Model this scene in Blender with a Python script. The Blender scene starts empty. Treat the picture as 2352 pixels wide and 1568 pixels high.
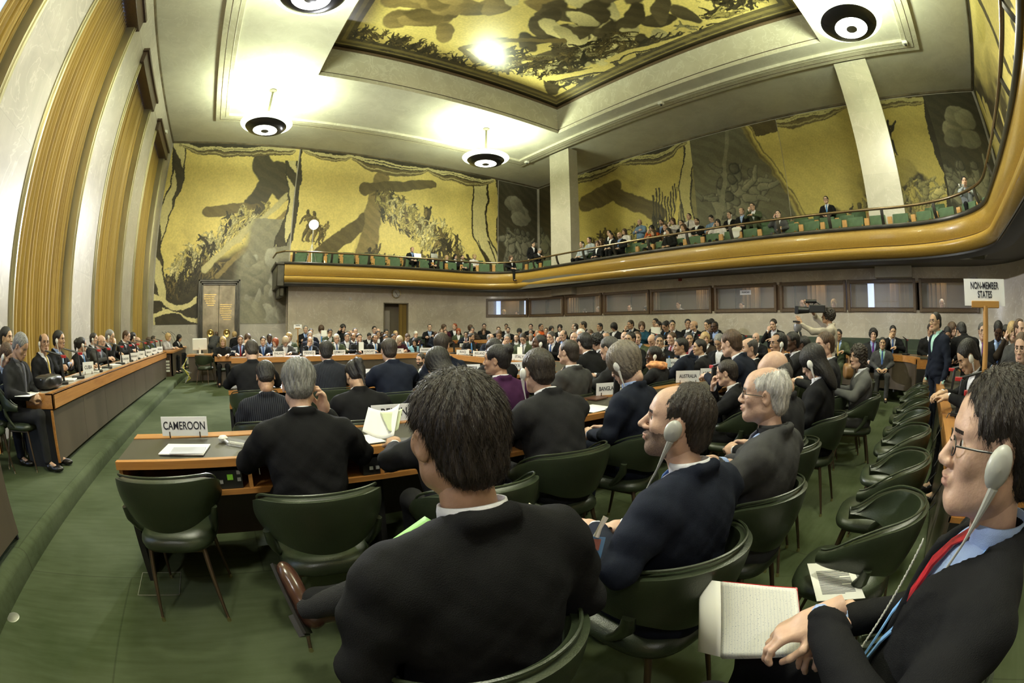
import bpy, math, random
import numpy as np
from mathutils import Matrix, Vector
PI = math.pi
rng = np.random.RandomState(7); random.seed(7)
SC = bpy.context.scene; COL = SC.collection
# ---------------- camera: full-frame fisheye lens (equisolid), 15.87 mm on a 36 mm sensor
CAMH = 1.47
FPX = 1036.8; YAW, PITCH, ROLL = -0.62493, -0.02813, -0.00114
def _rot(y, p, r):
    return (Matrix.Rotation(y, 3, 'Z') @ Matrix.Rotation(p, 3, 'X') @ Matrix.Rotation(r, 3, 'Y'))
RC = _rot(YAW, PITCH, ROLL)
cd = bpy.data.cameras.new('camera'); cam = bpy.data.objects.new('camera', cd); COL.objects.link(cam)
cd.type = 'PANO'; cd.sensor_width = 36.0; cd.sensor_fit = 'HORIZONTAL'
try:
    cd.cycles.panorama_type = 'FISHEYE_EQUISOLID'; cd.cycles.fisheye_lens = FPX/2352*36; cd.cycles.fisheye_fov = PI
except Exception:
    cd.panorama_type = 'FISHEYE_EQUISOLID'; cd.fisheye_lens = FPX/2352*36; cd.fisheye_fov = PI
cd.clip_start = 0.05; cd.clip_end = 200
mw = Matrix.Identity(4)
for i in range(3):
    mw[i][0] = RC[i][0]; mw[i][1] = RC[i][2]; mw[i][2] = -RC[i][1]
mw[2][3] = CAMH
cam.matrix_world = mw; SC.camera = cam
# ---------------- view and world
SC.view_settings.view_transform = 'Standard'; SC.view_settings.look = 'None'
SC.cycles.max_bounces = 7; SC.cycles.diffuse_bounces = 4; SC.cycles.glossy_bounces = 3; SC.cycles.transmission_bounces = 4; SC.cycles.transparent_max_bounces = 6
SC.view_settings.exposure = 0.14; SC.view_settings.gamma = 1.0
wd = bpy.data.worlds.new('sky'); SC.world = wd; wd.use_nodes = True
wd.node_tree.nodes['Background'].inputs[0].default_value = (0.50, 0.65, 1.0, 1); wd.node_tree.nodes['Background'].inputs[1].default_value = 2.5
# ---------------- lights of the hall: five bowl pendants that light the ceiling, a television floodlight and an added rear fill
LAMPS = [(0.4, 14.1), (8.9, 14.1), (0.42, 7.2), (8.95, 0.25), (0.42, 0.25)]
LAMPZ = 6.5 + CAMH
ALLLIGHTS = []
def light(name, typ, loc, power, color, aim=None, **kw):
    l = bpy.data.lights.new(name, typ); l.energy = power; l.color = color
    for k, v in kw.items(): setattr(l, k, v)
    o = bpy.data.objects.new(name, l); COL.objects.link(o); o.location = loc
    if aim is not None: o.rotation_euler = (Vector(aim)-Vector(loc)).to_track_quat('-Z', 'Y').to_euler()
    ALLLIGHTS.append(o); return o
LAMP_W = 560; TV_W = 5200
LAMP_C = (0.90, 1.0, 0.66)
TVP = (3.13, 17.9, 4.21+CAMH)
light('television_flood_beam', 'SPOT', (TVP[0]+.05, TVP[1]-.24, TVP[2]), TV_W, (0.93, 0.95, 1.0), (2.2, 3.0, 0.3), spot_size=math.radians(100), spot_blend=0.7, shadow_soft_size=0.13)
REAR_FILL = (-2.2, -3.0, 5.9)
light('rear_fill_beam', 'SPOT', REAR_FILL, 2600, (1.0, 0.97, 0.90), (6.0, 18.0, 1.8), spot_size=math.radians(58), spot_blend=0.8, shadow_soft_size=0.35)  # added unseen spot behind the camera, brightens the far wall

# ---------------- helpers
def ray(px, py):
    dx, dy = px-1176.0, py-784.0; r = math.hypot(dx, dy); th = 2*math.asin(min(r/(2*FPX), .999))
    v = RC @ Vector((math.sin(th)*dx/r, math.cos(th), -math.sin(th)*dy/r)); return v
def at(px, py, d=None, X=None, Y=None, Z=None, ring=None):
    v = ray(px, py)
    if d is not None: t = d/math.hypot(v.x, v.y)
    elif ring is not None: t = min(ring[0]/max(v.x, 1e-6), ring[1]/max(v.y, 1e-6))
    elif X is not None: t = X/v.x
    elif Y is not None: t = Y/v.y
    else: t = (Z-CAMH)/v.z
    return Vector((v.x*t, v.y*t, v.z*t+CAMH))
def tag(o, label=None, cat=None, group=None, kind=None):
    if label: o['label'] = label
    if cat: o['category'] = cat
    if group: o['group'] = group
    if kind: o['kind'] = kind
    return o
def empty(name, loc=(0,0,0), rz=0.0, label=None, cat=None, group=None, parent=None, s=1.0):
    o = bpy.data.objects.new(name, None); COL.objects.link(o); o.empty_display_size = .1
    o.location = loc; o.rotation_euler = (0, 0, rz); o.scale = (s, s, s)
    if parent: o.parent = parent
    return tag(o, label, cat, group)
def npmesh(name, V, F, mi=None, nm=1, smooth=True):
    V = np.asarray(V, np.float32); me = bpy.data.meshes.new(name)
    if isinstance(F, np.ndarray):
        k = F.shape[1]; nf = len(F); flat = F.astype(np.int32).ravel(); st = np.arange(nf, dtype=np.int32)*k; tot = None
    else:
        nf = len(F); ln = np.array([len(f) for f in F], np.int32); flat = np.array([i for f in F for i in f], np.int32)
        st = np.concatenate([[0], np.cumsum(ln)[:-1]]).astype(np.int32)
    me.vertices.add(len(V)); me.vertices.foreach_set('co', V.ravel())
    me.loops.add(len(flat)); me.loops.foreach_set('vertex_index', flat)
    me.polygons.add(nf); me.polygons.foreach_set('loop_start', st)
    if mi is not None: me.polygons.foreach_set('material_index', np.asarray(mi, np.int32))
    me.update(calc_edges=True); me.validate()
    if smooth is True: me.polygons.foreach_set('use_smooth', np.ones(len(me.polygons), bool))
    elif smooth == 'auto': me.set_sharp_from_angle(angle=math.radians(35)) if hasattr(me, 'set_sharp_from_angle') else None
    for _ in range(nm): me.materials.append(None)
    return me
def place(me, name, mats, parent=None, M=None, loc=None):
    o = bpy.data.objects.new(name, me); COL.objects.link(o)
    for i, m in enumerate(mats if isinstance(mats, (list, tuple)) else [mats]):
        if i < len(o.material_slots):
            o.material_slots[i].link = 'OBJECT'; o.material_slots[i].material = m
    if parent: o.parent = parent
    if M is not None: o.matrix_local = M
    if loc is not None: o.location = loc
    return o
def dup(root, loc=None, rz=None, label=None, group=None, parent=None):
    c = root.copy(); COL.objects.link(c)
    if parent is not None: c.parent = parent
    if loc is not None: c.location = loc
    if rz is not None: c.rotation_euler = (0, 0, rz)
    if label: c['label'] = label
    if group: c['group'] = group
    for ch in list(root.children): dup(ch, parent=c)
    return c
class MB:
    """collects simple solids, builds one mesh object"""
    def __init__(s): s.V = []; s.F = []
    def add(s, V, F):
        n = len(s.V); s.V += [tuple(v) for v in V]; s.F += [tuple(i+n for i in f) for f in F]; return s
    def box(s, a, b, M=None):
        x0,y0,z0 = a; x1,y1,z1 = b
        V = [(x0,y0,z0),(x1,y0,z0),(x1,y1,z0),(x0,y1,z0),(x0,y0,z1),(x1,y0,z1),(x1,y1,z1),(x0,y1,z1)]
        if M is not None: V = [tuple(M @ Vector(v)) for v in V]
        return s.add(V, [(0,3,2,1),(4,5,6,7),(0,1,5,4),(1,2,6,5),(2,3,7,6),(3,0,4,7)])
    def tube(s, pts, r, n=10, close=False, cap=True):
        pts = [Vector(p) for p in pts]; m = len(pts); rs = r if isinstance(r, (list, tuple)) else [r]*m
        rings = []; up = Vector((0,0,1)); prev = None
        for i, p in enumerate(pts):
            if close: t = pts[(i+1) % m]-pts[i-1]
            else: t = pts[min(i+1, m-1)]-pts[max(i-1, 0)]
            t = t.normalized() if t.length > 1e-9 else Vector((0,0,1))
            if prev is None: a = t.orthogonal().normalized()
            else: a = (prev - t*prev.dot(t)); a = a.normalized() if a.length > 1e-6 else t.orthogonal().normalized()
            prev = a; b = t.cross(a)
            rings.append([p+(a*math.cos(2*PI*k/n)+b*math.sin(2*PI*k/n))*rs[i] for k in range(n)])
        V = [v for R in rings for v in R]; F = []
        for i in range(m if close else m-1):
            for k in range(n):
                j = (i+1) % m; F.append((i*n+k, i*n+(k+1) % n, j*n+(k+1) % n, j*n+k))
        if cap and not close: F += [tuple(range(n))[::-1], tuple((m-1)*n+k for k in range(n))]
        return s.add(V, F)
    def lathe(s, prof, c=(0,0,0), n=32, M=None):
        V = []; F = []; m = len(prof)
        for r, z in prof:
            for k in range(n):
                v = Vector((c[0]+r*math.cos(2*PI*k/n), c[1]+r*math.sin(2*PI*k/n), c[2]+z)); V.append(M @ v if M is not None else v)
        for i in range(m-1):
            for k in range(n): F.append((i*n+k, i*n+(k+1) % n, (i+1)*n+(k+1) % n, (i+1)*n+k))
        return s.add(V, F)
    def sweep(s, path, prof, closed_prof=True, up=Vector((0,0,1)), side=1.0, cap=True):
        """prof: list of (u,z): u to the side*left normal of the path, z up"""
        P = [Vector(p) for p in path]; m = len(P); k = len(prof); V = []; F = []
        for i in range(m):
            t0 = (P[i]-P[i-1]) if i else (P[1]-P[0]); t1 = (P[i+1]-P[i]) if i < m-1 else (P[i]-P[i-1])
            t0.z = 0; t1.z = 0; t0 = t0.normalized(); t1 = t1.normalized(); t = (t0+t1).normalized()
            nrm = Vector((-t.y, t.x, 0))*side/max(.5, t.dot(t1))
            for u, z in prof: V.append(P[i]+nrm*u+up*z)
        for i in range(m-1):
            for j in range(k if closed_prof else k-1):
                a = i*k+j; b = i*k+(j+1) % k; F.append((a, b, b+k, a+k))
        if closed_prof and cap: F += [tuple(range(k)), tuple((m-1)*k+j for j in range(k))[::-1]]
        return s.add(V, F)
    def build(s, name, mats, parent=None, smooth='auto', bevel=0.0, M=None):
        me = npmesh(name, np.array([tuple(v) for v in s.V]), s.F, smooth=True)
        import bmesh
        bm = bmesh.new(); bm.from_mesh(me); bmesh.ops.recalc_face_normals(bm, faces=bm.faces[:]); bm.to_mesh(me); bm.free()
        if smooth is False: me.polygons.foreach_set('use_smooth', np.zeros(len(me.polygons), bool))
        elif smooth == 'auto': me.set_sharp_from_angle(angle=math.radians(40))
        o = place(me, name, mats, parent, M)
        if bevel:
            b = o.modifiers.new('bevel', 'BEVEL'); b.width = bevel; b.segments = 2; b.limit_method = 'ANGLE'; b.angle_limit = math.radians(45)
        return o
# ---------------- materials
_M = {}
def nodes(m):
    m.use_nodes = True; nt = m.node_tree; return nt, nt.nodes, nt.links, nt.nodes['Principled BSDF']
def mat(name, c, rough=.6, metal=0.0, noise=0.0, ns=20.0, bump=0.0, bs=60.0, stretch=(1,1,1), emis=None, es=0.0, coat=0.0, spec=.5, c2=None, det=4.0, sheen=0.0, alpha=None):
    if name in _M: return _M[name]
    m = bpy.data.materials.new(name); nt, N, L, P = nodes(m)
    P.inputs['Base Color'].default_value = (*c, 1); P.inputs['Roughness'].default_value = rough; P.inputs['Metallic'].default_value = metal
    P.inputs['Specular IOR Level'].default_value = spec
    if coat: P.inputs['Coat Weight'].default_value = coat; P.inputs['Coat Roughness'].default_value = .12
    if sheen: P.inputs['Sheen Weight'].default_value = sheen
    tc = N.new('ShaderNodeTexCoord'); mp = N.new('ShaderNodeMapping'); mp.inputs['Scale'].default_value = stretch
    L.new(tc.outputs['Object'], mp.inputs['Vector'])
    if noise or c2:
        n = N.new('ShaderNodeTexNoise'); n.inputs['Scale'].default_value = ns; n.inputs['Detail'].default_value = det; L.new(mp.outputs[0], n.inputs['Vector'])
        r = N.new('ShaderNodeValToRGB'); lo = c2 if c2 else tuple(x*(1-noise) for x in c); hi = c if c2 else tuple(min(1, x*(1+noise)) for x in c)
        r.color_ramp.elements[0].position = .33; r.color_ramp.elements[1].position = .67
        r.color_ramp.elements[0].color = (*lo, 1); r.color_ramp.elements[1].color = (*hi, 1)
        L.new(n.outputs['Fac'], r.inputs[0]); L.new(r.outputs[0], P.inputs['Base Color'])
    if bump:
        n2 = N.new('ShaderNodeTexNoise'); n2.inputs['Scale'].default_value = bs; n2.inputs['Detail'].default_value = 3; L.new(mp.outputs[0], n2.inputs['Vector'])
        b = N.new('ShaderNodeBump'); b.inputs['Strength'].default_value = bump; b.inputs['Distance'].default_value = .01
        L.new(n2.outputs['Fac'], b.inputs['Height']); L.new(b.outputs[0], P.inputs['Normal'])
    if emis: P.inputs['Emission Color'].default_value = (*emis, 1); P.inputs['Emission Strength'].default_value = es
    if alpha is not None: P.inputs['Alpha'].default_value = alpha
    _M[name] = m; return m
def marble(name, c, c2, vein, slab=(1.3, .9), axis='x', rough=.35, vs=1.5, vw=.03, joint=True, jd=.72):
    if name in _M: return _M[name]
    m = bpy.data.materials.new(name); nt, N, L, P = nodes(m); P.inputs['Roughness'].default_value = rough
    g = N.new('ShaderNodeNewGeometry'); sp = N.new('ShaderNodeSeparateXYZ'); L.new(g.outputs['Position'], sp.inputs[0])
    n1 = N.new('ShaderNodeTexNoise'); n1.inputs['Scale'].default_value = .9; n1.inputs['Detail'].default_value = 9; n1.inputs['Roughness'].default_value = .62; n1.inputs['Distortion'].default_value = .6
    L.new(g.outputs['Position'], n1.inputs['Vector'])
    r1 = N.new('ShaderNodeValToRGB'); r1.color_ramp.elements[0].position = .34; r1.color_ramp.elements[1].position = .66
    r1.color_ramp.elements[0].color = (*c2, 1); r1.color_ramp.elements[1].color = (*c, 1); L.new(n1.outputs['Fac'], r1.inputs[0])
    n2 = N.new('ShaderNodeTexNoise'); n2.inputs['Scale'].default_value = vs; n2.inputs['Detail'].default_value = 6; n2.inputs['Distortion'].default_value = 1.6; L.new(g.outputs['Position'], n2.inputs['Vector'])
    ab = N.new('ShaderNodeMath'); ab.operation = 'SUBTRACT'; L.new(n2.outputs['Fac'], ab.inputs[0]); ab.inputs[1].default_value = .5
    a2 = N.new('ShaderNodeMath'); a2.operation = 'ABSOLUTE'; L.new(ab.outputs[0], a2.inputs[0])
    r2 = N.new('ShaderNodeValToRGB'); r2.color_ramp.elements[0].position = 0; r2.color_ramp.elements[1].position = vw
    r2.color_ramp.elements[0].color = (.55,.55,.55,1); r2.color_ramp.elements[1].color = (0,0,0,1); L.new(a2.outputs[0], r2.inputs[0])
    mx = N.new('ShaderNodeMixRGB'); L.new(r2.outputs[0], mx.inputs[0]); L.new(r1.outputs[0], mx.inputs[1]); mx.inputs[2].default_value = (*vein, 1)
    out = mx.outputs[0]
    if joint:
        cb = N.new('ShaderNodeCombineXYZ')
        if axis == 'x': L.new(sp.outputs[0], cb.inputs[0])
        elif axis == 'y': L.new(sp.outputs[1], cb.inputs[0])
        else:
            ad = N.new('ShaderNodeMath'); ad.operation = 'ADD'; L.new(sp.outputs[0], ad.inputs[0]); L.new(sp.outputs[1], ad.inputs[1]); L.new(ad.outputs[0], cb.inputs[0])
        L.new(sp.outputs[2], cb.inputs[1])
        bk = N.new('ShaderNodeTexBrick'); L.new(cb.outputs[0], bk.inputs['Vector']); bk.inputs['Scale'].default_value = 1.0
        bk.inputs['Brick Width'].default_value = slab[0]; bk.inputs['Row Height'].default_value = slab[1]; bk.inputs['Mortar Size'].default_value = .006; bk.inputs['Mortar Smooth'].default_value = .3
        bk.inputs['Color1'].default_value = (1,1,1,1); bk.inputs['Color2'].default_value = (.90,.90,.90,1); bk.inputs['Mortar'].default_value = (jd,jd,jd,1)
        mu = N.new('ShaderNodeMixRGB'); mu.blend_type = 'MULTIPLY'; mu.inputs[0].default_value = 1; L.new(out, mu.inputs[1]); L.new(bk.outputs['Color'], mu.inputs[2]); out = mu.outputs[0]
    L.new(out, P.inputs['Base Color']); _M[name] = m; return m
def wood(name, c, c2, axis=0, rough=.35, coat=.2):
    if name in _M: return _M[name]
    m = bpy.data.materials.new(name); nt, N, L, P = nodes(m); P.inputs['Roughness'].default_value = rough; P.inputs['Coat Weight'].default_value = coat
    g = N.new('ShaderNodeNewGeometry'); mp = N.new('ShaderNodeMapping'); s = [14,14,26]
    if axis is not None: s[axis] = 1.2
    mp.inputs['Scale'].default_value = s; L.new(g.outputs['Position'], mp.inputs['Vector'])
    n = N.new('ShaderNodeTexNoise'); n.inputs['Scale'].default_value = 1.6; n.inputs['Detail'].default_value = 7; n.inputs['Distortion'].default_value = .8; L.new(mp.outputs[0], n.inputs['Vector'])
    r = N.new('ShaderNodeValToRGB'); r.color_ramp.elements[0].position = .3; r.color_ramp.elements[1].position = .72
    r.color_ramp.elements[0].color = (*c2, 1); r.color_ramp.elements[1].color = (*c, 1); L.new(n.outputs['Fac'], r.inputs[0]); L.new(r.outputs[0], P.inputs['Base Color'])
    _M[name] = m; return m
MARB_L = marble('beige_marble', (.50,.46,.40), (.38,.345,.30), (.62,.59,.52), (1.9,1.35), 'y', .38, 1.2, .02, jd=.82)
MARB_W = marble('veined_brown_marble', (.78,.70,.58), (.60,.53,.43), (.93,.90,.82), (1.35,.86), 'xy', .22, 2.2, .016, jd=.86)
MARB_C = marble('travertine', (.52,.49,.40), (.42,.39,.31), (.60,.57,.50), (9,1.9), 'xy', .3, 1.8, .02, jd=.85)
PLAST = marble('ceiling_plaster', (.60,.58,.50), (.50,.48,.41), (.62,.60,.52), rough=.8, joint=False)
GREENC = None
WOOD = wood('cherry_wood', (.50,.235,.065), (.36,.15,.038), 0)
WOODY = wood('cherry_wood_across', (.50,.235,.065), (.36,.15,.038), 1)
GOLDW = wood('golden_lacquered_wood', (.40,.255,.050), (.32,.19,.032), None, .30, .4)
DKWOOD = wood('dark_walnut', (.10,.06,.035), (.055,.032,.02), None, .4, .2)
FRWOOD = wood('brown_window_frame_wood', (.17,.11,.06), (.11,.07,.04), None, .4, .2)
PANEL = mat('grey_brown_panel', (.085,.065,.048), .32, noise=.15, ns=3, stretch=(1,1,.2), spec=.4)
BLACKP = mat('black_panel', (.012,.011,.010), .5)
INLAY = mat('olive_leather_inlay', (.045,.042,.028), .38, bump=.1, bs=300)
LEATH = mat('green_leather', (.030,.040,.021), .33, noise=.10, ns=6, bump=.12, bs=220, spec=.55)
LEATHB = mat('green_leather_bench', (.055,.075,.048), .5, noise=.1, ns=4)
SEATG = mat('green_seat_fabric', (.060,.105,.050), .8, noise=.12, ns=12)
LEGM = mat('bronze_leg_metal', (.14,.095,.06), .35, .8)
TIPM = mat('brass_tip', (.75,.62,.38), .25, 1.0)
BRASS = mat('brass', (.62,.46,.17), .28, 1.0)
FRAMEB = mat('pale_brass_frame', (.50,.46,.30), .30, .65, noise=.25, ns=1.5, stretch=(1,1,.3))
BRONZE = mat('patinated_bronze', (.25,.21,.145), .42, .85, noise=.3, ns=2.5)
BRONZD = mat('dark_bronze', (.075,.07,.055), .35, .7, noise=.25, ns=3)
RAILM = mat('bronze_rail', (.30,.22,.13), .25, .9)
PAPER = mat('paper', (.80,.79,.74), .8)
GREYP = mat('grey_paper', (.42,.42,.47), .7)
WHITEPL = mat('white_plastic', (.72,.71,.66), .35)
GREYPL = mat('grey_plastic', (.36,.36,.34), .4)
BLKPL = mat('black_plastic', (.018,.018,.018), .35)
REDPL = mat('red_plastic', (.42,.02,.02), .4)
INK = mat('black_ink', (.02,.02,.03), .7)
SIGNW = mat('white_card', (.84,.84,.86), .6)
SILV = mat('silver_metal', (.75,.75,.77), .2, 1.0)
GLASSD = None
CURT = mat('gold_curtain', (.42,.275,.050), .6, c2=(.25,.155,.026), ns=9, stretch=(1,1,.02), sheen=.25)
# ================= the hall =================
Z0 = 0.0; CE = 8.0+CAMH; XL, XR, YF, YB = -3.78, 15.60, 19.12, -3.80
def S(o): o['kind'] = 'structure'; return o
carp = bpy.data.materials.new('green_carpet'); nt, N, L, P = nodes(carp); P.inputs['Roughness'].default_value = .95; P.inputs['Specular IOR Level'].default_value = .1
g = N.new('ShaderNodeNewGeometry')
n1 = N.new('ShaderNodeTexNoise'); n1.inputs['Scale'].default_value = .8; n1.inputs['Detail'].default_value = 5; n1.inputs['Distortion'].default_value = .5; L.new(g.outputs['Position'], n1.inputs['Vector'])
mpc = N.new('ShaderNodeMapping'); mpc.inputs['Scale'].default_value = (3.0, 22, 22); L.new(g.outputs['Position'], mpc.inputs[0])
n3 = N.new('ShaderNodeTexNoise'); n3.inputs['Scale'].default_value = 1; n3.inputs['Detail'].default_value = 6; L.new(mpc.outputs[0], n3.inputs['Vector'])
mxn = N.new('ShaderNodeMixRGB'); mxn.inputs[0].default_value = .22; L.new(n1.outputs['Fac'], mxn.inputs[1]); L.new(n3.outputs['Fac'], mxn.inputs[2])
r1 = N.new('ShaderNodeValToRGB'); r1.color_ramp.elements[0].position = .36; r1.color_ramp.elements[1].position = .64
r1.color_ramp.elements[0].color = (.034,.046,.017,1); r1.color_ramp.elements[1].color = (.076,.092,.050,1)
L.new(mxn.outputs[0], r1.inputs[0])
bkc = N.new('ShaderNodeTexBrick'); L.new(g.outputs['Position'], bkc.inputs['Vector']); bkc.inputs['Scale'].default_value = 1; bkc.inputs['Brick Width'].default_value = 1.9; bkc.inputs['Row Height'].default_value = 2.6
bkc.inputs['Mortar Size'].default_value = .006; bkc.inputs['Color1'].default_value = (1,1,1,1); bkc.inputs['Color2'].default_value = (.94,.94,.94,1); bkc.inputs['Mortar'].default_value = (.72,.72,.72,1)
mm = N.new('ShaderNodeMixRGB'); mm.blend_type = 'MULTIPLY'; mm.inputs[0].default_value = 1; L.new(r1.outputs[0], mm.inputs[1]); L.new(bkc.outputs[0], mm.inputs[2])
L.new(mm.outputs[0], P.inputs['Base Color'])
n2 = N.new('ShaderNodeTexNoise'); n2.inputs['Scale'].default_value = 260; b = N.new('ShaderNodeBump'); b.inputs['Strength'].default_value = .3; b.inputs['Distance'].default_value = .004
L.new(g.outputs['Position'], n2.inputs['Vector']); L.new(n2.outputs['Fac'], b.inputs['Height']); L.new(b.outputs[0], P.inputs['Normal'])
S(MB().box((XL-.8, YB-.5, -.3), (XR+.3, YF+.5, 0)).build('floor', carp))
# carpeted dais with a rounded nosing along the window side
DZ = .16; DX = -1.83
prof = [(0,0),(0,.11),(-.015,.14),(-.05,.158),(-.10,.16),(XL-.7-DX,.16),(XL-.7-DX,0)]
d = MB(); d.sweep([(DX, YB, 0), (DX, YF, 0)], prof, side=-1)
S(d.build('floor_dais', carp))
# ---- left wall with four tall curtained bays
BAYS = [(-2.85, .10), (1.60, 4.55), (6.05, 9.0), (10.5, 13.45), (14.95, 17.9)]
BT = 7.0+CAMH
w = MB(); ys = [YB-.3]+[v for b in BAYS for v in b]+[YF+.3]
for i in range(0, len(ys), 2):
    a, bb = ys[i], ys[i+1]
    w.box((XL-.5, a, 0), (XL, bb, BT))
w.box((XL-.5, YB-.3, BT), (XL, YF+.3, CE))
S(w.build('wall_left', MARB_L, bevel=.03))
S(MB().box((XL-1.4, YB, -.3), (XL-1.25, YF, CE)).build('wall_left_outer', MARB_L)) if False else None
for i, (a, bb) in enumerate(BAYS):
    fr = MB()
    for y0, y1 in ((a, a+.16), (bb-.16, bb)):
        fr.box((XL-.42, y0, DZ), (XL+.025, y1, BT-.02)); 
        ym = (y0+y1)/2; fr.box((XL-.02, ym-.03, DZ), (XL+.06, ym+.03, BT-.02))
    fo = S(fr.build('window_%d' % (i+1), FRAMEB, bevel=.012))
    top = MB(); top.box((XL-.42, a-.06, BT-.30), (XL+.13, bb+.06, BT+.02)); top.box((XL-.4, a-.12, BT+.02), (XL+.19, bb+.12, BT+.10))
    top.build('window_pelmet', DKWOOD, fo, bevel=.01)
    # curtains in irregular pleats
    n = 420; V = []; F = []; y0, y1 = (a+.16 if i != 1 else 3.72), bb-.16; rr = np.random.RandomState(30+i)
    gap = i == 1
    ph = np.cumsum(rr.uniform(.3, 1.9, n)); ph = ph/ph[-1]*2*PI*(19 if i != 1 else 6)
    amp = np.interp(np.arange(n), np.linspace(0, n, 14), rr.uniform(.35, 1.25, 14))*.085
    zs = [DZ, DZ+.9, 3.6, 5.6, BT-.32]
    for zi, z in enumerate(zs):
        for k in range(n):
            y = y0+(y1-y0)*k/(n-1); y += (.05*math.sin(k*.02*(zi+1)+i))*(1-zi/4)
            V.append((XL-.22+amp[k]*math.sin(ph[k]+.25*math.sin(zi*1.3+k*.03))*(1-.15*zi), min(max(y, y0-.02), y1+.02), z))
    for zi in range(len(zs)-1):
        for k in range(n-1): F.append((zi*n+k, zi*n+k+1, (zi+1)*n+k+1, (zi+1)*n+k))
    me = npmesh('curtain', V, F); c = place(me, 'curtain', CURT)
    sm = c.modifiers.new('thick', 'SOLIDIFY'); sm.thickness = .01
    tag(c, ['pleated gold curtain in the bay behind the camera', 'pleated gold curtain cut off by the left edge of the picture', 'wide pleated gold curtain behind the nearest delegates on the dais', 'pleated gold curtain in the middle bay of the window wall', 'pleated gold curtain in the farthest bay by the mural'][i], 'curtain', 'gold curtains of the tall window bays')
    # window glass and bars behind the curtain
    gl = MB()
    for k in range(4):
        yy = a+.16+(bb-a-.32)*k/3; gl.box((XL-.47, yy-.03, DZ), (XL-.40, yy+.03, BT-.3))
    for k in range(6): gl.box((XL-.47, a+.16, DZ+k*1.6), (XL-.40, bb-.16, DZ+k*1.6+.05))
    gl.build('mullion', BRONZD, fo)
# daylight strip where the first curtain stops short
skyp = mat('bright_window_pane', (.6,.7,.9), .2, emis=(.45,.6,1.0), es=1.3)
S(MB().box((XL-.46, 1.70, 1.0), (XL-.44, 4.40, BT-.35)).build('window_9', skyp))
# ---- ceiling: plaster field, marble cornice frame, coffer
OX0, OX1, OY0, OY1, OZ = 1.72, 11.50, 1.49, 12.75, 9.25+CAMH
c = MB(); c.box((XL-.5, YB-.3, CE), (OX0, YF+.3, CE+.3)); c.box((OX1, YB-.3, CE), (XR+.3, YF+.3, CE+.3)); c.box((OX0, YB-.3, CE), (OX1, OY0, CE+.3)); c.box((OX0, OY1, CE), (OX1, YF+.3, CE+.3))
S(c.build('ceiling', PLAST))
MARB_B = marble('ceiling_frame_marble', (.60,.57,.46), (.50,.47,.37), (.72,.70,.60), joint=False, rough=.4)
c = MB(); t = .28
q=.006; c.box((OX0-t, OY0-t, CE+q), (OX0+q, OY1+t, OZ+.3)); c.box((OX1-q, OY0-t, CE+q), (OX1+t, OY1+t, OZ+.3)); c.box((OX0, OY0-t, CE+q), (OX1, OY0+q, OZ+.3)); c.box((OX0, OY1-q, CE+q), (OX1, OY1+t, OZ+.3))
S(c.build('ceiling_coffer', MARB_B))
def rectring(x0, x1, y0, y1, w_, z0, z1, name, m, thing=False):
    k = MB(); k.box((x0, y0, z0), (x1, y0+w_, z1)); k.box((x0, y1-w_, z0), (x1, y1, z1)); k.box((x0, y0+w_, z0), (x0+w_, y1-w_, z1)); k.box((x1-w_, y0+w_, z0), (x1, y1-w_, z1)); return S(k.build(name, m, bevel=.008))
rectring(OX0-.0, OX1+.0, OY0, OY1, .035, CE+.14, CE+.155, 'trim_1', DKWOOD)
rectring(OX0, OX1, OY0, OY1, .10, OZ-.09, OZ-.03, 'trim_2', FRWOOD)
BX0, BX1, BY0, BY1 = -1.66, 12.62, -1.74, 16.72
rectring(BX0, BX1, BY0, BY1, .55, CE-.10, CE+.01, 'trim_3', MARB_B)
rectring(BX0+.18, BX1-.18, BY0+.18, BY1-.18, .02, CE-.108, CE-.098, 'trim_4', DKWOOD)
rectring(BX0+.40, BX1-.40, BY0+.40, BY1-.40, .03, CE-.112, CE-.098, 'trim_5', MARB_C)
k = MB(); zz = CE-.07
k.box((XL, YF-.07, zz), (XR, YF, CE)); k.box((XR-.07, YB, zz), (XR, YF, CE)); k.box((XL, YB, zz), (XR, YB+.07, CE)); k.box((XL, YB, zz), (XL+.05, YF, CE))
S(k.build('trim_6', BRONZE))
# ---- upper walls behind the murals
S(MB().box((XL-.5, YF, 0), (XR+.3, YF+.3, CE)).build('wall_far', MARB_L))
S(MB().box((XR, YB-.3, 0), (XR+.3, YF, CE)).build('wall_right', MARB_L))
S(MB().box((XL-.5, YB-.3, 0), (XR+.3, YB, CE)).build('wall_rear', MARB_L))
# ---- pillars
for i, (x0, x1, y0, y1) in enumerate([(12.70, 13.22, 13.45, 14.72), (12.66, 13.22, .30, 1.46)]):
    S(MB().box((x0, y0, 2.9), (x1, y1, CE-.1)).build('trim_%d' % (7+i), MARB_C, bevel=.01))
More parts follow.
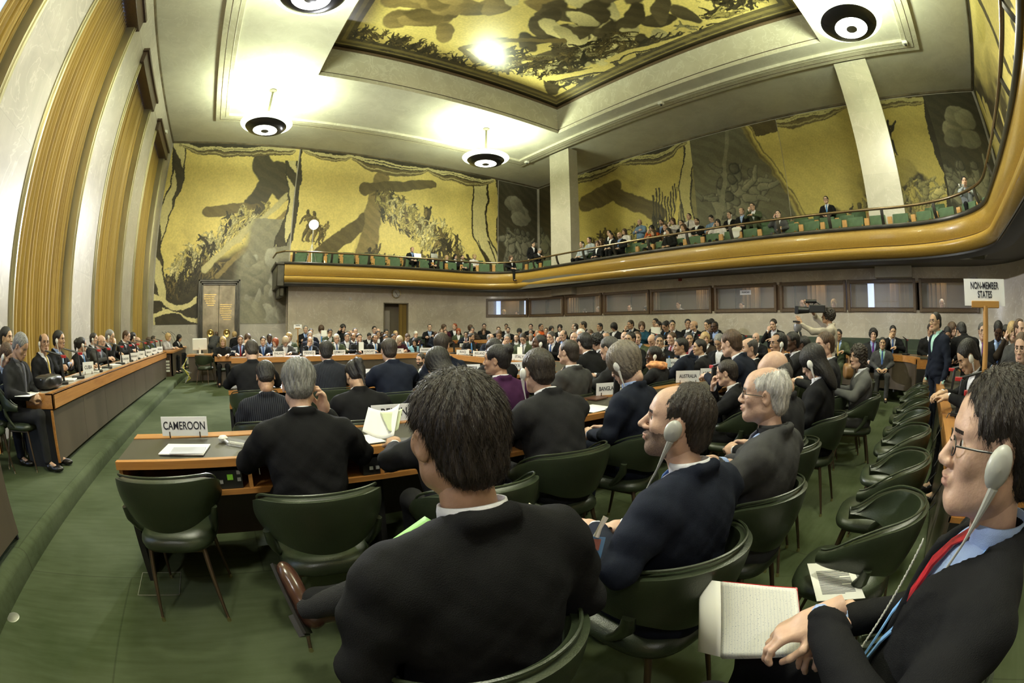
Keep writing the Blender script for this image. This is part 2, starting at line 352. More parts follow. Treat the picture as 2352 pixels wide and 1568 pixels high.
# ---- painted murals (free compositions in gold and umber)
def vnoise(H, W, cells, seed):
    r = np.random.RandomState(seed); out = np.zeros((H, W)); a = 1.0; tot = 0
    for o in range(5):
        cy, cx = max(2, int(cells[0]*2**o)), max(2, int(cells[1]*2**o)); G = r.rand(cy+1, cx+1)
        y = np.linspace(0, cy-1e-6, H); x = np.linspace(0, cx-1e-6, W); iy = y.astype(int); ix = x.astype(int)
        fy = (y-iy)[:, None]; fx = (x-ix)[None]; fy = fy*fy*(3-2*fy); fx = fx*fx*(3-2*fx)
        v = G[iy][:, ix]*(1-fy)*(1-fx)+G[iy+1][:, ix]*fy*(1-fx)+G[iy][:, ix+1]*(1-fy)*fx+G[iy+1][:, ix+1]*fy*fx
        out += v*a; tot += a; a *= .55
    return out/tot
GOLDC = np.array([.72,.59,.20]); MIDC = np.array([.25,.185,.07]); DARKC = np.array([.042,.033,.017]); LITEC = np.array([.74,.65,.32]); GREYC = np.array([.19,.175,.125]); GREYL = np.array([.34,.32,.25])
class Paint:
    def __init__(s, W, H, seed, base=None, px=38):
        s.W, s.H = W, H; s.nx, s.nz = int(W*px), int(H*px); s.u = np.linspace(0, W, s.nx)[None, :]+np.zeros((s.nz, 1)); s.v = np.linspace(0, H, s.nz)[:, None]+np.zeros((1, s.nx))
        s.r = np.random.RandomState(seed); b = GOLDC if base is None else base
        n = vnoise(s.nz, s.nx, (H/3, W/3), seed); s.n = n; s.n2 = vnoise(s.nz, s.nx, (H*1.2, W*1.2), seed+1)
        s.C = b[None, None]*(.80+.42*n)[..., None]
        s.u0, s.v0 = s.u.copy(), s.v.copy(); wa = vnoise(s.nz, s.nx, (H*.8, W*.8), seed+5)-.5; wb = vnoise(s.nz, s.nx, (H*.8, W*.8), seed+6)-.5; s.u = s.u+wa*.55; s.v = s.v+wb*.55
    def mix(s, m, c):
        m = np.clip(m, 0, 1)[..., None]; s.C = s.C*(1-m)+np.asarray(c)*m
    def ell(s, x, z, a, b, rot, c, soft=.12, wob=.25):
        R = max(a, b)*1.5; x0, x1 = int((x-R)/s.W*s.nx), int((x+R)/s.W*s.nx)+1; z0, z1 = int((z-R)/s.H*s.nz), int((z+R)/s.H*s.nz)+1
        x0, z0 = max(0, x0), max(0, z0)
        if x1 <= x0 or z1 <= z0: return
        U = s.u[z0:z1, x0:x1]-x; Vv = s.v[z0:z1, x0:x1]-z
        if U.size == 0: return
        p = U*math.cos(rot)+Vv*math.sin(rot); q = -U*math.sin(rot)+Vv*math.cos(rot)
        d = np.sqrt((p/a)**2+(q/b)**2)-1-(s.n2[z0:z1, x0:x1]-.5)*wob*2; m = np.clip(-d/soft+.5, 0, 1)[..., None]
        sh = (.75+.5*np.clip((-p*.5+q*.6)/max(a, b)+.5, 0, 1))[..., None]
        s.C[z0:z1, x0:x1] = s.C[z0:z1, x0:x1]*(1-m)+np.asarray(c)*sh*m
    def fig(s, x, z, h, c, tilt=0.0):
        ct, st = math.cos(tilt), math.sin(tilt); T = lambda a, b: (x+h*(a*ct-b*st), z+h*(a*st+b*ct)); r = s.r; c = np.asarray(c)
        hipx, ln = r.uniform(-.05, .05), r.uniform(-.14, .14); sh = (hipx+ln, .80); 
        for sx in (1, -1):
            kn = (hipx+sx*.05+r.uniform(-.06, .14)*sx, .27); ft = (kn[0]+r.uniform(-.10, .08), .02)
            s.limb(T(hipx+sx*.045, .50), T(*kn), .070*h, .050*h, c*(.9 if sx > 0 else .7)); s.limb(T(*kn), T(*ft), .048*h, .026*h, c*(.9 if sx > 0 else .7)); s.limb(T(*ft), T(ft[0]+.06, .0), .024*h, .016*h, c*.7)
        s.limb(T(hipx, .52), T(hipx*.5+ln*.5, .64), .092*h, .085*h, c*.9); s.limb(T(hipx*.5+ln*.5, .64), T(sh[0], sh[1]-.03), .085*h, .115*h, c)
        for sx in (1, -1):
            a = r.uniform(-1.4, 1.3); e = (sh[0]+sx*.11+sx*.13*math.cos(a), sh[1]+.15*math.sin(a)); a2 = a+r.uniform(-1, 1.2); w = (e[0]+sx*.13*math.cos(a2), e[1]+.15*math.sin(a2))
            s.limb(T(sh[0]+sx*.10, sh[1]), T(*e), .045*h, .035*h, c*(.95 if sx > 0 else .75)); s.limb(T(*e), T(*w), .033*h, .022*h, c*(.95 if sx > 0 else .75))
        s.limb(T(sh[0], sh[1]+.05), T(sh[0]+ln*.3, sh[1]+.13), .045*h, .055*h, c*.8); s.limb(T(sh[0]+ln*.3, sh[1]+.15), T(sh[0]+ln*.3, sh[1]+.17), .056*h, .052*h, c*.45)
    def limb(s, a, b, ra, rb, c):
        R = max(ra, rb)*1.3; x0, x1 = int((min(a[0], b[0])-R-.35)/s.W*s.nx), int((max(a[0], b[0])+R+.35)/s.W*s.nx)+1; z0, z1 = int((min(a[1], b[1])-R-.35)/s.H*s.nz), int((max(a[1], b[1])+R+.35)/s.H*s.nz)+1
        x0, z0 = max(0, x0), max(0, z0)
        if x1 <= x0 or z1 <= z0: return
        U = s.u[z0:z1, x0:x1]; Vv = s.v[z0:z1, x0:x1]
        if U.size == 0: return
        dx, dz = b[0]-a[0], b[1]-a[1]; L2 = dx*dx+dz*dz+1e-9; t = np.clip(((U-a[0])*dx+(Vv-a[1])*dz)/L2, 0, 1); px, pz = U-a[0]-t*dx, Vv-a[1]-t*dz
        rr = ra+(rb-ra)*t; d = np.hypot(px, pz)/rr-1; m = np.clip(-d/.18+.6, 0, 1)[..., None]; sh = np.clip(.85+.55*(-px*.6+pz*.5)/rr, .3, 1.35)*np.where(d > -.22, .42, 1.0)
        s.C[z0:z1, x0:x1] = s.C[z0:z1, x0:x1]*(1-m)+np.asarray(c)*sh[..., None]*m
    def crowd(s, x0, x1, zf, n, hs, cs, slope=0.0, tilt=0.0):
        for k in range(n):
            x = s.r.uniform(x0, x1); z = zf(x)+s.r.uniform(-.5, .5)*slope; s.fig(x, z, s.r.uniform(*hs), cs[s.r.randint(len(cs))]*s.r.uniform(.6, 1.25), s.r.uniform(-tilt, tilt))
    def swag(s, x0, x1, dz, zt, col=DARKC):
        t = (s.u-x0)/(x1-x0); ins = (t > 0) & (t < 1); dep = dz*4*np.clip(t, 0, 1)*(1-np.clip(t, 0, 1))*.75+dz*.35
        y = zt-s.v; m = ins & (y < dep*(1+.2*(s.n-.5))); s.mix(m*1.0, col*1.0)
        for k, wv in ((.22, .045), (.40, .035), (.78, .03)):
            s.mix((ins & (np.abs(y-dep*k) < wv)).astype(float)*.9, LITEC*.85)
        s.mix((ins & (y < dep) & (y > dep*.55)).astype(float)*.45, MIDC)
    def drape(s, x0, x1, z0, z1, ph=0, w=.5, stripes=True):
        m = (s.v > z0) & (s.v < z1); xc = np.interp(s.v, [z0, z1], [x0, x1])+.22*np.sin(s.v*1.3+ph); d = (s.u-xc)/w
        s.mix(((np.abs(d) < 1) & m).astype(float), LITEC*.9)
        if stripes:
            q = np.sin((s.v*2.3+d*1.6+.6*np.sin(s.v*1.7+ph))); s.mix(((np.abs(d) < 1) & m & (q > .15)).astype(float), DARKC*1.3)
        s.mix(((np.abs(np.abs(d)-1) < .12) & m).astype(float), DARKC)
    def band(s, xa, za, xb, zb, w, c, soft=.1):
        dx, dz = xb-xa, zb-za; L2 = dx*dx+dz*dz; t = np.clip(((s.u-xa)*dx+(s.v-za)*dz)/L2, 0, 1)
        d = np.hypot(s.u-xa-t*dx, s.v-za-t*dz)/w-1-(s.n2-.5)*.5; s.mix(np.clip(-d/soft, 0, 1), c)
    def mound(s, fx, c, soft=.5, wob=1.2):
        d = (s.v-fx(s.u))/soft+(s.n-.5)*wob*2; s.mix(np.clip(-d, 0, 1), c)
    def border(s, w, c=DARKC):
        e = np.minimum(np.minimum(s.u0, s.W-s.u0), np.minimum(s.v0, s.H-s.v0)); s.mix((e < w).astype(float), c); s.mix((np.abs(e-w*1.25) < w*.10).astype(float)*.8, GOLDC*.6)
    def build(s, name, origin, ax, az, gloss=.45, label='', hole=None):
        s.C *= (.86+.28*s.n2)[..., None]; s.C *= (1+.13*np.sign(np.sin((s.u*9+s.v*13)+6*s.n2))*np.clip(.45-s.C.mean(2), 0, .4)*2)[..., None]; s.C = np.clip(s.C, .006, .9)
        o = np.array(origin); V = (o+s.u0[..., None]*np.array(ax)+s.v0[..., None]*np.array(az)).reshape(-1, 3)
        i = np.arange(s.nz-1)[:, None]*s.nx+np.arange(s.nx-1)[None]; F = np.stack([i, i+1, i+s.nx+1, i+s.nx], -1)
        keep = np.ones(F.shape[:2], bool)
        if hole is not None: uu, vv = s.u0[:-1, :-1], s.v0[:-1, :-1]; keep = ~((uu > hole[0]) & (uu < hole[1]) & (vv > hole[2]) & (vv < hole[3]))
        F = F[keep].reshape(-1, 4)
        me = npmesh(name, V, F, smooth=False); at_ = me.color_attributes.new('paint', 'FLOAT_COLOR', 'POINT')
        col = np.concatenate([s.C.reshape(-1, 3), np.ones((s.nx*s.nz, 1))], 1).astype(np.float32); at_.data.foreach_set('color', col.ravel())
        k = 'canvas_%d' % int(gloss*100)
        if k not in _M:
            m = bpy.data.materials.new(k); nt, N, L, P = nodes(m); a = N.new('ShaderNodeVertexColor'); a.layer_name = 'paint'; P.inputs['Roughness'].default_value = gloss
            g = N.new('ShaderNodeNewGeometry'); n = N.new('ShaderNodeTexNoise'); n.inputs['Scale'].default_value = 14; n.inputs['Detail'].default_value = 6; L.new(g.outputs['Position'], n.inputs['Vector'])
            r = N.new('ShaderNodeMapRange'); r.inputs['To Min'].default_value = .72; r.inputs['To Max'].default_value = 1.28; L.new(n.outputs['Fac'], r.inputs['Value'])
            mu = N.new('ShaderNodeVectorMath'); mu.operation = 'SCALE'; L.new(a.outputs[0], mu.inputs[0]); L.new(r.outputs[0], mu.inputs['Scale']); L.new(mu.outputs[0], P.inputs['Base Color']); _M[k] = m
        ob = place(me, name, _M[k]); tag(ob, label, 'mural'); return ob
# far wall, left painting (broken by the bronze door)
MX0, MZ0 = -3.72, .26+CAMH
p = Paint(2.33-MX0, CE-.08-MZ0, 11); W_, H_ = p.W, p.H
p.mix(np.clip((p.n-.52)*6, 0, 1)*(p.u < 2.2)*(p.v < 5.2)*(p.v > 2.2)*.9, MIDC)
p.mound(lambda u: 1.4+.50*u, DARKC*1.6, .5, 1.6); p.mound(lambda u: .9+.30*u, DARKC, .5, 1.2)
p.band(5.2, 6.6, 3.9, 4.2, .45, DARKC*1.5); p.band(4.4, 6.9, 5.6, 5.6, .5, DARKC*1.6); p.band(2.2, 4.6, 4.4, 4.9, .22, MIDC*.6)
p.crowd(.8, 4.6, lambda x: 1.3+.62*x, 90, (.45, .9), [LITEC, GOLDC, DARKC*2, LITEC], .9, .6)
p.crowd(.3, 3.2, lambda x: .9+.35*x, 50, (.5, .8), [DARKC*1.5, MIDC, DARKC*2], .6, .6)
p.band(2.3, 2.2, 5.7, 5.4, .16, LITEC*.7, .3); p.band(2.9, 2.0, 5.9, 4.9, .12, MIDC, .3)
p.mix(np.clip((p.u-3.45-.28*np.maximum(p.v-1.9, 0))*3, 0, 1)*(p.v < 4.4)*(p.n*.4+.75), GREYC*1.25)
for k in range(26): p.ell(p.r.uniform(4.1, 5.9), p.r.uniform(.2, 2.9), p.r.uniform(.12, .3), p.r.uniform(.25, .5), p.r.uniform(-1, 1), (GREYL if k % 2 else GREYC)*p.r.uniform(.7, 1.25))
p.drape(-.05, .35, -.1, H_+.1, .3, .30); p.drape(5.75, 5.95, 3.2, H_-.6, 1.1, .30)
for k in range(3):
    q = np.abs(p.v-(.35+.28*k+.24*np.sin(p.u*2.2+k))); p.mix((q < .11)*(p.u < 2.1)*1.0, LITEC if k != 1 else DARKC)
p.swag(.2, 5.9, .55, H_)
p.build('mural', (MX0, YF-.015, MZ0), (1,0,0), (0,0,1), .55, 'tall gold and umber mural around the bronze double door', hole=(-1.64-MX0, .22-MX0, -1, 2.03-.26))
# far wall, right painting
z0 = 1.9+CAMH; p = Paint(12.83-2.36, CE-.08-z0, 23); H_ = p.H
p.mix(np.clip((p.n-.5)*5, 0, 1)*(p.u > 3)*.3, MIDC)
p.mound(lambda u: .9+.35*np.sin(u*.9+.5), MIDC*.6, .5, 1.5)
p.band(.4, .5, 3.4, 2.9, .36, MIDC*.45); p.band(3.4, 1.0, 4.0, 5.0, .42, MIDC*.9); p.band(3.1, 4.4, 6.6, 5.1, .26, MIDC*.5)
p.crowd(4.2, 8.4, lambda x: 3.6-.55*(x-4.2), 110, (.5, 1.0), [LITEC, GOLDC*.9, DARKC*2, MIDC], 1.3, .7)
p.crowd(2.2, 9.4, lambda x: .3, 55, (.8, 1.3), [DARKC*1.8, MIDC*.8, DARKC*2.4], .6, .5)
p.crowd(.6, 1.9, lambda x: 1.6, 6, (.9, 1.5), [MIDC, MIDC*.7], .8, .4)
p.drape(10.2, 9.2, -.1, H_, .4, .40, False); p.drape(10.15, 9.9, -.1, 2.6, 1.4, .26)
p.mix((p.u < .12)*1.0, DARKC); p.mix((p.u > 10.38)*1.0, DARKC*1.5)
p.swag(.1, 2.6, .35, H_); p.swag(2.5, 6.4, .75, H_); p.swag(6.3, 10.3, .65, H_)
p.build('mural', (2.38, YF-.015, z0), (1,0,0), (0,0,1), .5, 'wide golden mural above the far gallery, lit by the floodlight')
def grisaille(W, H, seed, kind):
    p = Paint(W, H, seed, GREYC*.95); p.mix(np.clip((p.n-.45)*4, 0, 1)*.5, DARKC*1.5)
    if kind == 'col':
        p.mix((p.u > -1)*.75, DARKC*.9)
        for k in range(5): p.fig(W*(.28+.11*k), .3, H*.52, GREYL*p.r.uniform(.8, 1.1), p.r.uniform(-.1, .1))
        for k in range(9): p.ell(W*p.r.uniform(.3, .7), H*p.r.uniform(.68, .86), W*.2, W*.16, 0, GREYL*p.r.uniform(.6, 1.0))
    else:
        for k, (x, t) in enumerate([(.16, .30), (.32, .42), (.50, .05), (.44, .2), (.64, -.25), (.86, -.55)]): p.fig(W*x, .40, H*p.r.uniform(.60, .70), GREYL*p.r.uniform(.75, 1.0), -t)
        p.band(W*.12, .4, W*.46, H*.97, .10, GREYL*.8); p.mix((p.v < .35)*.6, GREYL*.6)
    return p
p = grisaille(15.5-12.9, CE-.1-z0, 31, 'col'); p.build('mural', (12.9, YF-.015, z0), (1,0,0), (0,0,1), .6, 'narrow grey painted panel of standing figures in the far corner')
# right wall paintings, seen past the two pillars (u runs from the far corner towards the camera)
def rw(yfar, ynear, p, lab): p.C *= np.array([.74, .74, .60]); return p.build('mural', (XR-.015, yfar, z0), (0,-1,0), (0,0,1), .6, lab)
H_ = CE-.1-z0
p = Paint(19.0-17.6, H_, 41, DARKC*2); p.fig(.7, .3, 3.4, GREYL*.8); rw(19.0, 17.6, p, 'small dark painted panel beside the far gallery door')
p = Paint(17.5-9.0, H_, 42)
p.mix(np.clip((p.n-.46)*5, 0, 1)*(p.v > 2)*.6, MIDC); p.band(2.2, 4.3, 4.2, 4.7, .5, MIDC*.7); p.band(4.0, 4.6, 6.5, 3.0, .4, MIDC*.6); p.mound(lambda u: 1.0+.5*np.sin(u*1.1), MIDC*.55, .5, 1.4)
for k in range(14): x = 6.2+k*.16; p.band(x, 2.2, x+.1, 3.9+.3*math.sin(k), .045, DARKC*1.6)
p.crowd(2.5, 7.2, lambda x: 1.6, 70, (.5, .9), [GOLDC*1.1, DARKC*2, MIDC], .9, .3); p.crowd(.5, 5.0, lambda x: .3, 30, (.7, 1.1), [DARKC*2, MIDC*.6], .4, .6)
p.mix(np.clip((p.u-6.6-.25*p.v)*2, 0, 1)*(p.v < 4.6)*.75, GREYC*.9); p.band(6.6, .3, 8.3, 5.4, .09, GOLDC*1.2); p.drape(8.2, 8.35, 1.8, H_, .2, .3, False)
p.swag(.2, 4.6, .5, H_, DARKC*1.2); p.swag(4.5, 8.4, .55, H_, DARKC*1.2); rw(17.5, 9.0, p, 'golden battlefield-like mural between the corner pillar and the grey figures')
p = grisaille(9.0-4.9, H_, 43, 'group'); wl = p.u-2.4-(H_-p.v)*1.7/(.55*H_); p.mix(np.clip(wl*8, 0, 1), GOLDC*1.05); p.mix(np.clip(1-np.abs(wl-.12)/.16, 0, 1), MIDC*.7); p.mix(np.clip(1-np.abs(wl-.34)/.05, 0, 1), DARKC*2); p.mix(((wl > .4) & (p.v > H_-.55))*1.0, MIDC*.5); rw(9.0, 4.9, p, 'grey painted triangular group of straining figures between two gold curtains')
p = Paint(4.9+1.5, H_, 44)
p.ell(4.3, 2.9, 1.35, .50, .12, DARKC*2); p.ell(4.2, 3.25, 1.30, .55, .12, GOLDC*.8); p.ell(3.3, 3.1, .5, .5, .1, GOLDC*.62); p.crowd(3.7, 4.6, lambda x: 3.95, 7, (.9, 1.4), [DARKC*1.6, MIDC*.6], .2, .3); p.ell(1.6, 1.7, .6, .8, 0, MIDC*.6); p.mound(lambda u: .7+.25*u, MIDC*.5, .5, 1.3)
p.crowd(2.6, 5.6, lambda x: .8+.25*(x-2.6), 42, (.9, 1.5), [LITEC, GOLDC, DARKC*2.2, LITEC*.8], .9, .7); wl = p.u-1.5*(1-p.v/(.45*H_)); p.mix(np.clip(-wl*8, 0, 1), GREYC*.8); p.mix(np.clip(1-np.abs(wl-.1)/.14, 0, 1), MIDC*.8); p.mix(np.clip(1-np.abs(wl-.3)/.05, 0, 1), DARKC*2); p.swag(-.6, 3.2, .5, H_, MIDC*.5); p.swag(3.0, 6.4, .4, H_, MIDC*.5); p.mix((p.u > 6.2)*1.0, DARKC)
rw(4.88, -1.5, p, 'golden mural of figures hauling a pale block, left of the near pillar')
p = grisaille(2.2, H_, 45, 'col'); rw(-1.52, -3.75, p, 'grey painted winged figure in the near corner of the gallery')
p = Paint(XR-XL-.4, H_, 46); p.mix(np.clip((p.n-.44)*5, 0, 1), DARKC*2)
for k in range(40): x = p.r.uniform(0, p.W); p.band(x, p.r.uniform(.2, 2), x+p.r.uniform(-1.5, 1.5), p.r.uniform(3, 5.6), p.r.uniform(.12, .4), (DARKC*2 if k % 3 else GOLDC))
p.crowd(0, p.W, lambda x: 1.0, 60, (1, 2), [DARKC*2, MIDC, LITEC], 1.2, .6); p.border(.12)
p.build('mural', (XR-.2, YB+.015, z0), (-1,0,0), (0,0,1), .6, 'dark gold mural with slanting shapes along the near end of the gallery')
# painted coffer
p = Paint(OX1-OX0, OY1-OY0, 50, GOLDC*1.05); W_, H_ = p.W, p.H
p.mix(np.clip((p.n-.56)*6, 0, 1)*.55, MIDC)
for k in range(30): p.ell(2.6+p.r.normal()*.9, 7.6+p.r.normal()*.9, .35, .6, p.r.uniform(-1.5, 1.5), MIDC*p.r.uniform(.6, 1.2))
for k in range(70): p.ell(7.0+p.r.normal()*1.1, 6.2+p.r.normal()*1.5, .3, .65, p.r.uniform(-1.5, 1.5), (DARKC*2.2 if k % 3 else LITEC*.9)*p.r.uniform(.7, 1.2))
p.band(4.2, 9.6, 6.6, 7.4, .14, MIDC*.7); p.band(4.2, 9.6, 5.2, 10.2, .14, MIDC*.7); p.band(5.2, 10.2, 6.6, 9.0, .14, MIDC*.7)
p.crowd(.8, 4.6, lambda x: 9.9+.08*x, 60, (.4, .75), [DARKC*1.5, DARKC*2.2, MIDC*.7], .7, .8)
p.crowd(5.6, 8.8, lambda x: 9.3-.3*(x-5.6), 80, (.5, .9), [DARKC*1.4, DARKC*2, MIDC*.6, LITEC*.8], 1.2, .9)
p.crowd(7.2, 9.2, lambda x: 8.2-2.0*(x-7.2), 80, (.6, 1.1), [DARKC*1.4, DARKC*2, MIDC*.6, LITEC*.8], 2.2, .9)
p.crowd(6, 9.2, lambda x: 1.6, 60, (.6, 1.1), [DARKC*1.4, DARKC*2, GOLDC], 1.5, .9)
for (xa, za, xb, zb) in ((7.9, 9.6, 9.1, 7.4), (8.6, 7.2, 9.3, 4.0), (8.9, 3.2, 9.3, 1.2)):
    p.band(xa, za, xb, zb, .20, GOLDC*1.1, .2); p.band(xa+.1, za+.1, xb+.1, zb+.1, .05, DARKC, .2)
p.mix((np.minimum(np.minimum(p.u0, W_-p.u0), np.minimum(p.v0, H_-p.v0)) < .72)*.9, DARKC*1.5); p.mix((np.abs(np.minimum(np.minimum(p.u0, W_-p.u0), np.minimum(p.v0, H_-p.v0))-.5) < .07)*.7, GOLDC*.45)
p.border(.22, DARKC*1.0)
cm = p.build('mural', (OX0, OY0, OZ+.005), (1,0,0), (0,1,0), .30, 'large framed gold and umber ceiling painting in the coffer')
# spare mural-height gap on the far wall above the gallery door
S(MB().box((15.50, 17.0, 2.4), (15.59, 18.3, 5.1)).build('door_2', DKWOOD, bevel=.01))
# ================= gallery =================
def arc(cx, cy, r, a0, a1, n=14):
    return [(cx+r*math.cos(math.radians(a0+(a1-a0)*k/n)), cy+r*math.sin(math.radians(a0+(a1-a0)*k/n)), 0) for k in range(n+1)]
GP = [(1.93, 17.12, 0), (5.5, 17.10, 0)] + arc(9.75, 15.0, 2.08, 90, 0) + [(11.75, 12.0, 0), (11.6, 6.5, 0), (11.42, 1.0, 0)] + arc(9.25, .95, 2.17+.60, 0, -90, 18)[0:0]
GP += [(9.2+2.22*math.cos(math.radians(a)), .9-2.77*math.sin(math.radians(-a)), 0) for a in np.linspace(0, -90, 18)] + [(4.5, -1.87, 0), (XL+.1, -1.87, 0)]
def zc(z): return z+CAMH
GZ = {'cap': 2.50, 'capb': 2.42, 'gro': 2.02, 'bot': 1.74}
Lp = len(GP)
g_root = empty('gallery_front', (0,0,0)); g_root['kind'] = 'structure'
# profile u positive = towards the room (right-hand side of the path is outside the hall => side chosen below)
def gsweep(name, prof, m, par=g_root): return MB().sweep(GP, [(u, zc(z)) for u, z in prof], side=-1).build(name, m, par)
def curve_prof(pts, back): return pts+back
gsweep('cap_rail', [(-.30, 2.54), (.05, 2.54), (.085, 2.52), (.09, 2.47), (.07, 2.44), (-.30, 2.44)], BRONZD)
bulge = [(.035+.035*math.sin(k/10*PI)-.05*(k/10)**2, 2.44-.41*k/10) for k in range(11)]
gsweep('fascia', bulge+[(-.3, 2.03), (-.3, 2.44)], GOLDW)
gsweep('groove', [(-.04, 2.045), (-.04, 1.995), (-.3, 1.995), (-.3, 2.045)], BLACKP)
roll = [(.035*1+.06*math.cos(t)-.03, 1.87+.145*math.sin(t)) for t in np.linspace(PI/2, -PI/2, 12)]
roll = [(-.02, 2.012), (.03, 2.005), (.065, 1.985), (.085, 1.945), (.085, 1.90), (.065, 1.85), (.03, 1.81), (-.02, 1.775), (-.09, 1.745), (-.18, 1.73), (-.3, 1.73), (-.3, 2.012)]
gsweep('lower_roll', roll, GOLDW)
gsweep('soffit_edge', [(-.10, 1.735), (-.10, 1.69), (-.22, 1.66), (-.5, 1.66), (-.5, 1.735)], BLACKP)
# end cap by the far mural: dark bronze return with an S-shaped edge
e = MB(); ex, ey = 1.93, 17.12
e.box((ex-.30, ey-.02, zc(1.60)), (ex+.02, YF, zc(2.44))); e.box((ex-.38, ey-.05, zc(2.40)), (ex+.02, YF, zc(2.54))); e.box((ex-.14, ey+.3, zc(1.25)), (ex+.06, YF, zc(1.62)))
S(e.build('gallery_end', BRONZD, bevel=.04))
# rail and its brackets
RZ = zc(2.94)
rp = [(x, y, RZ) for x, y, _ in GP]
def inset(path, u):
    out = []
    for i in range(len(path)):
        a = Vector(path[max(i-1, 0)]); b_ = Vector(path[min(i+1, len(path)-1)]); t = (b_-a); t.z = 0; t.normalize(); out.append(Vector(path[i])+Vector((t.y, -t.x, 0))*u)
    return out
k = MB(); k.tube([Vector((1.55, 18.2, RZ-.1)), Vector((1.62, 17.5, RZ-.02))]+[Vector(q) for q in rp], .036, 10)
rail = k.build('gallery_rail', RAILM); tag(rail, 'long curved bronze handrail running above the gallery front', 'rail')
def along(path, step, start=.3):
    P = [Vector(q) for q in path]; out = []; d = start; acc = 0
    for i in range(len(P)-1):
        seg = P[i+1]-P[i]; L_ = seg.length
        while acc+L_ >= d:
            out.append((P[i]+seg*((d-acc)/L_), seg.normalized())); d += step
        acc += L_
    return out
brk = None
for p_, t in along(rp, 1.55, .35):
    m_ = MB(); nrm = Vector((t.y, -t.x, 0))
    pts = [(-.16, 2.52), (-.10, 2.60), (-.04, 2.72), (-.01, 2.84), (0, 2.92)]
    V = []; 
    for u, z in pts:
        for sgn in (-1, 1):
            for du in (-.018, .018): V.append(p_*1+nrm*0+Vector((-t.y, t.x, 0))*(-(u+du))*-1*(-1)+t*.045*sgn+Vector((0,0,zc(z)-RZ)))
    F = []
    for q in range(len(pts)-1):
        a = q*4
        F += [(a, a+1, a+5, a+4), (a+1, a+3, a+7, a+5), (a+3, a+2, a+6, a+7), (a+2, a, a+4, a+6)]
    F += [(0,2,3,1), (len(V)-4, len(V)-3, len(V)-1, len(V)-2)]
    m_.add(V, F); m_.build('bracket', BRONZD, rail)
# gallery floor steps and soffit
def offpoly(u0, u1, z0, z1, name, m):
    a = inset(GP, -u0); b_ = inset(GP, -u1); return a, b_
fl = MB(); fl.box((1.95, 17.15, zc(1.72)), (XR, YF, zc(2.10))); fl.box((11.75, YB, zc(1.72)), (XR, 17.2, zc(2.10))); fl.box((XL, YB, zc(1.72)), (11.8, -1.95, zc(2.10)))
fl.box((9.7, 14.9, zc(1.72)), (11.8, 17.2, zc(1.90))) if False else None
S(fl.build('floor_gallery', mat('gallery_soffit', (.10,.09,.07), .7)))
fl2 = MB()
for k_, (u, h) in enumerate(((1.05, .28), (1.95, .56))):
    fl2.box((11.75+u, -1.2, zc(2.1)), (XR, 15.7, zc(2.1)+h))
S(fl2.build('floor_gallery_step', carp))
# lower walls under the gallery (rounded corners), following x=13.0 / y=18.3
WX, WY, WRR = 13.0, 18.3, 2.8
LW = [(2.42, WY, 0), (6.45, WY, 0)]
LWd = [(7.63, WY, 0)] + arc(WX-WRR, WY-WRR, WRR, 90, 0, 20) + [(WX, -1.4, 0)] + [(WX-2.2+2.2*math.cos(math.radians(a)), -1.4+1.95*math.sin(math.radians(a)), 0) for a in np.linspace(0, -90, 14)] + [(4.0, -3.35, 0), (XL, -3.35, 0)]
def wallstrip(path, z0, z1, th=.25): return [(0, z0), (0, z1), (th, z1), (th, z0)]
WB, WT = .60+CAMH, 1.36+CAMH      # booth window band
lw = MB()
lw.sweep(LW, wallstrip(LW, 0, zc(1.75)), side=1)
lw.box((6.45, WY, zc(1.13)), (7.63, WY+.25, zc(1.75)))
lw.sweep(LWd, wallstrip(LWd, 0, WB), side=1); lw.sweep(LWd, wallstrip(LWd, WT, zc(1.78)), side=1)
# find the stretch of path that carries the windows
def path_pts(path, step=.1):
    P = [Vector(q) for q in path]; out = []
    for i in range(len(P)-1):
        n = max(1, int((P[i+1]-P[i]).length/step))
        for k in range(n): out.append(P[i]+(P[i+1]-P[i])*k/n)
    out.append(P[-1]); return out
FINE = path_pts(LWd, .06)
cum = [0]
for i in range(1, len(FINE)): cum.append(cum[-1]+(FINE[i]-FINE[i-1]).length)
def on(s_):
    s_ = min(max(s_, 0), cum[-1]); i = min(np.searchsorted(cum, s_), len(FINE)-1); i = max(i, 1); f = (s_-cum[i-1])/max(cum[i]-cum[i-1], 1e-6)
    p_ = FINE[i-1].lerp(FINE[i], f); t = (FINE[i]-FINE[i-1]).normalized(); return p_, t
def s_at_px(px, py=710):
    v = ray(px, py); best = None; a = math.atan2(v.x, v.y)
    for i, q in enumerate(FINE):
        if q.y > -2.6:
            dd = abs(math.atan2(q.x, q.y)-a)
            if best is None or dd < best[0]: best = (dd, cum[i])
    return best[1]
WPX = [(1115, 1213), (1217, 1295), (1299, 1384), (1389, 1493), (1497, 1637), (1643, 1787), (1793, 1943), (1951, 2106), (2113, 2252)]
SP = [(s_at_px(a), s_at_px(b_)) for a, b_ in WPX]
def seg(s0, s1, n=10): return [on(s0+(s1-s0)*k/n)[0] for k in range(n+1)]
for s0, s1 in ((0, SP[0][0]), (SP[-1][1], cum[-1])): lw.sweep(seg(s0, s1, 60), wallstrip(0, WB-.005, WT+.005), side=1)
S(lw.build('wall_lower', MARB_W))
booth = mat('booth_interior', (.115,.095,.07), .9); glassb = bpy.data.materials.new('booth_glass'); nt, N, L, P = nodes(glassb)
P.inputs['Base Color'].default_value = (.9,.92,.92,1); P.inputs['Roughness'].default_value = .02; P.inputs['Alpha'].default_value = .16; P.inputs['Specular IOR Level'].default_value = .9
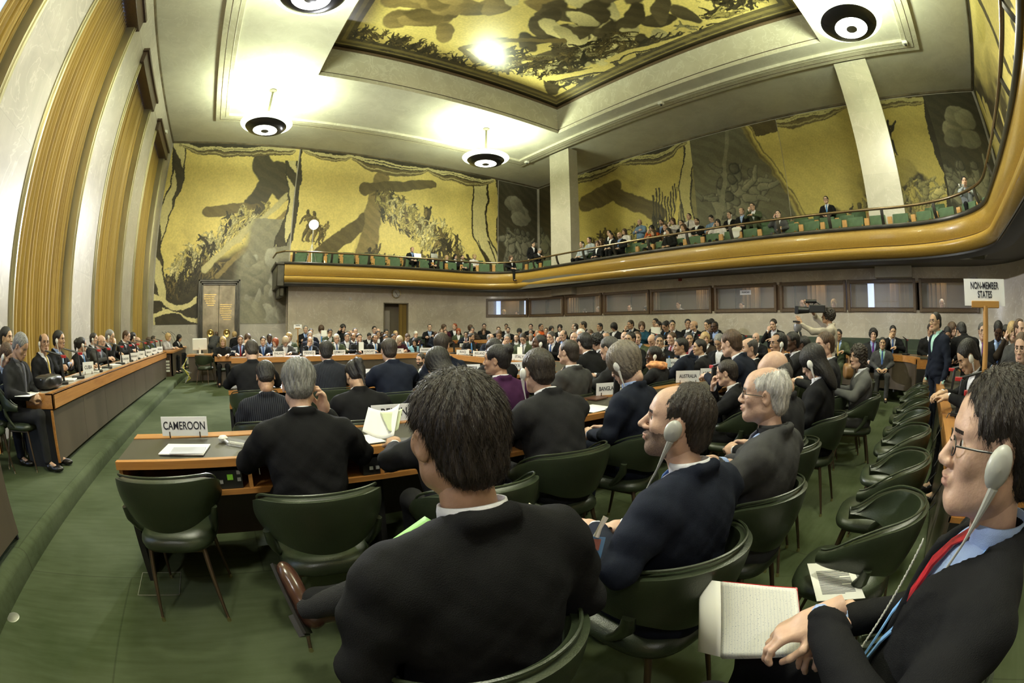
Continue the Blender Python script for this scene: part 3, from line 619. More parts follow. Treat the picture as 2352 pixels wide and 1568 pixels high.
boothcurt = mat('booth_curtain', (.13,.085,.04), .8, noise=.3, ns=6, stretch=(1,1,.05)); boothlight = mat('booth_grey_wall', (.17,.165,.15), .8)
for i, (s0, s1) in enumerate(SP):
    P_ = seg(s0, s1, 8)
    fr = MB()
    for za, zb in ((WB-.05, WB+.045), (WT-.05, WT+.05)): fr.sweep(P_, [(-.07, za), (-.07, zb), (.10, zb), (.10, za)], side=1)
    for se in ((s0-.005, s0+.085), (s1-.085, s1+.005)): fr.sweep(seg(*se, 2), [(-.075, WB-.06), (-.075, WT+.06), (.10, WT+.06), (.10, WB-.06)], side=1)
    f = S(fr.build('window_%d' % (20+i), FRWOOD, bevel=.012))
    in_ = MB(); in_.sweep(seg(s0+.08, s1-.08, 8), [(-.035, WB+.045), (-.035, WB+.07), (.05, WB+.07), (.05, WB+.045)], side=1); in_.build('sill', DKWOOD, f)
    gl = MB(); gl.sweep(seg(s0+.06, s1-.06, 8), [(.02, WB+.04), (.02, WT-.04), (.028, WT-.04), (.028, WB+.04)], side=1); gl.build('pane', glassb, f)
    bx = MB(); bx.sweep(seg(s0-.02, s1+.02, 8), [(.26, WB-.3), (1.8, WB-.3), (1.8, WT+.4), (.26, WT+.4), (.26, WT+.36), (1.76, WT+.36), (1.76, WB-.26), (.26, WB-.26)], side=1); bx.build('booth_room', booth, f)
    cu = MB(); rr = np.random.RandomState(60+i); a_, b_ = sorted(rr.uniform(.15, .9, 2)); b_ = max(b_, a_+.3)
    n = 60; cu.sweep([on(s0+(s1-s0)*min(1, a_+(b_-a_)*k/n))[0]+Vector((0,0,0)) for k in range(0)] or seg(s0+(s1-s0)*a_, s0+(s1-s0)*min(b_, .97), n), [(1.40, WB-.25), (1.40, WT+.3), (1.44, WT+.3), (1.44, WB-.25)], side=1)
    cob = cu.build('booth_curtain', boothcurt, f)
    me = cob.data; co = np.zeros(len(me.vertices)*3, np.float32); me.vertices.foreach_get('co', co); co = co.reshape(-1, 3); ctr = np.array([8.0, 8.0, 0]); dirv = co-ctr; dirv[:, 2] = 0; dirv /= np.linalg.norm(dirv, axis=1)[:, None]
    co += dirv*(.05*np.sin((co[:, 0]+co[:, 1])*38))[:, None].astype(np.float32); me.vertices.foreach_set('co', co.ravel())
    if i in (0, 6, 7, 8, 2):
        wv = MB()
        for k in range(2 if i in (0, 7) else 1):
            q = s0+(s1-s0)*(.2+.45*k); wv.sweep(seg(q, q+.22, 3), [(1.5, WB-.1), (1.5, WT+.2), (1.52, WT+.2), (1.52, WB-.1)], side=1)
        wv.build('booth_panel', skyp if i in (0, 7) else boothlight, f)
    pm, tm = on((s0+s1)/2); nn = Vector((tm.y, -tm.x, 0)); light('booth_fill_light', 'AREA', pm-nn*.9+Vector((0,0,WT+.30)), 11, (1.0, .80, .55), pm-nn*.9, size=.5)  # added warm area light, brightens the inside of each booth
    dk = MB(); dk.sweep(seg(s0+.05, s1-.05, 8), [(.3, WB-.02), (.3, WB+.01), (.8, WB+.01), (.8, WB-.02)], side=1); dk.build('booth_desk', boothlight, f)
# left return wall with the dark side door, doorway opening with curtain, far door
r = MB(); r.box((2.26, WY, 0), (2.42, WY+.25, zc(1.75))); r.box((2.26, 18.99, 0), (2.42, YF, zc(1.75))); S(r.build('wall_return', MARB_W))
S(MB().box((2.30, WY+.25, 0), (2.38, 18.99, zc(1.30))).build('door_3', mat('olive_gold_door', (.22,.17,.05), .5), bevel=.01))
r = MB(); r.box((6.45, WY, 0), (6.50, WY+.3, zc(1.13))); r.box((7.58, WY, 0), (7.63, WY+.3, zc(1.13))); r.box((6.45, WY, zc(1.09)), (7.63, WY+.3, zc(1.13))); r.box((6.42, YF-.12, 0), (7.7, YF-.10, zc(1.2)))
S(r.build('door_4', mat('vestibule_wall', (.22,.18,.12), .7)))
r = MB(); r.box((6.52, WY+.35, 0), (6.88, WY+.42, zc(.80))); S(r.build('door_5', mat('pale_door_leaf', (.33,.29,.25), .5)))
V = []; F = []; n = 90
for z in (0.02, zc(1.09)):
    for k_ in range(n): V.append((7.22+.38*k_/(n-1), WY+.14+.035*math.sin(k_*.9+.3*math.sin(k_*.2)), z))
for k_ in range(n-1): F.append((k_, k_+1, n+k_+1, n+k_))
tag(place(npmesh('door_curtain', V, F), 'door_curtain', CURT), 'gold curtain hanging in the open doorway under the clock', 'curtain')
# bronze double door on the far wall
x0, x1, zt = -1.64, .22, 2.03+CAMH
dr = MB()
for k_, (o_, dp) in enumerate(((0, .24), (.07, .19), (.14, .13))):
    for a, b_ in ((x0+o_, x0+o_+.075), (x1-o_-.075, x1-o_)): dr.box((a, YF-dp, 0), (b_, YF+.02, zt-o_))
    dr.box((x0+o_, YF-dp, zt-o_-.075), (x1-o_, YF+.02, zt-o_))
dfr = S(dr.build('door_1', BRONZD, bevel=.012))
xm = (x0+x1)/2
for sx, a, b_ in ((0, x0+.21, xm-.005), (1, xm+.005, x1-.21)):
    lf = MB().box((a, YF-.09, 0), (b_, YF-.03, zt-.21)).build('door_leaf', BRONZE, dfr, bevel=.006)
    hx = (a+b_)/2; hm = MB(); Mh = Matrix.Translation((hx, YF-.10, -.10+CAMH+.0)) @ Matrix.Rotation(PI/2, 4, 'X')
    hm.lathe([(0, .05), (.05, .05), (.075, .03), (.06, .015), (.11, .02), (.145, .03), (.155, .02), (.15, 0), (0, 0)], n=24, M=Mh)
    hm.tube([(hx+.12*math.cos(t), YF-.15, CAMH-.12+.15*math.sin(t)) for t in np.linspace(0, 2*PI, 25)[:-1]], .016, 8, close=True)
    hm.build('door_handle', BRASS, dfr)
# engraved gold lines on the door leaves (too small to read in the photo: rows of short strokes)
goldl = mat('gilt_lettering', (.72,.50,.16), .35, .8); st = MB(); r_ = random.Random(5)
for (xa, zb, nrow) in ((x0+.27, 1.42, 6), (xm+.06, 1.02, 8)):
    for q in range(nrow):
        x = xa+(.0 if q < nrow-3 else .05*(q-nrow+4)); z = zc(zb-.085*q)
        while x < xa+.52-(.04*(q % 3)):
            w_ = r_.uniform(.012, .03); st.box((x, YF-.096, z), (x+w_, YF-.088, z+r_.uniform(.025, .04))); x += w_+.009
st.build('gilt_inscription', goldl, dfr)
# door rail plinth strip below mural
# ---- wall clock
ck = empty('wall_clock', (7.02, WY-.02, zc(1.53)), 0, 'round white wall clock in a brass rim above the doorway', 'clock'); Mc = Matrix.Rotation(PI/2, 4, 'X')
MB().lathe([(0, .035), (.185, .035), (.185, 0), (0, 0)], n=40, M=Mc).build('clock_face', mat('clock_white', (.75,.74,.68), .5), ck)
MB().lathe([(.18, .0), (.205, .0), (.212, .03), (.20, .055), (.185, .05), (.182, .03)], n=40, M=Mc).build('rim', BRASS, ck)
hh = MB(); hh.box((-.008, -.045, -.03), (.008, -.04, .10), Matrix.Rotation(math.radians(-38+0), 4, 'Y')); hh.build('hour_hand', BLKPL, ck)
hh = MB(); hh.box((-.006, -.05, -.035), (.006, -.046, .15), Matrix.Rotation(math.radians(146), 4, 'Y')); hh.build('minute_hand', BLKPL, ck)
tk = MB(); tk.tube([(.165*math.cos(t), -.037, .165*math.sin(t)) for t in np.linspace(0, 2*PI, 41)[:-1]], .003, 4, close=True)
for q in range(12): tk.box((-.006, -.042, .145), (.006, -.036, .172), Matrix.Rotation(q*PI/6, 4, 'Y'))
tk.build('dial_marking', BLKPL, ck)
# small fittings
tag(MB().box((4.9, WY-.05, zc(1.20)), (5.01, WY, zc(1.31))).build('wall_sensor', WHITEPL, bevel=.01), 'small white square sensor on the veined wall left of the clock', 'sensor')
p_, t_ = on(s_at_px(1562)); q = at(1562, 641, X=WX-.03); tag(MB().box((WX-.06, q.y-.06, q.z-.06), (WX, q.y+.06, q.z+.06)).build('fire_alarm', mat('alarm_red', (.22,.03,.02), .5), bevel=.01), 'small red alarm box on the wall above the booth windows', 'alarm')
for (px, py, lab) in ((1210, 372, 'small white camera on the ceiling frame above the corner pillar'), (1518, 237, 'small white camera midway along the ceiling frame'), (2078, 98, 'small white camera on the ceiling frame near the right-hand lamp'), (380, 303, 'small white camera high on the window wall beside the far bay')):
    v = at(px, py, Z=CE-.13) if px > 500 else at(px, py, X=XL+.05); a = empty('security_camera', v, 0, lab, 'camera')
    MB().box((-.09, -.09, -.06), (.09, .09, .06)).build('housing', WHITEPL, a, bevel=.02); MB().lathe([(0, -.11), (.035, -.10), (.045, -.06), (0, -.05)], n=12).build('lens', BLKPL, a)
# ================= pendant lamps =================
EM_D = mat('lamp_disc_glow', (1,1,1), .4, emis=(.98, 1.0, .86), es=9.0); EM_R = mat('lamp_rim_glow', (1,1,1), .4, emis=(.90, 1.0, .70), es=3.2)
LB = mat('lamp_black_band', (.02,.02,.022), .25)
llab = ['bowl pendant lamp hanging by the left end of the far wall', 'bowl pendant lamp hanging by the far corner near the pillar', 'bowl pendant lamp cut off by the top edge of the picture', 'large bowl pendant lamp at upper right seen from below', 'bowl pendant lamp overhead behind the left of the camera']
lroot = None
def mk_lamp():
    r = empty('pendant_lamp', (0,0,0), 0, llab[0], 'lamp', 'bowl pendant lamps of the chamber')
    MB().lathe([(.62, .06), (.90, .15), (.92, .18), (.90, .20), (.62, .11), (.60, .08)], n=56).build('glass_rim', EM_R, r)
    MB().lathe([(.42, -.075), (.50, -.07), (.66, -.01), (.73, .07), (.70, .09), (.60, .02), (.42, -.045)], n=56).build('dark_band', LB, r)
    MB().lathe([(0, -.10), (.15, -.10), (.36, -.085), (.44, -.06), (.43, -.03), (0, -.03)], n=48).build('bright_disc', EM_D, r)
    MB().lathe([(0, -.135), (.10, -.13), (.14, -.112), (.14, -.09), (0, -.09)], n=28).build('centre_cap', mat('lamp_cap', (.14,.14,.11), .4), r)
    MB().lathe([(0, .04), (.3, .04), (.62, .10), (.62, .12), (.3, .07), (0, .07)], n=40).build('reflector', SILV, r)
    H = CE-LAMPZ
    MB().tube([(0,0,.05), (0,0,H)], .045, 12).build('rod', mat('pale_lamp_rod', (.045,.043,.028), .8, spec=.1), r)
    MB().lathe([(0, H), (.14, H), (.14, H-.04), (.06, H-.09), (0, H-.09)], n=24).build('ceiling_rose', mat('pale_lamp_rod', (.45,.43,.32)), r)
    return r
lroot = mk_lamp()
for i, (x, y) in enumerate(LAMPS):
    o = lroot if i == 0 else dup(lroot, label=llab[i]); o.location = (x, y, LAMPZ)
    light('bowl_light', 'AREA', (x, y, LAMPZ+.24), LAMP_W, LAMP_C, (x, y, 99), shape='DISK', size=1.15)
    light('disc_light', 'AREA', (x, y, LAMPZ-.16), LAMP_W*.42, (1.0, .99, .80), (x, y, -99), shape='DISK', size=.8)
# ================= floodlight stands =================
def flood(tp, base, aim, lab, es):
    r = empty('television_floodlight', (tp[0], tp[1], base), 0, lab, 'floodlight'); h = tp[2]-base
    MB().tube([(0,0,.35), (0,0,h-.12)], .016, 8).build('pole', SILV, r)
    for k_ in range(3):
        a = k_*2.094+.4; MB().tube([(.42*math.cos(a), .42*math.sin(a), .02), (0, 0, h*.62)], .012, 6).build('leg', SILV, r)
    M = Matrix.Translation((0,0,h)) @ (Vector(aim)-Vector(tp)).to_track_quat('-Z', 'Y').to_matrix().to_4x4()
    hd = MB(); hd.lathe([(.20, -.12), (.15, .02), (.09, .10), (0, .12)], n=24, M=M); hd.build('housing', BLKPL, r)
    MB().lathe([(0, -.13), (.19, -.13), (.19, -.12), (0, -.12)], n=24, M=M).build('lamp_face', mat('flood_glow', (1,1,1), .4, emis=(1, 1, 1), es=es), r)
flood(TVP, zc(2.10), (2.2, 3.0, .3), 'glaring television floodlight on a tripod in the far left of the gallery', 260.0)
flood(REAR_FILL, zc(2.10), (6, 18, 1.8), 'added unseen fill floodlight on a tripod in the gallery behind the camera', 60.0)  # made-up stand for the added rear fill spot
# ================= furniture =================
# --- upholstered shell armchair
def make_chair(lab, group=None):
    r = empty('armchair', (0,0,0), 0, lab, 'chair', group)
    # back shell: angle 0 = straight back (-y), +-118 deg = front end of the arms
    def shell(th):
        V = []; nph, nz = 41, 9
        for i in range(nph):
            ph = math.radians(-112+224*i/(nph-1)); a = abs(ph)/math.radians(112)
            zt = .805-.025*(a/.5)**2 if a < .5 else .780-.15*((a-.5)/.5)**1.3
            zb = .545-.0*a if a < .42 else .545-.10*((a-.42)/.58)**1.2
            zb = .535+.045*(a/.42)**2 if a < .42 else .58+.03*min(1, (a-.42)/.3)
            if a > .72: zt = zt-(zt-zb-.03)*((a-.72)/.28)**1.6*.75
            for j in range(nz):
                f = j/(nz-1); z = zb+(zt-zb)*f; taper = .235+.060*((z-.50)/.3)
                bow = .012*math.sin(f*PI)
                rx = taper+bow; ry = taper*.98+bow
                V.append((rx*math.sin(ph)*1.03, .03-ry*math.cos(ph)-.05*max(0, (z-.55))*math.cos(ph), z))
        return V, nph, nz
    V, nph, nz = shell(0); F = []
    for i in range(nph-1):
        for j in range(nz-1): F.append((i*nz+j, (i+1)*nz+j, (i+1)*nz+j+1, i*nz+j+1))
    me = npmesh('backrest', V, F); b = place(me, 'backrest', LEATH, r)
    sm = b.modifiers.new('thick', 'SOLIDIFY'); sm.thickness = .045; sm.offset = 0; bv = b.modifiers.new('round', 'BEVEL'); bv.width = .016; bv.segments = 3; bv.limit_method = 'ANGLE'; bv.angle_limit = math.radians(50)
    for sx in (-1, 1):     # side supports from seat to back
        m = MB(); m.tube([(sx*.215, .02, .43), (sx*.235, -.04, .49), (sx*.25, -.09, .56), (sx*.262, -.10, .62)], [.016, .02, .028, .022], 10); m.build('arm_support', LEATH, r)
    # piping along the top edge
    V2 = [(v[0]*1.0, v[1], v[2]+.018) for k_, v in enumerate(V) if k_ % nz == nz-1]
    MB().tube(V2, .006, 6).build('piping', LEATH, r)
    # seat cushion: rounded slab
    sv = []; n = 40; prof = [(.0, .475), (.6, .478), (.9, .468), (.985, .445), (1.0, .425), (.97, .405), (.80, .392), (0, .39)]; sf = []
    for q, z in prof:
        for k_ in range(n):
            a = 2*PI*k_/n; ca, sa = math.cos(a), math.sin(a); e_ = 2/3.2
            x = .235*math.copysign(abs(ca)**e_, ca)*q; y = .235*math.copysign(abs(sa)**e_, sa)*q; x *= 1+.10*(y/.235); sv.append((x, y+.03, z+.012*math.cos(x*9)*q*(z > .44)))
    for i in range(len(prof)-1):
        for k_ in range(n): sf.append((i*n+k_, i*n+(k_+1) % n, (i+1)*n+(k_+1) % n, (i+1)*n+k_))
    sme = npmesh('seat', sv, sf); place(sme, 'seat', LEATH, r)
    for (x, y, bx, by) in ((-.16, -.13, -.20, -.23), (.16, -.13, .20, -.23), (-.17, .18, -.21, .25), (.17, .18, .21, .25)):
        m = MB(); m.tube([(x, y, .40), (bx, by, .02)], [.015, .009], 10); leg = m.build('leg', LEGM, r); m = MB(); m.tube([(bx, by, .025), (bx, by, 0)], [.010, .013], 10); m.build('foot', TIPM, leg)
    m = MB(); m.tube([(-.17, .18, .385), (.17, .18, .385)], .010, 8); m.add([],[]); m.V = []; m.F = []; m.tube([(-.17, .18, .385), (.17, .18, .385), (.16, -.13, .385), (-.16, -.13, .385)], .010, 8, close=True); m.build('seat_frame', LEGM, r)
    return r
chair0 = make_chair('green leather armchair with brass-tipped legs standing empty at the near end of the front desk')
_used = [False]
def chair(x, y, heading, lab, group=None, z=0.0, s=1.0):
    if not _used[0]: c = chair0; _used[0] = True
    else: c = dup(chair0)
    if 'group' in c: del c['group']
    c['label'] = lab
    if group: c['group'] = group
    c.location = (x, y, z); c.rotation_euler = (0, 0, -math.radians(heading)); c.scale = (s, s, s); return c
# --- long desks
DH = .79
def rpath(x0, yn, xr, yf, r, n=8):
    """open U: near arm at y=yn from x0, right side at xr, far arm at yf back to x0"""
    a = [(x0, yn, 0)]; a += arc(xr-r, yn+r, r, -90, 0, n); a += arc(xr-r, yf-r, r, 0, 90, n); a += [(x0, yf, 0)]; return a
def desk(name_lab, path, z=0.0, side=-1, depth=.70, cat='desk', seg_len=1.62, m=WOOD, open_back=True, group=None):
    """path = the users' edge; depth goes to the outer edge (towards the hall centre). side picks the normal."""
    r = empty('long_desk', (0,0,0), 0, name_lab, cat, group); sw = lambda prof: MB().sweep(path, [(u, zz+z) for u, zz in prof], side=side)
    D = depth
    sw([(0, DH-.045), (0, DH), (.045, DH), (.045, DH-.045)]).build('worktop_edge', m, r)
    sw([(D-.13, DH-.03), (D-.13, DH), (D, DH), (D, DH-.13), (D-.03, DH-.13), (D-.03, DH-.03)]).build('fascia', m, r)
    sw([(.045, DH-.03), (.045, DH-.006), (D-.13, DH-.006), (D-.13, DH-.03)]).build('inlay', INLAY, r)
    sw([(.02, DH-.215), (.02, DH-.185), (D-.05, DH-.185), (D-.05, DH-.215)]).build('shelf', m, r)
    sw([(D-.06, .06), (D-.06, DH-.13), (D-.035, DH-.13), (D-.035, .06)]).build('modesty_panel', PANEL, r)
    for i, (p_, t) in enumerate(along(path, seg_len/2, .02)):
        nrm = Vector((-t.y, t.x, 0))*side; M = Matrix(((t.x, nrm.x, 0, p_.x), (t.y, nrm.y, 0, p_.y), (0, 0, 1, z), (0, 0, 0, 1)))
        MB().box((-.012, .025, DH-.19), (.012, D-.06, DH-.03), M).build('divider', m, r)
        if i % 2 == 0: MB().box((-.02, .10, 0), (.02, D-.06, DH-.215), M).build('end_panel', BLACKP, r)
    return r
def console(p, t, nrm, lab, z=0.0):
    M = Matrix(((t.x, nrm.x, 0, p.x), (t.y, nrm.y, 0, p.y), (0, 0, 1, z), (0, 0, 0, 1))); r = empty('microphone_console', (0,0,0), 0, lab, 'console', 'delegate consoles under the desk edges'); r.matrix_world = M
    MB().box((-.11, .035, DH-.183), (.11, .12, DH-.075)).build('panel', BLKPL, r); MB().box((.02, .028, DH-.13), (.055, .036, DH-.10)).build('display', mat('green_display', (.2,.5,.05), .5, emis=(.25,.6,.03), es=.12), r)
    for (a, b_) in ((-.07, -.15), (-.03, -.15), (.08, -.10), (.08, -.14)): MB().box((a, .028, DH+b_), (a+.022, .036, DH+b_+.02)).build('button', GREYPL, r)
    return r
U1 = rpath(-.10, 5.33, 6.35, 12.30, 1.6); U2 = rpath(-.80, 2.46, 8.75, 14.9, 2.2)
U2a = [q for q in U2]
desk('inner horseshoe desk whose far arm holds the FINLAND, FRANCE and HUNGARY signs', U1, side=1)
desk('outer horseshoe desk with cherry edge, its near end holding the CAMEROON sign', U2a, side=1)
U3 = [(10.15, -.92, 0), (-3.0, -.92, 0)][::-1]
desk('long desk along the aisle on the right with the NON-MEMBER STATES post', [(2.35, -.96, 0), (10.1, -.96, 0)], side=1)
RZ3 = .22
desk('curved outermost desk on the raised step below the booth windows', [(9.7, -.42, 0), (10.3, -.30, 0), (10.75, .02, 0), (11.05, .55, 0), (11.22, 1.4, 0), (11.45, 2.4, 0), (11.55, 5, 0), (11.55, 12.6, 0)] + arc(9.15, 14.2, 2.4, 0, 90, 8) + [(8.0, 16.6, 0)], z=RZ3, side=1, depth=.62)
desk('short straight desk before the rear seats beneath the clock', [(7.2, 16.4, 0), (2.6, 16.4, 0)], z=.1, side=1, depth=.62)
# raised step for the outer ring
st = MB(); st.sweep([(XL, -3.3, 0), (10.6, -3.3, 0), (10.6, -.4, 0)][0:0] or [(10.45, .9, 0), (10.75, 2.4, 0), (10.8, 12.6, 0)] + arc(9.0, 14.2, 1.8, 0, 90, 8) + [(3.0, 16.0, 0)], [(0, 0), (0, RZ3), (-1.9, RZ3), (-1.9, 0)], side=1)
S(st.build('floor_step', carp))
# desks on the dais (users sit towards the windows)
def ddesk(lab, y0, y1, x0=-2.82, x1=-2.17):
    r = empty('dais_desk', (0,0,0), 0, lab, 'desk'); zt = .90
    MB().box((x0, y0, zt-.155), (x0+.05, y1, zt)).box((x1-.03, y0, zt-.155), (x1, y1, zt)).box((x0, y0, zt-.155), (x1, y0+.03, zt)).box((x0, y1-.03, zt-.155), (x1, y1, zt)).box((x1-.12, y0, zt-.02), (x1, y1, zt)).box((x0, y0, zt-.02), (x0+.08, y1, zt)).build('wooden_frame', WOODY, r, bevel=.004)
    MB().box((x0+.08, y0+.03, zt-.03), (x1-.12, y1-.03, zt-.004)).build('desk_top', mat('pale_grey_desk_top', (.33,.30,.25), .3), r)
    n = max(1, int((y1-y0)/1.1))
    for k_ in range(n):
        a = y0+.02+(y1-y0-.04)*k_/n; b_ = y0+.02+(y1-y0-.04)*(k_+1)/n; MB().box((x1-.055, a+.003, DZ+.05), (x1-.03, b_-.003, zt-.17)).build('front_panel', PANEL, r)
    for yy in (y0+.01, y1-.03): MB().box((x0+.15, yy, DZ), (x1-.055, yy+.02, zt-.15)).build('end_panel', BLACKP, r)
    MB().box((x1-.06, y0, DZ+.05), (x1-.028, y0+.012, zt-.165)).build('edge_strip', WOODY, r)
    return r
ddesk('long cherry-edged desk on the dais holding the CUBA sign', 4.50, 13.35)
ddesk('dais desk cut off by the left edge of the picture, nearest the camera', -1.5, 2.75, -2.56, -1.90)
# --- secretariat desk with microphones further along the dais
pr = empty('secretariat_desk', (0,0,0), 0, 'narrow secretariat desk with gooseneck microphones beyond the end of the dais desk', 'desk')
MB().box((-2.62, 13.75, .84), (-2.02, 17.9, .90)).build('desk_top', WOODY, pr, bevel=.004); MB().box((-2.12, 13.9, DZ+.02), (-2.07, 17.9, .84)).build('front_panel', PANEL, pr)
MB().box((-2.45, 13.9, DZ), (-2.07, 13.95, .84)).build('end_panel', DKWOOD, pr)
for k_ in range(4): MB().box((-2.3, 13.88, .30+.09*k_), (-2.17, 13.90, .36+.09*k_)).build('label_plate', PAPER, pr)
for k_ in range(4):
    y = 15.2+.7*k_; g_ = empty('gooseneck_microphone', (-2.35, y, .90), 0, ['first', 'second', 'third', 'farthest'][k_]+' thin black gooseneck microphone along the secretariat desk', 'microphone', 'gooseneck microphones on the secretariat desk')
    MB().lathe([(0, .02), (.05, .015), (.06, 0), (0, 0)], n=12).build('base', BLKPL, g_); MB().tube([(0,0,.01), (.0,.02,.25), (-.10,-.05,.45), (-.26,-.15,.56)], .007, 6).build('stem', BLKPL, g_)
    MB().tube([(.06, -.12, -.02), (.10, -.12, -.22), (.05, .0, -.34), (.10, .12, -.22), (.06, .12, -.02)], .012, 6).build('cable', GREYPL, g_)
# --- low side desk, stool and monitor by the netherlands place
sd = empty('side_desk', (0,0,0), 0, 'small cherry side desk with a white monitor, left end of the far horseshoe', 'desk')
MB().box((-1.55, 13.6, .74), (-.55, 14.3, .79)).build('desk_top', WOOD, sd); MB().box((-1.5, 13.66, .05), (-.6, 13.72, .74)).build('front_panel', PANEL, sd)
nd = empty('end_desk', (0,0,0), 0, 'short panelled desk bearing the NETHERLANDS sign at the far left', 'desk')
MB().box((-.60, 12.55, .65), (.10, 13.25, .79)).build('desk_top', WOOD, nd, bevel=.004); MB().box((-.57, 12.62, .02), (.08, 12.68, .65)).build('front_panel', PANEL, nd); MB().box((-.57, 12.62, .02), (-.53, 13.2, .65)).build('end_panel', PANEL, nd)
mo = empty('computer_monitor', (-1.15, 13.95, .79), math.radians(200), 'white computer monitor seen from behind on the side desk', 'monitor')
MB().box((-.25, -.02, .12), (.25, .03, .46)).build('screen_housing', WHITEPL, mo, bevel=.02); MB().tube([(0, .02, .0), (0, .02, .2)], .04, 10).build('stand', WHITEPL, mo); MB().box((-.12, -.06, 0), (.12, .1, .015)).build('foot', WHITEPL, mo)
ch_ = chair(-.95, 13.25, 20, 'green armchair standing empty before the small side desk at the far left')
ca = empty('cable_bundle', (-1.55, 13.5, 0), 0, 'tangle of yellow cables hanging from the side desk', 'cable')
for k_, cc in enumerate([(.6,.55,.08), (.6,.55,.08), (.5,.5,.5), (.2,.2,.2)]):
    MB().tube([(.02*k_, 0, .70), (-.1-.03*k_, -.05, .45), (.05*k_, -.1, .3), (.12-.05*k_, -.1, .15), (-.05, -.05*k_, .02)], .010, 6).build('cable', mat('cable_%d' % k_, cc, .5), ca)
# --- upholstered wall benches
def bench(lab, path, z, side, hb=.42):
    r = empty('wall_bench', (0,0,0), 0, lab, 'bench')
    MB().sweep(path, [(.0, z+.30), (.0, z+.47), (.5, z+.47), (.5, z+.30)], side=side).build('seat', LEATHB, r, bevel=.03)
    MB().sweep(path, [(.5, z+.30), (.5, z+.50+hb), (.60, z+.50+hb), (.62, z+.30)], side=side).build('backrest', LEATHB, r, bevel=.02); MB().sweep(path, [(.06, z), (.06, z+.3), (.5, z+.3), (.5, z)], side=side).build('plinth', BLACKP, r); return r
off = lambda d, a=0, b_=cum[-1], n=60: [on(a+(b_-a)*k_/n)[0]+Vector((on(a+(b_-a)*k_/n)[1].y, -on(a+(b_-a)*k_/n)[1].x, 0))*d for k_ in range(n+1)]
# inward offset of the wall path: the hall side
sA = s_at_px(1135); sB = s_at_px(1700); sC = s_at_px(2235)
bench('long green wall bench under the first booth windows', off(.64, .3, sB, 60), RZ3, 1); bench('green wall bench under the last booth windows on the right', off(.64, sB+.15, sC+2.2, 40), RZ3, 1, .60)
b2 = MB(); b2.sweep(off(1.35, s_at_px(1900), sC+.6, 30), [(0, RZ3), (0, RZ3+.86), (.1, RZ3+.86), (.1, RZ3)], side=1)
tag(b2.build('low_bench_back', LEATHB, bevel=.02), 'row of low green padded seat backs behind the outer desk at right', 'bench')
bench('green bench along the wall left of the doorway', [(6.2, 17.66, 0), (2.7, 17.66, 0)][::-1], .1, 1)
# --- gallery seats
def make_gseat():
    r = empty('gallery_chair', (0,0,0), 0, 'green upholstered gallery seat between wooden side panels', 'chair', 'green seats of the gallery')
    MB().box((-.24, -.30, .40), (.24, .20, .50)).build('cushion', SEATG, r, bevel=.03)
    MB().box((-.25, -.36, .42), (.25, -.28, .98), Matrix.Rotation(math.radians(6), 4, 'X')).build('backrest', SEATG, r, bevel=.02)
    MB().box((.26, -.34, .0), (.40, -.26, .86)).build('side_panel', mat('orange_wood', (.42,.22,.06), .4), r, bevel=.008)
    m = MB(); m.tube([(-.27, .15, .02), (-.27, .17, .5), (-.27, .05, .62), (-.27, -.25, .62)], .014, 6); m.build('armrest', BRASS, r); return r
gs0 = make_gseat(); gused = False
GROWS = [('first', .68, 2.10), ('second', 1.50, 2.38), ('third', 2.35, 2.66)]
def gal_rows():
    global gused
    for ri, (nm_, off_, zf) in enumerate(GROWS):
        pth = inset(GP, -off_) if False else [Vector(q)+0*Vector(q) for q in inset(GP, off_*-1)]
        for p_, t in along(pth, .70, .75+.2*ri):
            if p_.y > YF-.45 or p_.x > XR-.4 or p_.y < YB+.5: continue
            if p_.x > 12.2 and (13.1 < p_.y < 15.1 or -.1 < p_.y < 1.85) and p_.x < 13.7: continue
            if p_.x > 11.7 and p_.y > 15.5 and ri: continue
            if p_.y < -1.0 and ri: continue
            nin = Vector((t.y, -t.x, 0))          # towards the hall
            rz = math.atan2(nin.y, nin.x)-PI/2
            o = gs0 if not gused else dup(gs0); gused = True
            o.location = (p_.x, p_.y, zc(zf)); o.rotation_euler = (0, 0, rz)
            o['label'] = 'green upholstered seat with wooden side panel in the %s gallery row from the rail' % nm_; o['group'] = 'green seats of the %s gallery row' % nm_
gal_rows()
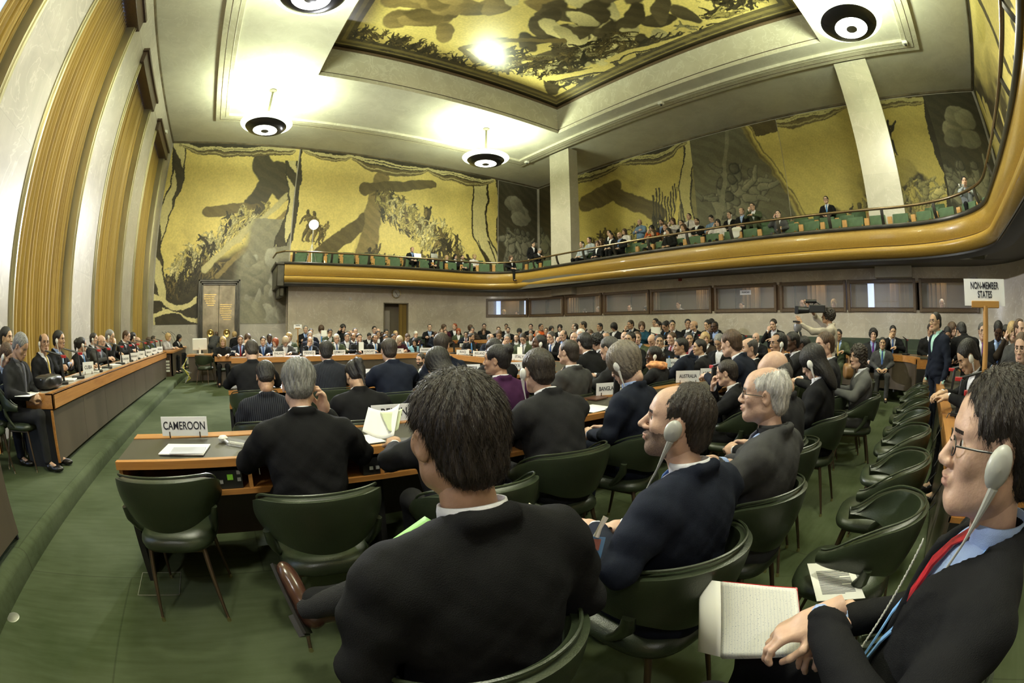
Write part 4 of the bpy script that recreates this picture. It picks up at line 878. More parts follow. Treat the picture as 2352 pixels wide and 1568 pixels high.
# --- name signs
def txt(s_, size, name, m, parent, M, xs=.82, bold=.0):
    cu = bpy.data.curves.new(name, 'FONT'); cu.body = s_; cu.size = size; cu.align_x = 'CENTER'; cu.align_y = 'CENTER'; cu.extrude = .0015; cu.offset = bold; cu.space_line = .85
    t = bpy.data.objects.new(name, cu); COL.objects.link(t); dg = bpy.context.evaluated_depsgraph_get(); me = bpy.data.meshes.new_from_object(t.evaluated_get(dg)); bpy.data.objects.remove(t); bpy.data.curves.remove(cu)
    me.materials.clear(); me.materials.append(None); co = np.zeros(len(me.vertices)*3, np.float32); me.vertices.foreach_get('co', co); co = co.reshape(-1, 3); co[:, 0] *= xs; me.vertices.foreach_set('co', co.ravel()); me.update()
    return place(me, name, m, parent, M)
def sign(text, loc, heading, lab, w=.345, h=.125, both=True, fs=None):
    """heading = direction in which the printed front looks"""
    r = empty('name_sign', loc, -math.radians(heading)+PI, lab, 'sign'); M90 = Matrix.Rotation(PI/2, 4, 'X')
    MB().box((-w/2, -.003, .012), (w/2, .003, .012+h)).build('card', SIGNW, r)
    for sx in (-1, 1): MB().box((sx*w*.33-.004, -.007, 0), (sx*w*.33+.004, .007, .04)).build('clip', LEGM, r)
    if text:
        fs = fs or min(.085, .30/max(1, len(text))*1.95); xs = min(.85, (w*.86)/(len(text)*fs*.66))
        txt(text, fs, 'lettering', INK, r, Matrix.Translation((0, -.0035, .012+h*.52)) @ M90, xs, .0008)
        if both: txt(text, fs, 'lettering', INK, r, Matrix.Translation((0, .0035, .012+h*.52)) @ Matrix.Rotation(PI, 4, 'Z') @ M90, xs, .0008)
    return r
def sg(text, px, where, lab, **k): v = at(px[0], px[1], **where); v.z = k.pop('z', DH); return sign(text, v, k.pop('hd', 180), lab, **k)
sg('CAMEROON', (424, 990), dict(Y=3.02), 'white sign reading CAMEROON on the near end of the outer horseshoe desk', hd=186)
for t_, px in (('NETHERLANDS', 544), ('FINLAND', 641), ('FRANCE', 710), ('GERMANY', 779), ('HUNGARY', 848), ('INDIA', 914), ('INDONESIA', 977)):
    sg(t_, (px, 810), dict(Y=12.72 if t_ == 'NETHERLANDS' else 11.75), 'white sign reading %s on the far arm of the inner horseshoe' % t_ if t_ != 'NETHERLANDS' else 'white sign reading NETHERLANDS on the short end desk')
for t_, px, hd in (('IRAQ', 1063, 255), ('IRELAND', 1102, 262), ('ITALY', 1193, 268)): v = at(px, 815, X=5.78); v.z = DH; sign(t_, v, 225, 'white sign reading %s on the right side of the inner horseshoe' % t_)
sg('BANGLADESH', (1402, 905), dict(Y=3.05), 'white sign reading BANGLADESH on the outer desk by the grey-haired delegate', hd=195)
sg('BENIN', (905, 950), dict(Y=3.05), 'white sign half hidden behind the open papers on the outer desk', hd=185)
sg('MALAYSIA', (1078, 845), dict(Y=5.92), 'white sign reading MALAYSIA behind the foremost head', hd=190)
sg('GABON', (868, 858), dict(Y=5.92), 'white sign reading GABON half hidden left of the navy suit on the inner desk', hd=190)
sg('KENYA', (1180, 835), dict(Y=5.92), 'white sign reading KENYA half hidden on the inner desk beside the purple jacket', hd=190)
v = at(1580, 872, Y=3.05); v.z = DH; sign('AUSTRALIA', v, 215, 'white sign reading AUSTRALIA above the bearded headset wearer', w=.34, h=.15)
v = at(1633, 862, Y=3.0); v.z = DH; sign('ARGENTINA', v, 212, 'white sign reading ARGENTINA beside the dark hand-propped head', w=.34, h=.15)
v = at(1553, 818, d=8.0); v.z = .80; sign('UNITED STATES', v, 235, 'white sign reading UNITED STATES on the right side of the horseshoe', w=.36, h=.15)
v = at(1066, 785, Y=14.3); v.z = .80; sign('SLOVAKIA', v, 190, 'white sign reading SLOVAKIA on the second far desk')
v = at(1418, 772, X=10.95); v.z = RZ3+DH; sign('CHILE', v, 235, 'white sign reading CHILE on the raised outer desk')
v = at(1382, 770, X=10.95); v.z = RZ3+DH; sign('CHINA', v, 235, 'white sign partly behind papers left of the CHILE sign')
v = at(671, 806, Y=13.9); v.z = .80; sign('NORWAY', v, 180, 'white sign reading NORWAY behind the short-haired blonde delegate')
v = at(203, 852, X=-2.45); v.z = .90; sign('CUBA', v, 128, 'white sign reading CUBA on the dais desk', w=.22, h=.16, fs=.07)
for px, t_, lab in ((286, 'ECUADOR', 'white sign reading ECUADOR on the dais desk, second from the near end'), (307, 'BURUNDI', 'small white sign just beyond the ECUADOR sign on the dais desk'), (324, 'CHAD', 'small white sign before a stack of papers on the dais desk'), (341, 'DJIBOUTI', 'small white sign fifth along the dais desk'), (354, 'EGYPT', 'small white sign sixth along the dais desk'), (367, 'ESTONIA', 'small white sign at the far end of the dais desk')):
    v = at(px, 800, X=-2.33); v.z = .90; sign(t_, v, 128, lab, w=.24, h=.15, fs=.05)
v = at(1710, 673, X=13.05); fs_ = empty('language_plate', (WX+.02, at(1712, 673, X=WX).y, WT-.20), -PI/2, 'small white plate reading FRANCAIS in a booth window', 'sign')
MB().box((-.20, -.006, -.07), (.20, 0, .07)).build('plate', SIGNW, fs_); txt('FRANCAIS', .08, 'lettering', INK, fs_, Matrix.Translation((0, -.008, 0)) @ Matrix.Rotation(PI/2, 4, 'X'), .75)
# tall post signs
def post_sign(base, top, w, h, text, lab, heading, pr_=.028):
    r = empty('post_sign', base, PI-math.radians(heading), lab, 'sign'); H = top-base[2]; M90 = Matrix.Rotation(PI/2, 4, 'X')
    MB().tube([(0, 0, 0), (0, 0, H-h*.95)], pr_, 12).build('pole', mat('orange_wood', (.42,.22,.06)), r)
    MB().box((-w*.34, -.02, H-h*1.02), (w*.34, .02, H-h*.78)).build('crosspiece', mat('orange_wood', (.42,.22,.06)), r, bevel=.004)
    MB().box((-w/2, -.001, H-h*.95), (w/2, .008, H)).build('card', SIGNW, r)
    for k_, l_ in enumerate(text.split('|')): txt(l_, h*.34, 'lettering', INK, r, Matrix.Translation((0, -.004, H-h*(.25+.31*k_))) @ M90, .62, .0012)
    MB().lathe([(0, .02), (.14, .015), (.15, 0), (0, 0)], n=20).build('foot', DKWOOD, r); return r
d_ = 4.15
vt = at(2260, 640, d=d_); vb = at(2256, 850, d=d_); post_sign((vt.x, vt.y, DH), vt.z, .44, .225, 'NON-MEMBER|STATES', 'white sign on a wooden post reading NON-MEMBER STATES', math.degrees(math.atan2(-vt.x, -vt.y)) % 360-10)
vt = at(684, 745, Y=16.0); post_sign((vt.x, vt.y, .0), vt.z, .30, .15, 'PALESTINE', 'small white post sign standing before the veined wall at the far left', 180, .018)
# ================= people =================
def snet(F, o, h):
    nx, ny, nz = F.shape; S_ = (F < 0)
    c = np.zeros((nx-1, ny-1, nz-1), np.uint8)
    for i in (0, 1):
        for j in (0, 1):
            for k in (0, 1): c += S_[i:nx-1+i, j:ny-1+j, k:nz-1+k]
    act = (c > 0) & (c < 8); idx = -np.ones(act.shape, np.int64); A = np.argwhere(act); idx[act] = np.arange(len(A))
    P_ = np.zeros((len(A), 3)); n_ = np.zeros(len(A)); I, J, K = A.T
    cor = [(i, j, k) for i in (0,1) for j in (0,1) for k in (0,1)]
    for a in cor:
        for ax in range(3):
            if a[ax]: continue
            b = list(a); b[ax] = 1
            fa = F[I+a[0], J+a[1], K+a[2]]; fb = F[I+b[0], J+b[1], K+b[2]]; m = (fa < 0) != (fb < 0)
            t = np.where(m, fa/(fa-fb+1e-12), 0); p = np.array(a, float)[None]+t[:, None]*(np.array(b)-np.array(a))[None]; P_[m] += p[m]; n_[m] += 1
    V = (A+P_/np.maximum(n_, 1)[:, None])*h+np.array(o)[None]
    Q = []
    for ax in range(3):
        sl0 = [slice(None)]*3; sl1 = [slice(None)]*3; sl0[ax] = slice(0, -1); sl1[ax] = slice(1, None)
        a = S_[tuple(sl0)]; b = S_[tuple(sl1)]; u, v = (ax+1) % 3, (ax+2) % 3
        e = np.argwhere(a != b); ok = (e[:, u] > 0) & (e[:, v] > 0) & (e[:, u] < F.shape[u]-1) & (e[:, v] < F.shape[v]-1); e = e[ok]
        if not len(e): continue
        sg_ = a[tuple(e.T)]
        def cell(du, dv): q = e.copy(); q[:, u] += du; q[:, v] += dv; return idx[tuple(q.T)]
        q = np.stack([cell(-1, -1), cell(0, -1), cell(0, 0), cell(-1, 0)], 1); q[~sg_] = q[~sg_][:, ::-1]; Q.append(q)
    Q = np.concatenate(Q) if Q else np.zeros((0, 4), int)
    Q = Q[(Q >= 0).all(1)]; return V, Q
class Fld:
    def __init__(s, lo, hi, h):
        s.o = np.array(lo, float); s.h = h; n = np.ceil((np.array(hi)-s.o)/h).astype(int)+1
        s.ax = [s.o[i]+h*np.arange(n[i]) for i in range(3)]; s.F = np.full(tuple(n), .5, np.float32); s.X, s.Y, s.Z = np.meshgrid(*s.ax, indexing='ij', sparse=True)
    def sub(s, lo, hi):
        sl = []
        for i in range(3):
            a = int(np.floor((lo[i]-s.o[i])/s.h)); b = int(np.ceil((hi[i]-s.o[i])/s.h))+1; sl.append(slice(max(0, a), max(0, min(s.F.shape[i], b))))
        return tuple(sl), s.ax[0][sl[0]][:, None, None], s.ax[1][sl[1]][None, :, None], s.ax[2][sl[2]][None, None, :]
    def _c(s, sl, d, k, op):
        G = s.F[sl]
        if G.size == 0: return
        if op == 'u': hh = np.clip(.5+.5*(G-d)/k, 0, 1); s.F[sl] = G*(1-hh)+d*hh-k*hh*(1-hh)
        else: d = -d; hh = np.clip(.5-.5*(G-d)/k, 0, 1); s.F[sl] = G*(1-hh)+d*hh+k*hh*(1-hh)
    def cap(s, a, b, r1, r2=None, k=.02, op='u'):
        r2 = r1 if r2 is None else r2; a = np.array(a, float); b = np.array(b, float); m = max(r1, r2)+k+2*s.h
        sl, x, y, z = s.sub(np.minimum(a, b)-m, np.maximum(a, b)+m); d = b-a; L2 = max(1e-9, d@d)
        t = np.clip(((x-a[0])*d[0]+(y-a[1])*d[1]+(z-a[2])*d[2])/L2, 0, 1)
        s._c(sl, np.sqrt((x-a[0]-t*d[0])**2+(y-a[1]-t*d[1])**2+(z-a[2]-t*d[2])**2)-(r1+(r2-r1)*t), k, op); return s
    def ell(s, c, r, k=.02, op='u', R=None, p=2):
        c = np.array(c, float); r = np.array(r, float); m = r.max()+k+2*s.h; sl, x, y, z = s.sub(c-m, c+m); x, y, z = x-c[0], y-c[1], z-c[2]
        if R is not None:
            R = np.array(R); x, y, z = R[0,0]*x+R[1,0]*y+R[2,0]*z, R[0,1]*x+R[1,1]*y+R[2,1]*z, R[0,2]*x+R[1,2]*y+R[2,2]*z
        if p != 2: k0 = (np.abs(x/r[0])**p+np.abs(y/r[1])**p+np.abs(z/r[2])**p)**(1/p); s._c(sl, (k0-1)*r.min(), k, op); return s
        k0 = np.sqrt((x/r[0])**2+(y/r[1])**2+(z/r[2])**2); k1 = np.sqrt((x/r[0]**2)**2+(y/r[1]**2)**2+(z/r[2]**2)**2); s._c(sl, k0*(k0-1)/np.maximum(k1, 1e-6), k, op); return s
    def half(s, n, d, k=.02):   # keep n.p < d
        n = np.array(n, float); n /= np.linalg.norm(n); q = n[0]*s.X+n[1]*s.Y+n[2]*s.Z-d; hh = np.clip(.5-.5*(s.F-q)/k, 0, 1); s.F = (s.F*(1-hh)+q*hh+k*hh*(1-hh)).astype(np.float32); return s
    def mesh(s): return snet(s.F, s.o, s.h)
def Rx(a): c, s_ = math.cos(a), math.sin(a); return np.array([[1,0,0],[0,c,-s_],[0,s_,c]])
def Rz(a): c, s_ = math.cos(a), math.sin(a); return np.array([[c,-s_,0],[s_,c,0],[0,0,1]])
# ---- head in its own frame (centre between the ears, face towards +y)
def head_geo(h, nose=1.0, jaw=1.0, fat=0.0):
    f = Fld((-.105, -.13, -.19), (.105, .145, .135), h)
    f.ell((0, -.018, .028), (.076+fat*.3, .097, .088), .03); f.ell((0, .022, -.040), (.060*jaw+fat, .066, .082), .03); f.ell((0, .045, .03), (.056, .046, .062), .03)
    f.ell((0, .068, -.094), (.024*jaw+fat, .022, .020), .03)
    for s_ in (-1, 1):
        f.cap((s_*.052*jaw, -.005, -.065), (s_*.020, .066, -.100), .018+fat, .014, .03); f.ell((s_*(.042+fat*.5), .060, -.022), (.022, .020, .022), .02)
        f.cap((s_*.010, .084, .030), (s_*.044, .066, .026), .010, .009, .012)
        f.ell((s_*.031, .097, .006), (.019, .021, .013), .008, 's')
        f.cap((s_*.018, .0775, .013), (s_*.044, .070, .010), .0055, .0045, .004); f.cap((s_*.018, .078, -.006), (s_*.044, .070, -.004), .0045, .004, .004)
        f.ell((s_*.013, .098, -.034), (.009, .011, .008), .006)
        E = Rz(s_*-.35) @ Rx(-.15); f.ell((s_*.079, -.012, -.008), (.007, .020, .032), .006, R=E); f.ell((s_*.087, -.006, -.006), (.006, .011, .018), .005, 's', R=E)
    f.cap((0, .082, .018), (0, .108*nose, -.028), .0085, .0115, .012)
    f.ell((0, .088, -.062), (.026, .014, .016), .012); f.ell((0, .0995, -.0565), (.022, .0075, .0045), .004); f.ell((0, .098, -.0685), (.019, .0075, .0055), .004); f.ell((0, .108, -.0622), (.024, .008, .0013), .003, 's')
    f.cap((0, -.028, -.06), (0, -.036, -.125), .050+fat*.6, .046, .035)
    V, Q = f.mesh(); c = V[Q].mean(1); x, y, z = c.T; mi = np.zeros(len(Q), int); ax = np.abs(x)
    mi[(ax < .023) & (z < -.0535) & (z > -.074) & (y > .088)] = 1
    mi[(ax > .011) & (ax < .046) & (z > .019+(.0)) & (z < .0275) & (y > .066)] = 2
    mi[(mi == 0) & (z < -.036) & (z > -.125) & (y > .012) & (y > .05-(ax-.03)*1.4-.03)] = 3
    mi[(ax < .028) & (z < -.0425) & (z > -.0535) & (y > .088)] = 4
    VV, QQ, MM = [V], [Q], [mi]; n = len(V)
    for s_ in (-1, 1):     # eyeballs
        e = []; qs = []; ms = []; nu, nv = 12, 8
        for i in range(nv+1):
            for j in range(nu): t = PI*i/nv; p = 2*PI*j/nu; e.append((s_*.031+.0125*math.sin(t)*math.cos(p), .0715+.0125*math.cos(t), .003+.0125*math.sin(t)*math.sin(p)))
        for i in range(nv):
            for j in range(nu): qs.append((i*nu+j, i*nu+(j+1) % nu, (i+1)*nu+(j+1) % nu, (i+1)*nu+j)); ms.append(6 if i < 2 else 5)
        VV.append(np.array(e)); QQ.append(np.array(qs)+n); MM.append(np.array(ms)); n += len(e)
    return np.concatenate(VV), np.concatenate(QQ), np.concatenate(MM)
def sinn(x, y, z, f, s_=0): return np.sin(f*x+1.7*np.sin(f*.6*z+s_))*np.sin(f*y+1.3*np.sin(f*.7*x+2+s_))*.5+.5*np.sin(f*1.9*z+1.9*np.sin(f*.8*y+s_))*np.sin(f*1.6*x+s_*2)
def hair_geo(style, h=.006, near=False):
    t = {'s': .011, 'q': .007, 'r': .009, 'b': .007, 'c': .030, 'o': .026, 'l': .022, 'p': .010, 'u': .012, 'h': .020, 'a': .012, 'n': .004, 'z': .020, 'v': .0045}[style]
    f = Fld((-.16, -.21, -.34 if style in 'lphz' else -.2), (.16, .15, .19), h)
    f.ell((0, -.020, .030), (.078+t, .100+t, .092+t), .01)
    if style in 'sravq': f.ell((0, -.075, -.045), (.062, .045, .055), .03)
    if style == 'b' or style == 'n': f.ell((0, -.07, -.045), (.060, .045, .050), .03)
    if style in 'o': f.ell((0, -.02, -.04), (.092+t*.2, .078, .095), .04)
    if style in 'lz': f.ell((0, -.03, -.05), (.094, .075, .10), .03); f.ell((0, -.075, -.16), (.095, .050, .14), .05)
    if style == 'p': f.ell((0, -.06, -.035), (.064, .05, .05), .02); f.cap((0, -.115, .085), (0, -.150, .04), .026, .030, .015); f.cap((0, -.150, .04), (0, -.140, -.17), .034, .014, .02)
    if style == 'u': f.ell((0, -.06, -.035), (.064, .05, .05), .02); f.ell((0, -.105, .085), (.052, .045, .045), .012)
    if style == 'a': f.ell((0, -.125, -.02), (.06, .05, .06), .02); f.cap((0, -.13, -.03), (0, -.10, -.16), .04, .03, .02)
    if style == 'c': f.ell((0, -.04, .03), (.105, .105, .10), .02)
    if style == 'h': f.ell((0, -.01, -.06), (.088, .085, .10), .03); f.ell((0, -.03, -.19), (.12, .10, .09), .05)
    X, Y, Z = f.X, f.Y, f.Z
    # front: keep hair behind the hairline
    hl = {'s': .070, 'r': .030, 'b': .020, 'c': .062, 'o': .074, 'l': .072, 'p': .060, 'u': .060, 'h': .075, 'a': .055, 'n': .02, 'z': .070, 'v': .06, 'q': .03}[style]
    fr = np.minimum(Y-hl*.45, 9)-.0     # face side plane for z below forehead
    # face mask: an ellipsoid region in front
    faz = {'s': .066, 'r': .085, 'b': .12, 'c': .058, 'o': .052, 'l': .060, 'p': .066, 'u': .066, 'h': .060, 'a': .07, 'n': .12, 'z': .058, 'v': .07, 'q': .095}[style]
    wx = {'s': .085, 'r': .085, 'b': .085, 'c': .078, 'o': .058, 'l': .056, 'p': .08, 'u': .08, 'h': .058, 'a': .08, 'n': .09, 'z': .060, 'v': .085, 'q': .088}[style]
    face = np.sqrt((X/wx)**2+(np.maximum(.13-Y, 0)/(.112 if style in 'srbnavq' else .10))**2*np.where(Z > -.0, 1, .95)+((Z+.03)/(faz+.03))**2*np.where(Z > -.03, 1, .25))-1
    f.F = (f.F+t*.95*np.clip(1-face/.30, 0, 1)*(style not in 'hlzo')).astype(np.float32); f.F = np.maximum(f.F, -face*.07).astype(np.float32)
    if style in 'srbnauvq' or style == 'p':
        # clear the ear and the cheek, square nape
        ear = np.sqrt(((np.abs(X)-.085)/.035)**2+((Y-.000)/.030)**2+((Z+.012)/.036)**2)-1; f.F = (f.F+t*.9*np.clip(1-ear/.9, 0, 1)+t*.8*np.clip(1-(Z+.098)/.045, 0, 1)).astype(np.float32); f.F = np.maximum(f.F, -ear*.03).astype(np.float32)
        
        side = np.minimum(np.maximum(Y+.012, 0), .2); f.F = np.maximum(f.F, (-(Z+.098)+side*1.1)*.8 if style != 'p' else -(Z+.30)).astype(np.float32)
    if style == 'n': f.F = np.maximum(f.F, Z+.9*0-.0).astype(np.float32)
    if style == 'b':
        top = np.sqrt((X/.066)**2+((Y-.045)/.135)**2+((Z-.11)/.085)**2)-1; f.F = np.maximum(f.F, -top*.06).astype(np.float32)
    if style == 'q': tmp = np.sqrt((X/.072)**2+((Y-.080)/.075)**2+((Z-.10)/.085)**2)-1; f.F = (f.F+t*np.clip(1-tmp/.5, 0, 1)).astype(np.float32); f.F = np.maximum(f.F, -tmp*.05).astype(np.float32)
    if style == 'r':
        for s_ in (-1, 1): tmp = np.sqrt(((X-s_*.05)/.035)**2+((Y-.06)/.05)**2+((Z-.085)/.045)**2)-1; f.F = np.maximum(f.F, -tmp*.03).astype(np.float32)
    amp = {'c': .010, 'a': .004, 'h': .002, 's': .0030, 'z': .009, 'v': .0004, 'n': .0008}.get(style, .0028)
    ang = np.arctan2(X, Y+.02); rad = np.sqrt(X**2+(Y+.02)**2)
    st = np.sin(ang*46+5*np.sin(Z*38)+9*rad*10)*.6+np.sin(ang*23-4*np.sin(Z*24+1))*.5 if style not in 'cz' else sinn(X, Y, Z, 95)*1.4
    f.F = (f.F+amp*st*np.clip((Z+.25)*8, .4, 1)).astype(np.float32)
    return f.mesh()
def headset_geo(sides=(-1, 1)):
    m = MB()
    for s_ in sides:
        M = Matrix.Translation((s_*.094, .004, -.015)) @ Matrix.Rotation(s_*PI/2, 4, 'Y') @ Matrix.Rotation(.25*s_, 4, 'Z')
        V = []; F = []; n = 20; prof = [(0, .016), (.6, .014), (.9, .008), (1, .0), (.85, -.010), (.5, -.016), (0, -.018)]
        for q, z in prof:
            for k in range(n): a = 2*PI*k/n; V.append(M @ Vector((.036*q*math.cos(a)*(1), .027*q*math.sin(a), z)))
        for i in range(len(prof)-1):
            for k in range(n): F.append((i*n+k, i*n+(k+1) % n, (i+1)*n+(k+1) % n, (i+1)*n+k))
        m.add(V, F); m.tube([(s_*.098, .006, -.045), (s_*.090, .020, -.095), (s_*.078, .032, -.145), (s_*.068, .045, -.19), (s_*.062, .060, -.25)], [.011, .006, .003, .003, .0028], 8)
    return m
def glasses_geo():
    m = MB()
    for s_ in (-1, 1):
        c = Vector((s_*.032, .098, .000)); m.tube([(c.x+.0225*math.cos(t), c.y-.004*abs(math.cos(t)), c.z+.0155*math.sin(t)) for t in np.linspace(0, 2*PI, 21)[:-1]], .0016, 6, close=True)
        m.tube([(s_*.055, .094, .004), (s_*.076, .05, .004), (s_*.082, -.005, .002)], .0018, 6)
    m.tube([(-.010, .101, .004), (.010, .101, .004)], .0014, 6); return m
# ---- hand: wrist at the origin, fingers along +y, palm facing -z, thumb on +x (mirrored for left)
def hand_geo(curl=.5, h=.0045, spread=.05, thumb=0.0):
    f = Fld((-.07, -.06, -.13), (.095, .21, .05), h); f.ell((0, .050, 0), (.042, .054, .015), .012, p=3); f.cap((0, -.05, 0), (0, .03, 0), .026, .030, .02); f.ell((.026, .030, -.010), (.020, .032, .017), .015)
    for i, (x, L_, r) in enumerate(((.031, .070, .0090), (.011, .080, .0094), (-.011, .074, .0090), (-.031, .058, .0080))):
        a = 0; p = np.array([x, .092-abs(x-.005)*.25, 0]); dirx = (x)*spread*8
        for k, q in enumerate((.46, .30, .24)):
            a += curl*(.75 if k == 0 else 1.0)*(1+.12*i); dv = np.array([dirx, math.cos(a), -math.sin(a)]); dv /= np.linalg.norm(dv); p2 = p+dv*L_*q; f.cap(p, p2, r*(1-.07*k), r*(1-.07*(k+1)), .004); p = p2
    p = [(.034, .022, -.008), (.058, .050, -.016-.02*curl), (.060-.02*curl, .080, -.026-.03*curl), (.052-.03*curl, .098, -.030-.04*curl)]
    for a, b, r in zip(p[:-1], p[1:], (.0125, .0105, .0092)): f.cap(a, b, r, r*.92, .006)
    return f.mesh()
HANDS = {c: hand_geo(c) for c in (.25, .6, 1.05)}
def hand_at(w, d, n, right, curl):
    V, Q = HANDS[curl]; V = V.copy()
    if not right: V[:, 0] *= -1; Q = Q[:, ::-1]
    y = np.array(d, float); y /= np.linalg.norm(y); z = -np.array(n, float); z -= y*(z@y); z /= np.linalg.norm(z); x = np.cross(y, z)
    return V @ np.stack([x, y, z])+np.array(w), Q
# ---- poses: lean, head yaw, head pitch, elbows, wrists, hand dirs, palm normals, curl
L3 = lambda *a: tuple(a)
POSES = {
 'up': dict(lean=.06, hy=0, hp=.05, el=[(.27,.13,.80), (-.27,.13,.80)], wr=[(.13,.36,.835), (-.15,.36,.835)], hd=[(-.5,.8,-.05), (.5,.8,-.05)], pn=[(0,0,-1)]*2, cu=[.25,.25]),
 'ul': dict(lean=.02, hy=40, hp=.04, el=[(.27,.10,.80), (-.27,.12,.80)], wr=[(.12,.34,.835), (-.12,.36,.835)], hd=[(-.6,.7,-.05), (.6,.7,-.05)], pn=[(0,0,-1)]*2, cu=[.6,.25]),
 'ur': dict(lean=.02, hy=-40, hp=.04, el=[(.27,.12,.80), (-.27,.10,.80)], wr=[(.12,.36,.835), (-.12,.34,.835)], hd=[(-.6,.7,-.05), (.6,.7,-.05)], pn=[(0,0,-1)]*2, cu=[.25,.6]),
 'wr': dict(lean=.36, hy=5, hp=.50, el=[(.30,.30,.79), (-.30,.28,.79)], wr=[(.10,.50,.835), (-.12,.48,.835)], hd=[(-.4,.85,-.1), (.6,.7,-.05)], pn=[(0,-.3,-1),(0,0,-1)], cu=[.6,.25]),
 'fw': dict(lean=.30, hy=-8, hp=.10, el=[(.31,.26,.79), (-.31,.26,.79)], wr=[(.10,.46,.835), (-.10,.46,.835)], hd=[(-.7,.6,0), (.7,.6,0)], pn=[(0,0,-1)]*2, cu=[.6,.6]),
 'ch': dict(lean=.20, hy=0, hp=.12, el=[(.22,.33,.80), (-.28,.25,.80)], wr=[(.08,.34,1.03), (-.05,.42,.835)], hd=[(-.25,-.15,1), (.7,.6,0)], pn=[(-.2,-1,-.1),(0,0,-1)], cu=[1.05,.25]),
 'lp': dict(lean=-.06, hy=0, hp=.04, el=[(.27,.00,.76), (-.27,.00,.76)], wr=[(.10,.24,.655), (-.10,.24,.655)], hd=[(-.7,.6,-.1), (.7,.6,-.1)], pn=[(0,-.2,-1)]*2, cu=[.6,.6]),
 'ld': dict(lean=.08, hy=0, hp=.55, el=[(.27,.06,.76), (-.27,.06,.76)], wr=[(.10,.30,.70), (-.10,.30,.70)], hd=[(-.5,.8,.1), (.5,.8,.1)], pn=[(-.6,0,-.6),(.6,0,-.6)], cu=[.6,.6]),
 'll': dict(lean=-.05, hy=38, hp=.02, el=[(.27,.00,.76), (-.27,.00,.76)], wr=[(.08,.24,.66), (-.10,.24,.66)], hd=[(-.7,.6,-.1), (.7,.6,-.1)], pn=[(0,-.2,-1)]*2, cu=[.6,.6]),
 'lr': dict(lean=-.05, hy=-38, hp=.02, el=[(.27,.00,.76), (-.27,.00,.76)], wr=[(.10,.24,.66), (-.08,.24,.66)], hd=[(-.7,.6,-.1), (.7,.6,-.1)], pn=[(0,-.2,-1)]*2, cu=[.6,.6]),
 'cr': dict(lean=-.02, hy=0, hp=.03, el=[(.27,.12,.80), (-.27,.12,.80)], wr=[(-.06,.235,.86), (.06,.215,.82)], hd=[(-1,.05,.2), (1,.0,.1)], pn=[(0,-1,0)]*2, cu=[.6,.6]),
 'ph': dict(lean=.02, hy=10, hp=.05, el=[(.30,.14,.86), (-.27,.05,.78)], wr=[(.135,.10,1.10), (-.10,.26,.70)], hd=[(-.25,-.2,.9), (.6,.7,0)], pn=[(-1,-.1,0),(0,0,-1)], cu=[.6,.6]),
}
for q, base in (('st', 'lp'), ('bd', 'wr'), ('gd', 'cr'), ('rs', 'lp')):
    POSES[q] = dict(POSES[base]); POSES[q]['stand'] = True
POSES['st'].update(lean=.0, hy=15, hp=.03, el=[(.27,-.03,1.12), (-.27,-.03,1.12)], wr=[(.27,.06,.86), (-.27,.06,.86)], hd=[(0,.1,-1),(0,.1,-1)], pn=[(-1,0,0),(1,0,0)])
POSES['bd'].update(lean=.85, hp=.3, el=[(.27,.45,.98), (-.27,.45,.98)], wr=[(.2,.62,.80), (-.2,.62,.80)], hd=[(0,.8,-.3)]*2, pn=[(0,0,-1)]*2)
POSES['gd'].update(el=[(.28,.10,1.20), (-.28,.10,1.20)], wr=[(-.06,.20,1.26), (.06,.185,1.22)])
POSES['rs'].update(lean=-.02, hy=0, hp=-.05, el=[(.22,.30,1.62), (-.30,.30,1.38)], wr=[(-.06,.40,1.80), (-.30,.52,1.50)], hd=[(-.3,.3,.9), (0,.4,.9)], pn=[(0,.3,-1),(.6,0,-1)], cu=[.6,.25])
def solve(po):
    P0 = np.array([0, 0, .50]) if not po.get('stand') else np.array([0, 0, .95]); T = Rx(-po['lean']); tor = lambda x, y, z: P0+T @ np.array([x, y, z])
    H0 = tor(0, .015, .56)+Rx(-po['lean']*.55) @ np.array([0, .050, .130]); HR = Rz(math.radians(po['hy'])) @ Rx(-po['hp']-po['lean']*.35)
    return P0, T, tor, H0, HR
def legs(po):
    if po.get('stand'): return [((s_*.10, 0, .93), (s_*.11, .02, .50), (s_*.12, -.02, .09)) for s_ in (1, -1)]
    return po.get('legs') or [((s_*.10, .02, .52), (s_*.13, .43, .53), (s_*.13, .44, .09)) for s_ in (1, -1)]
_poses = {}
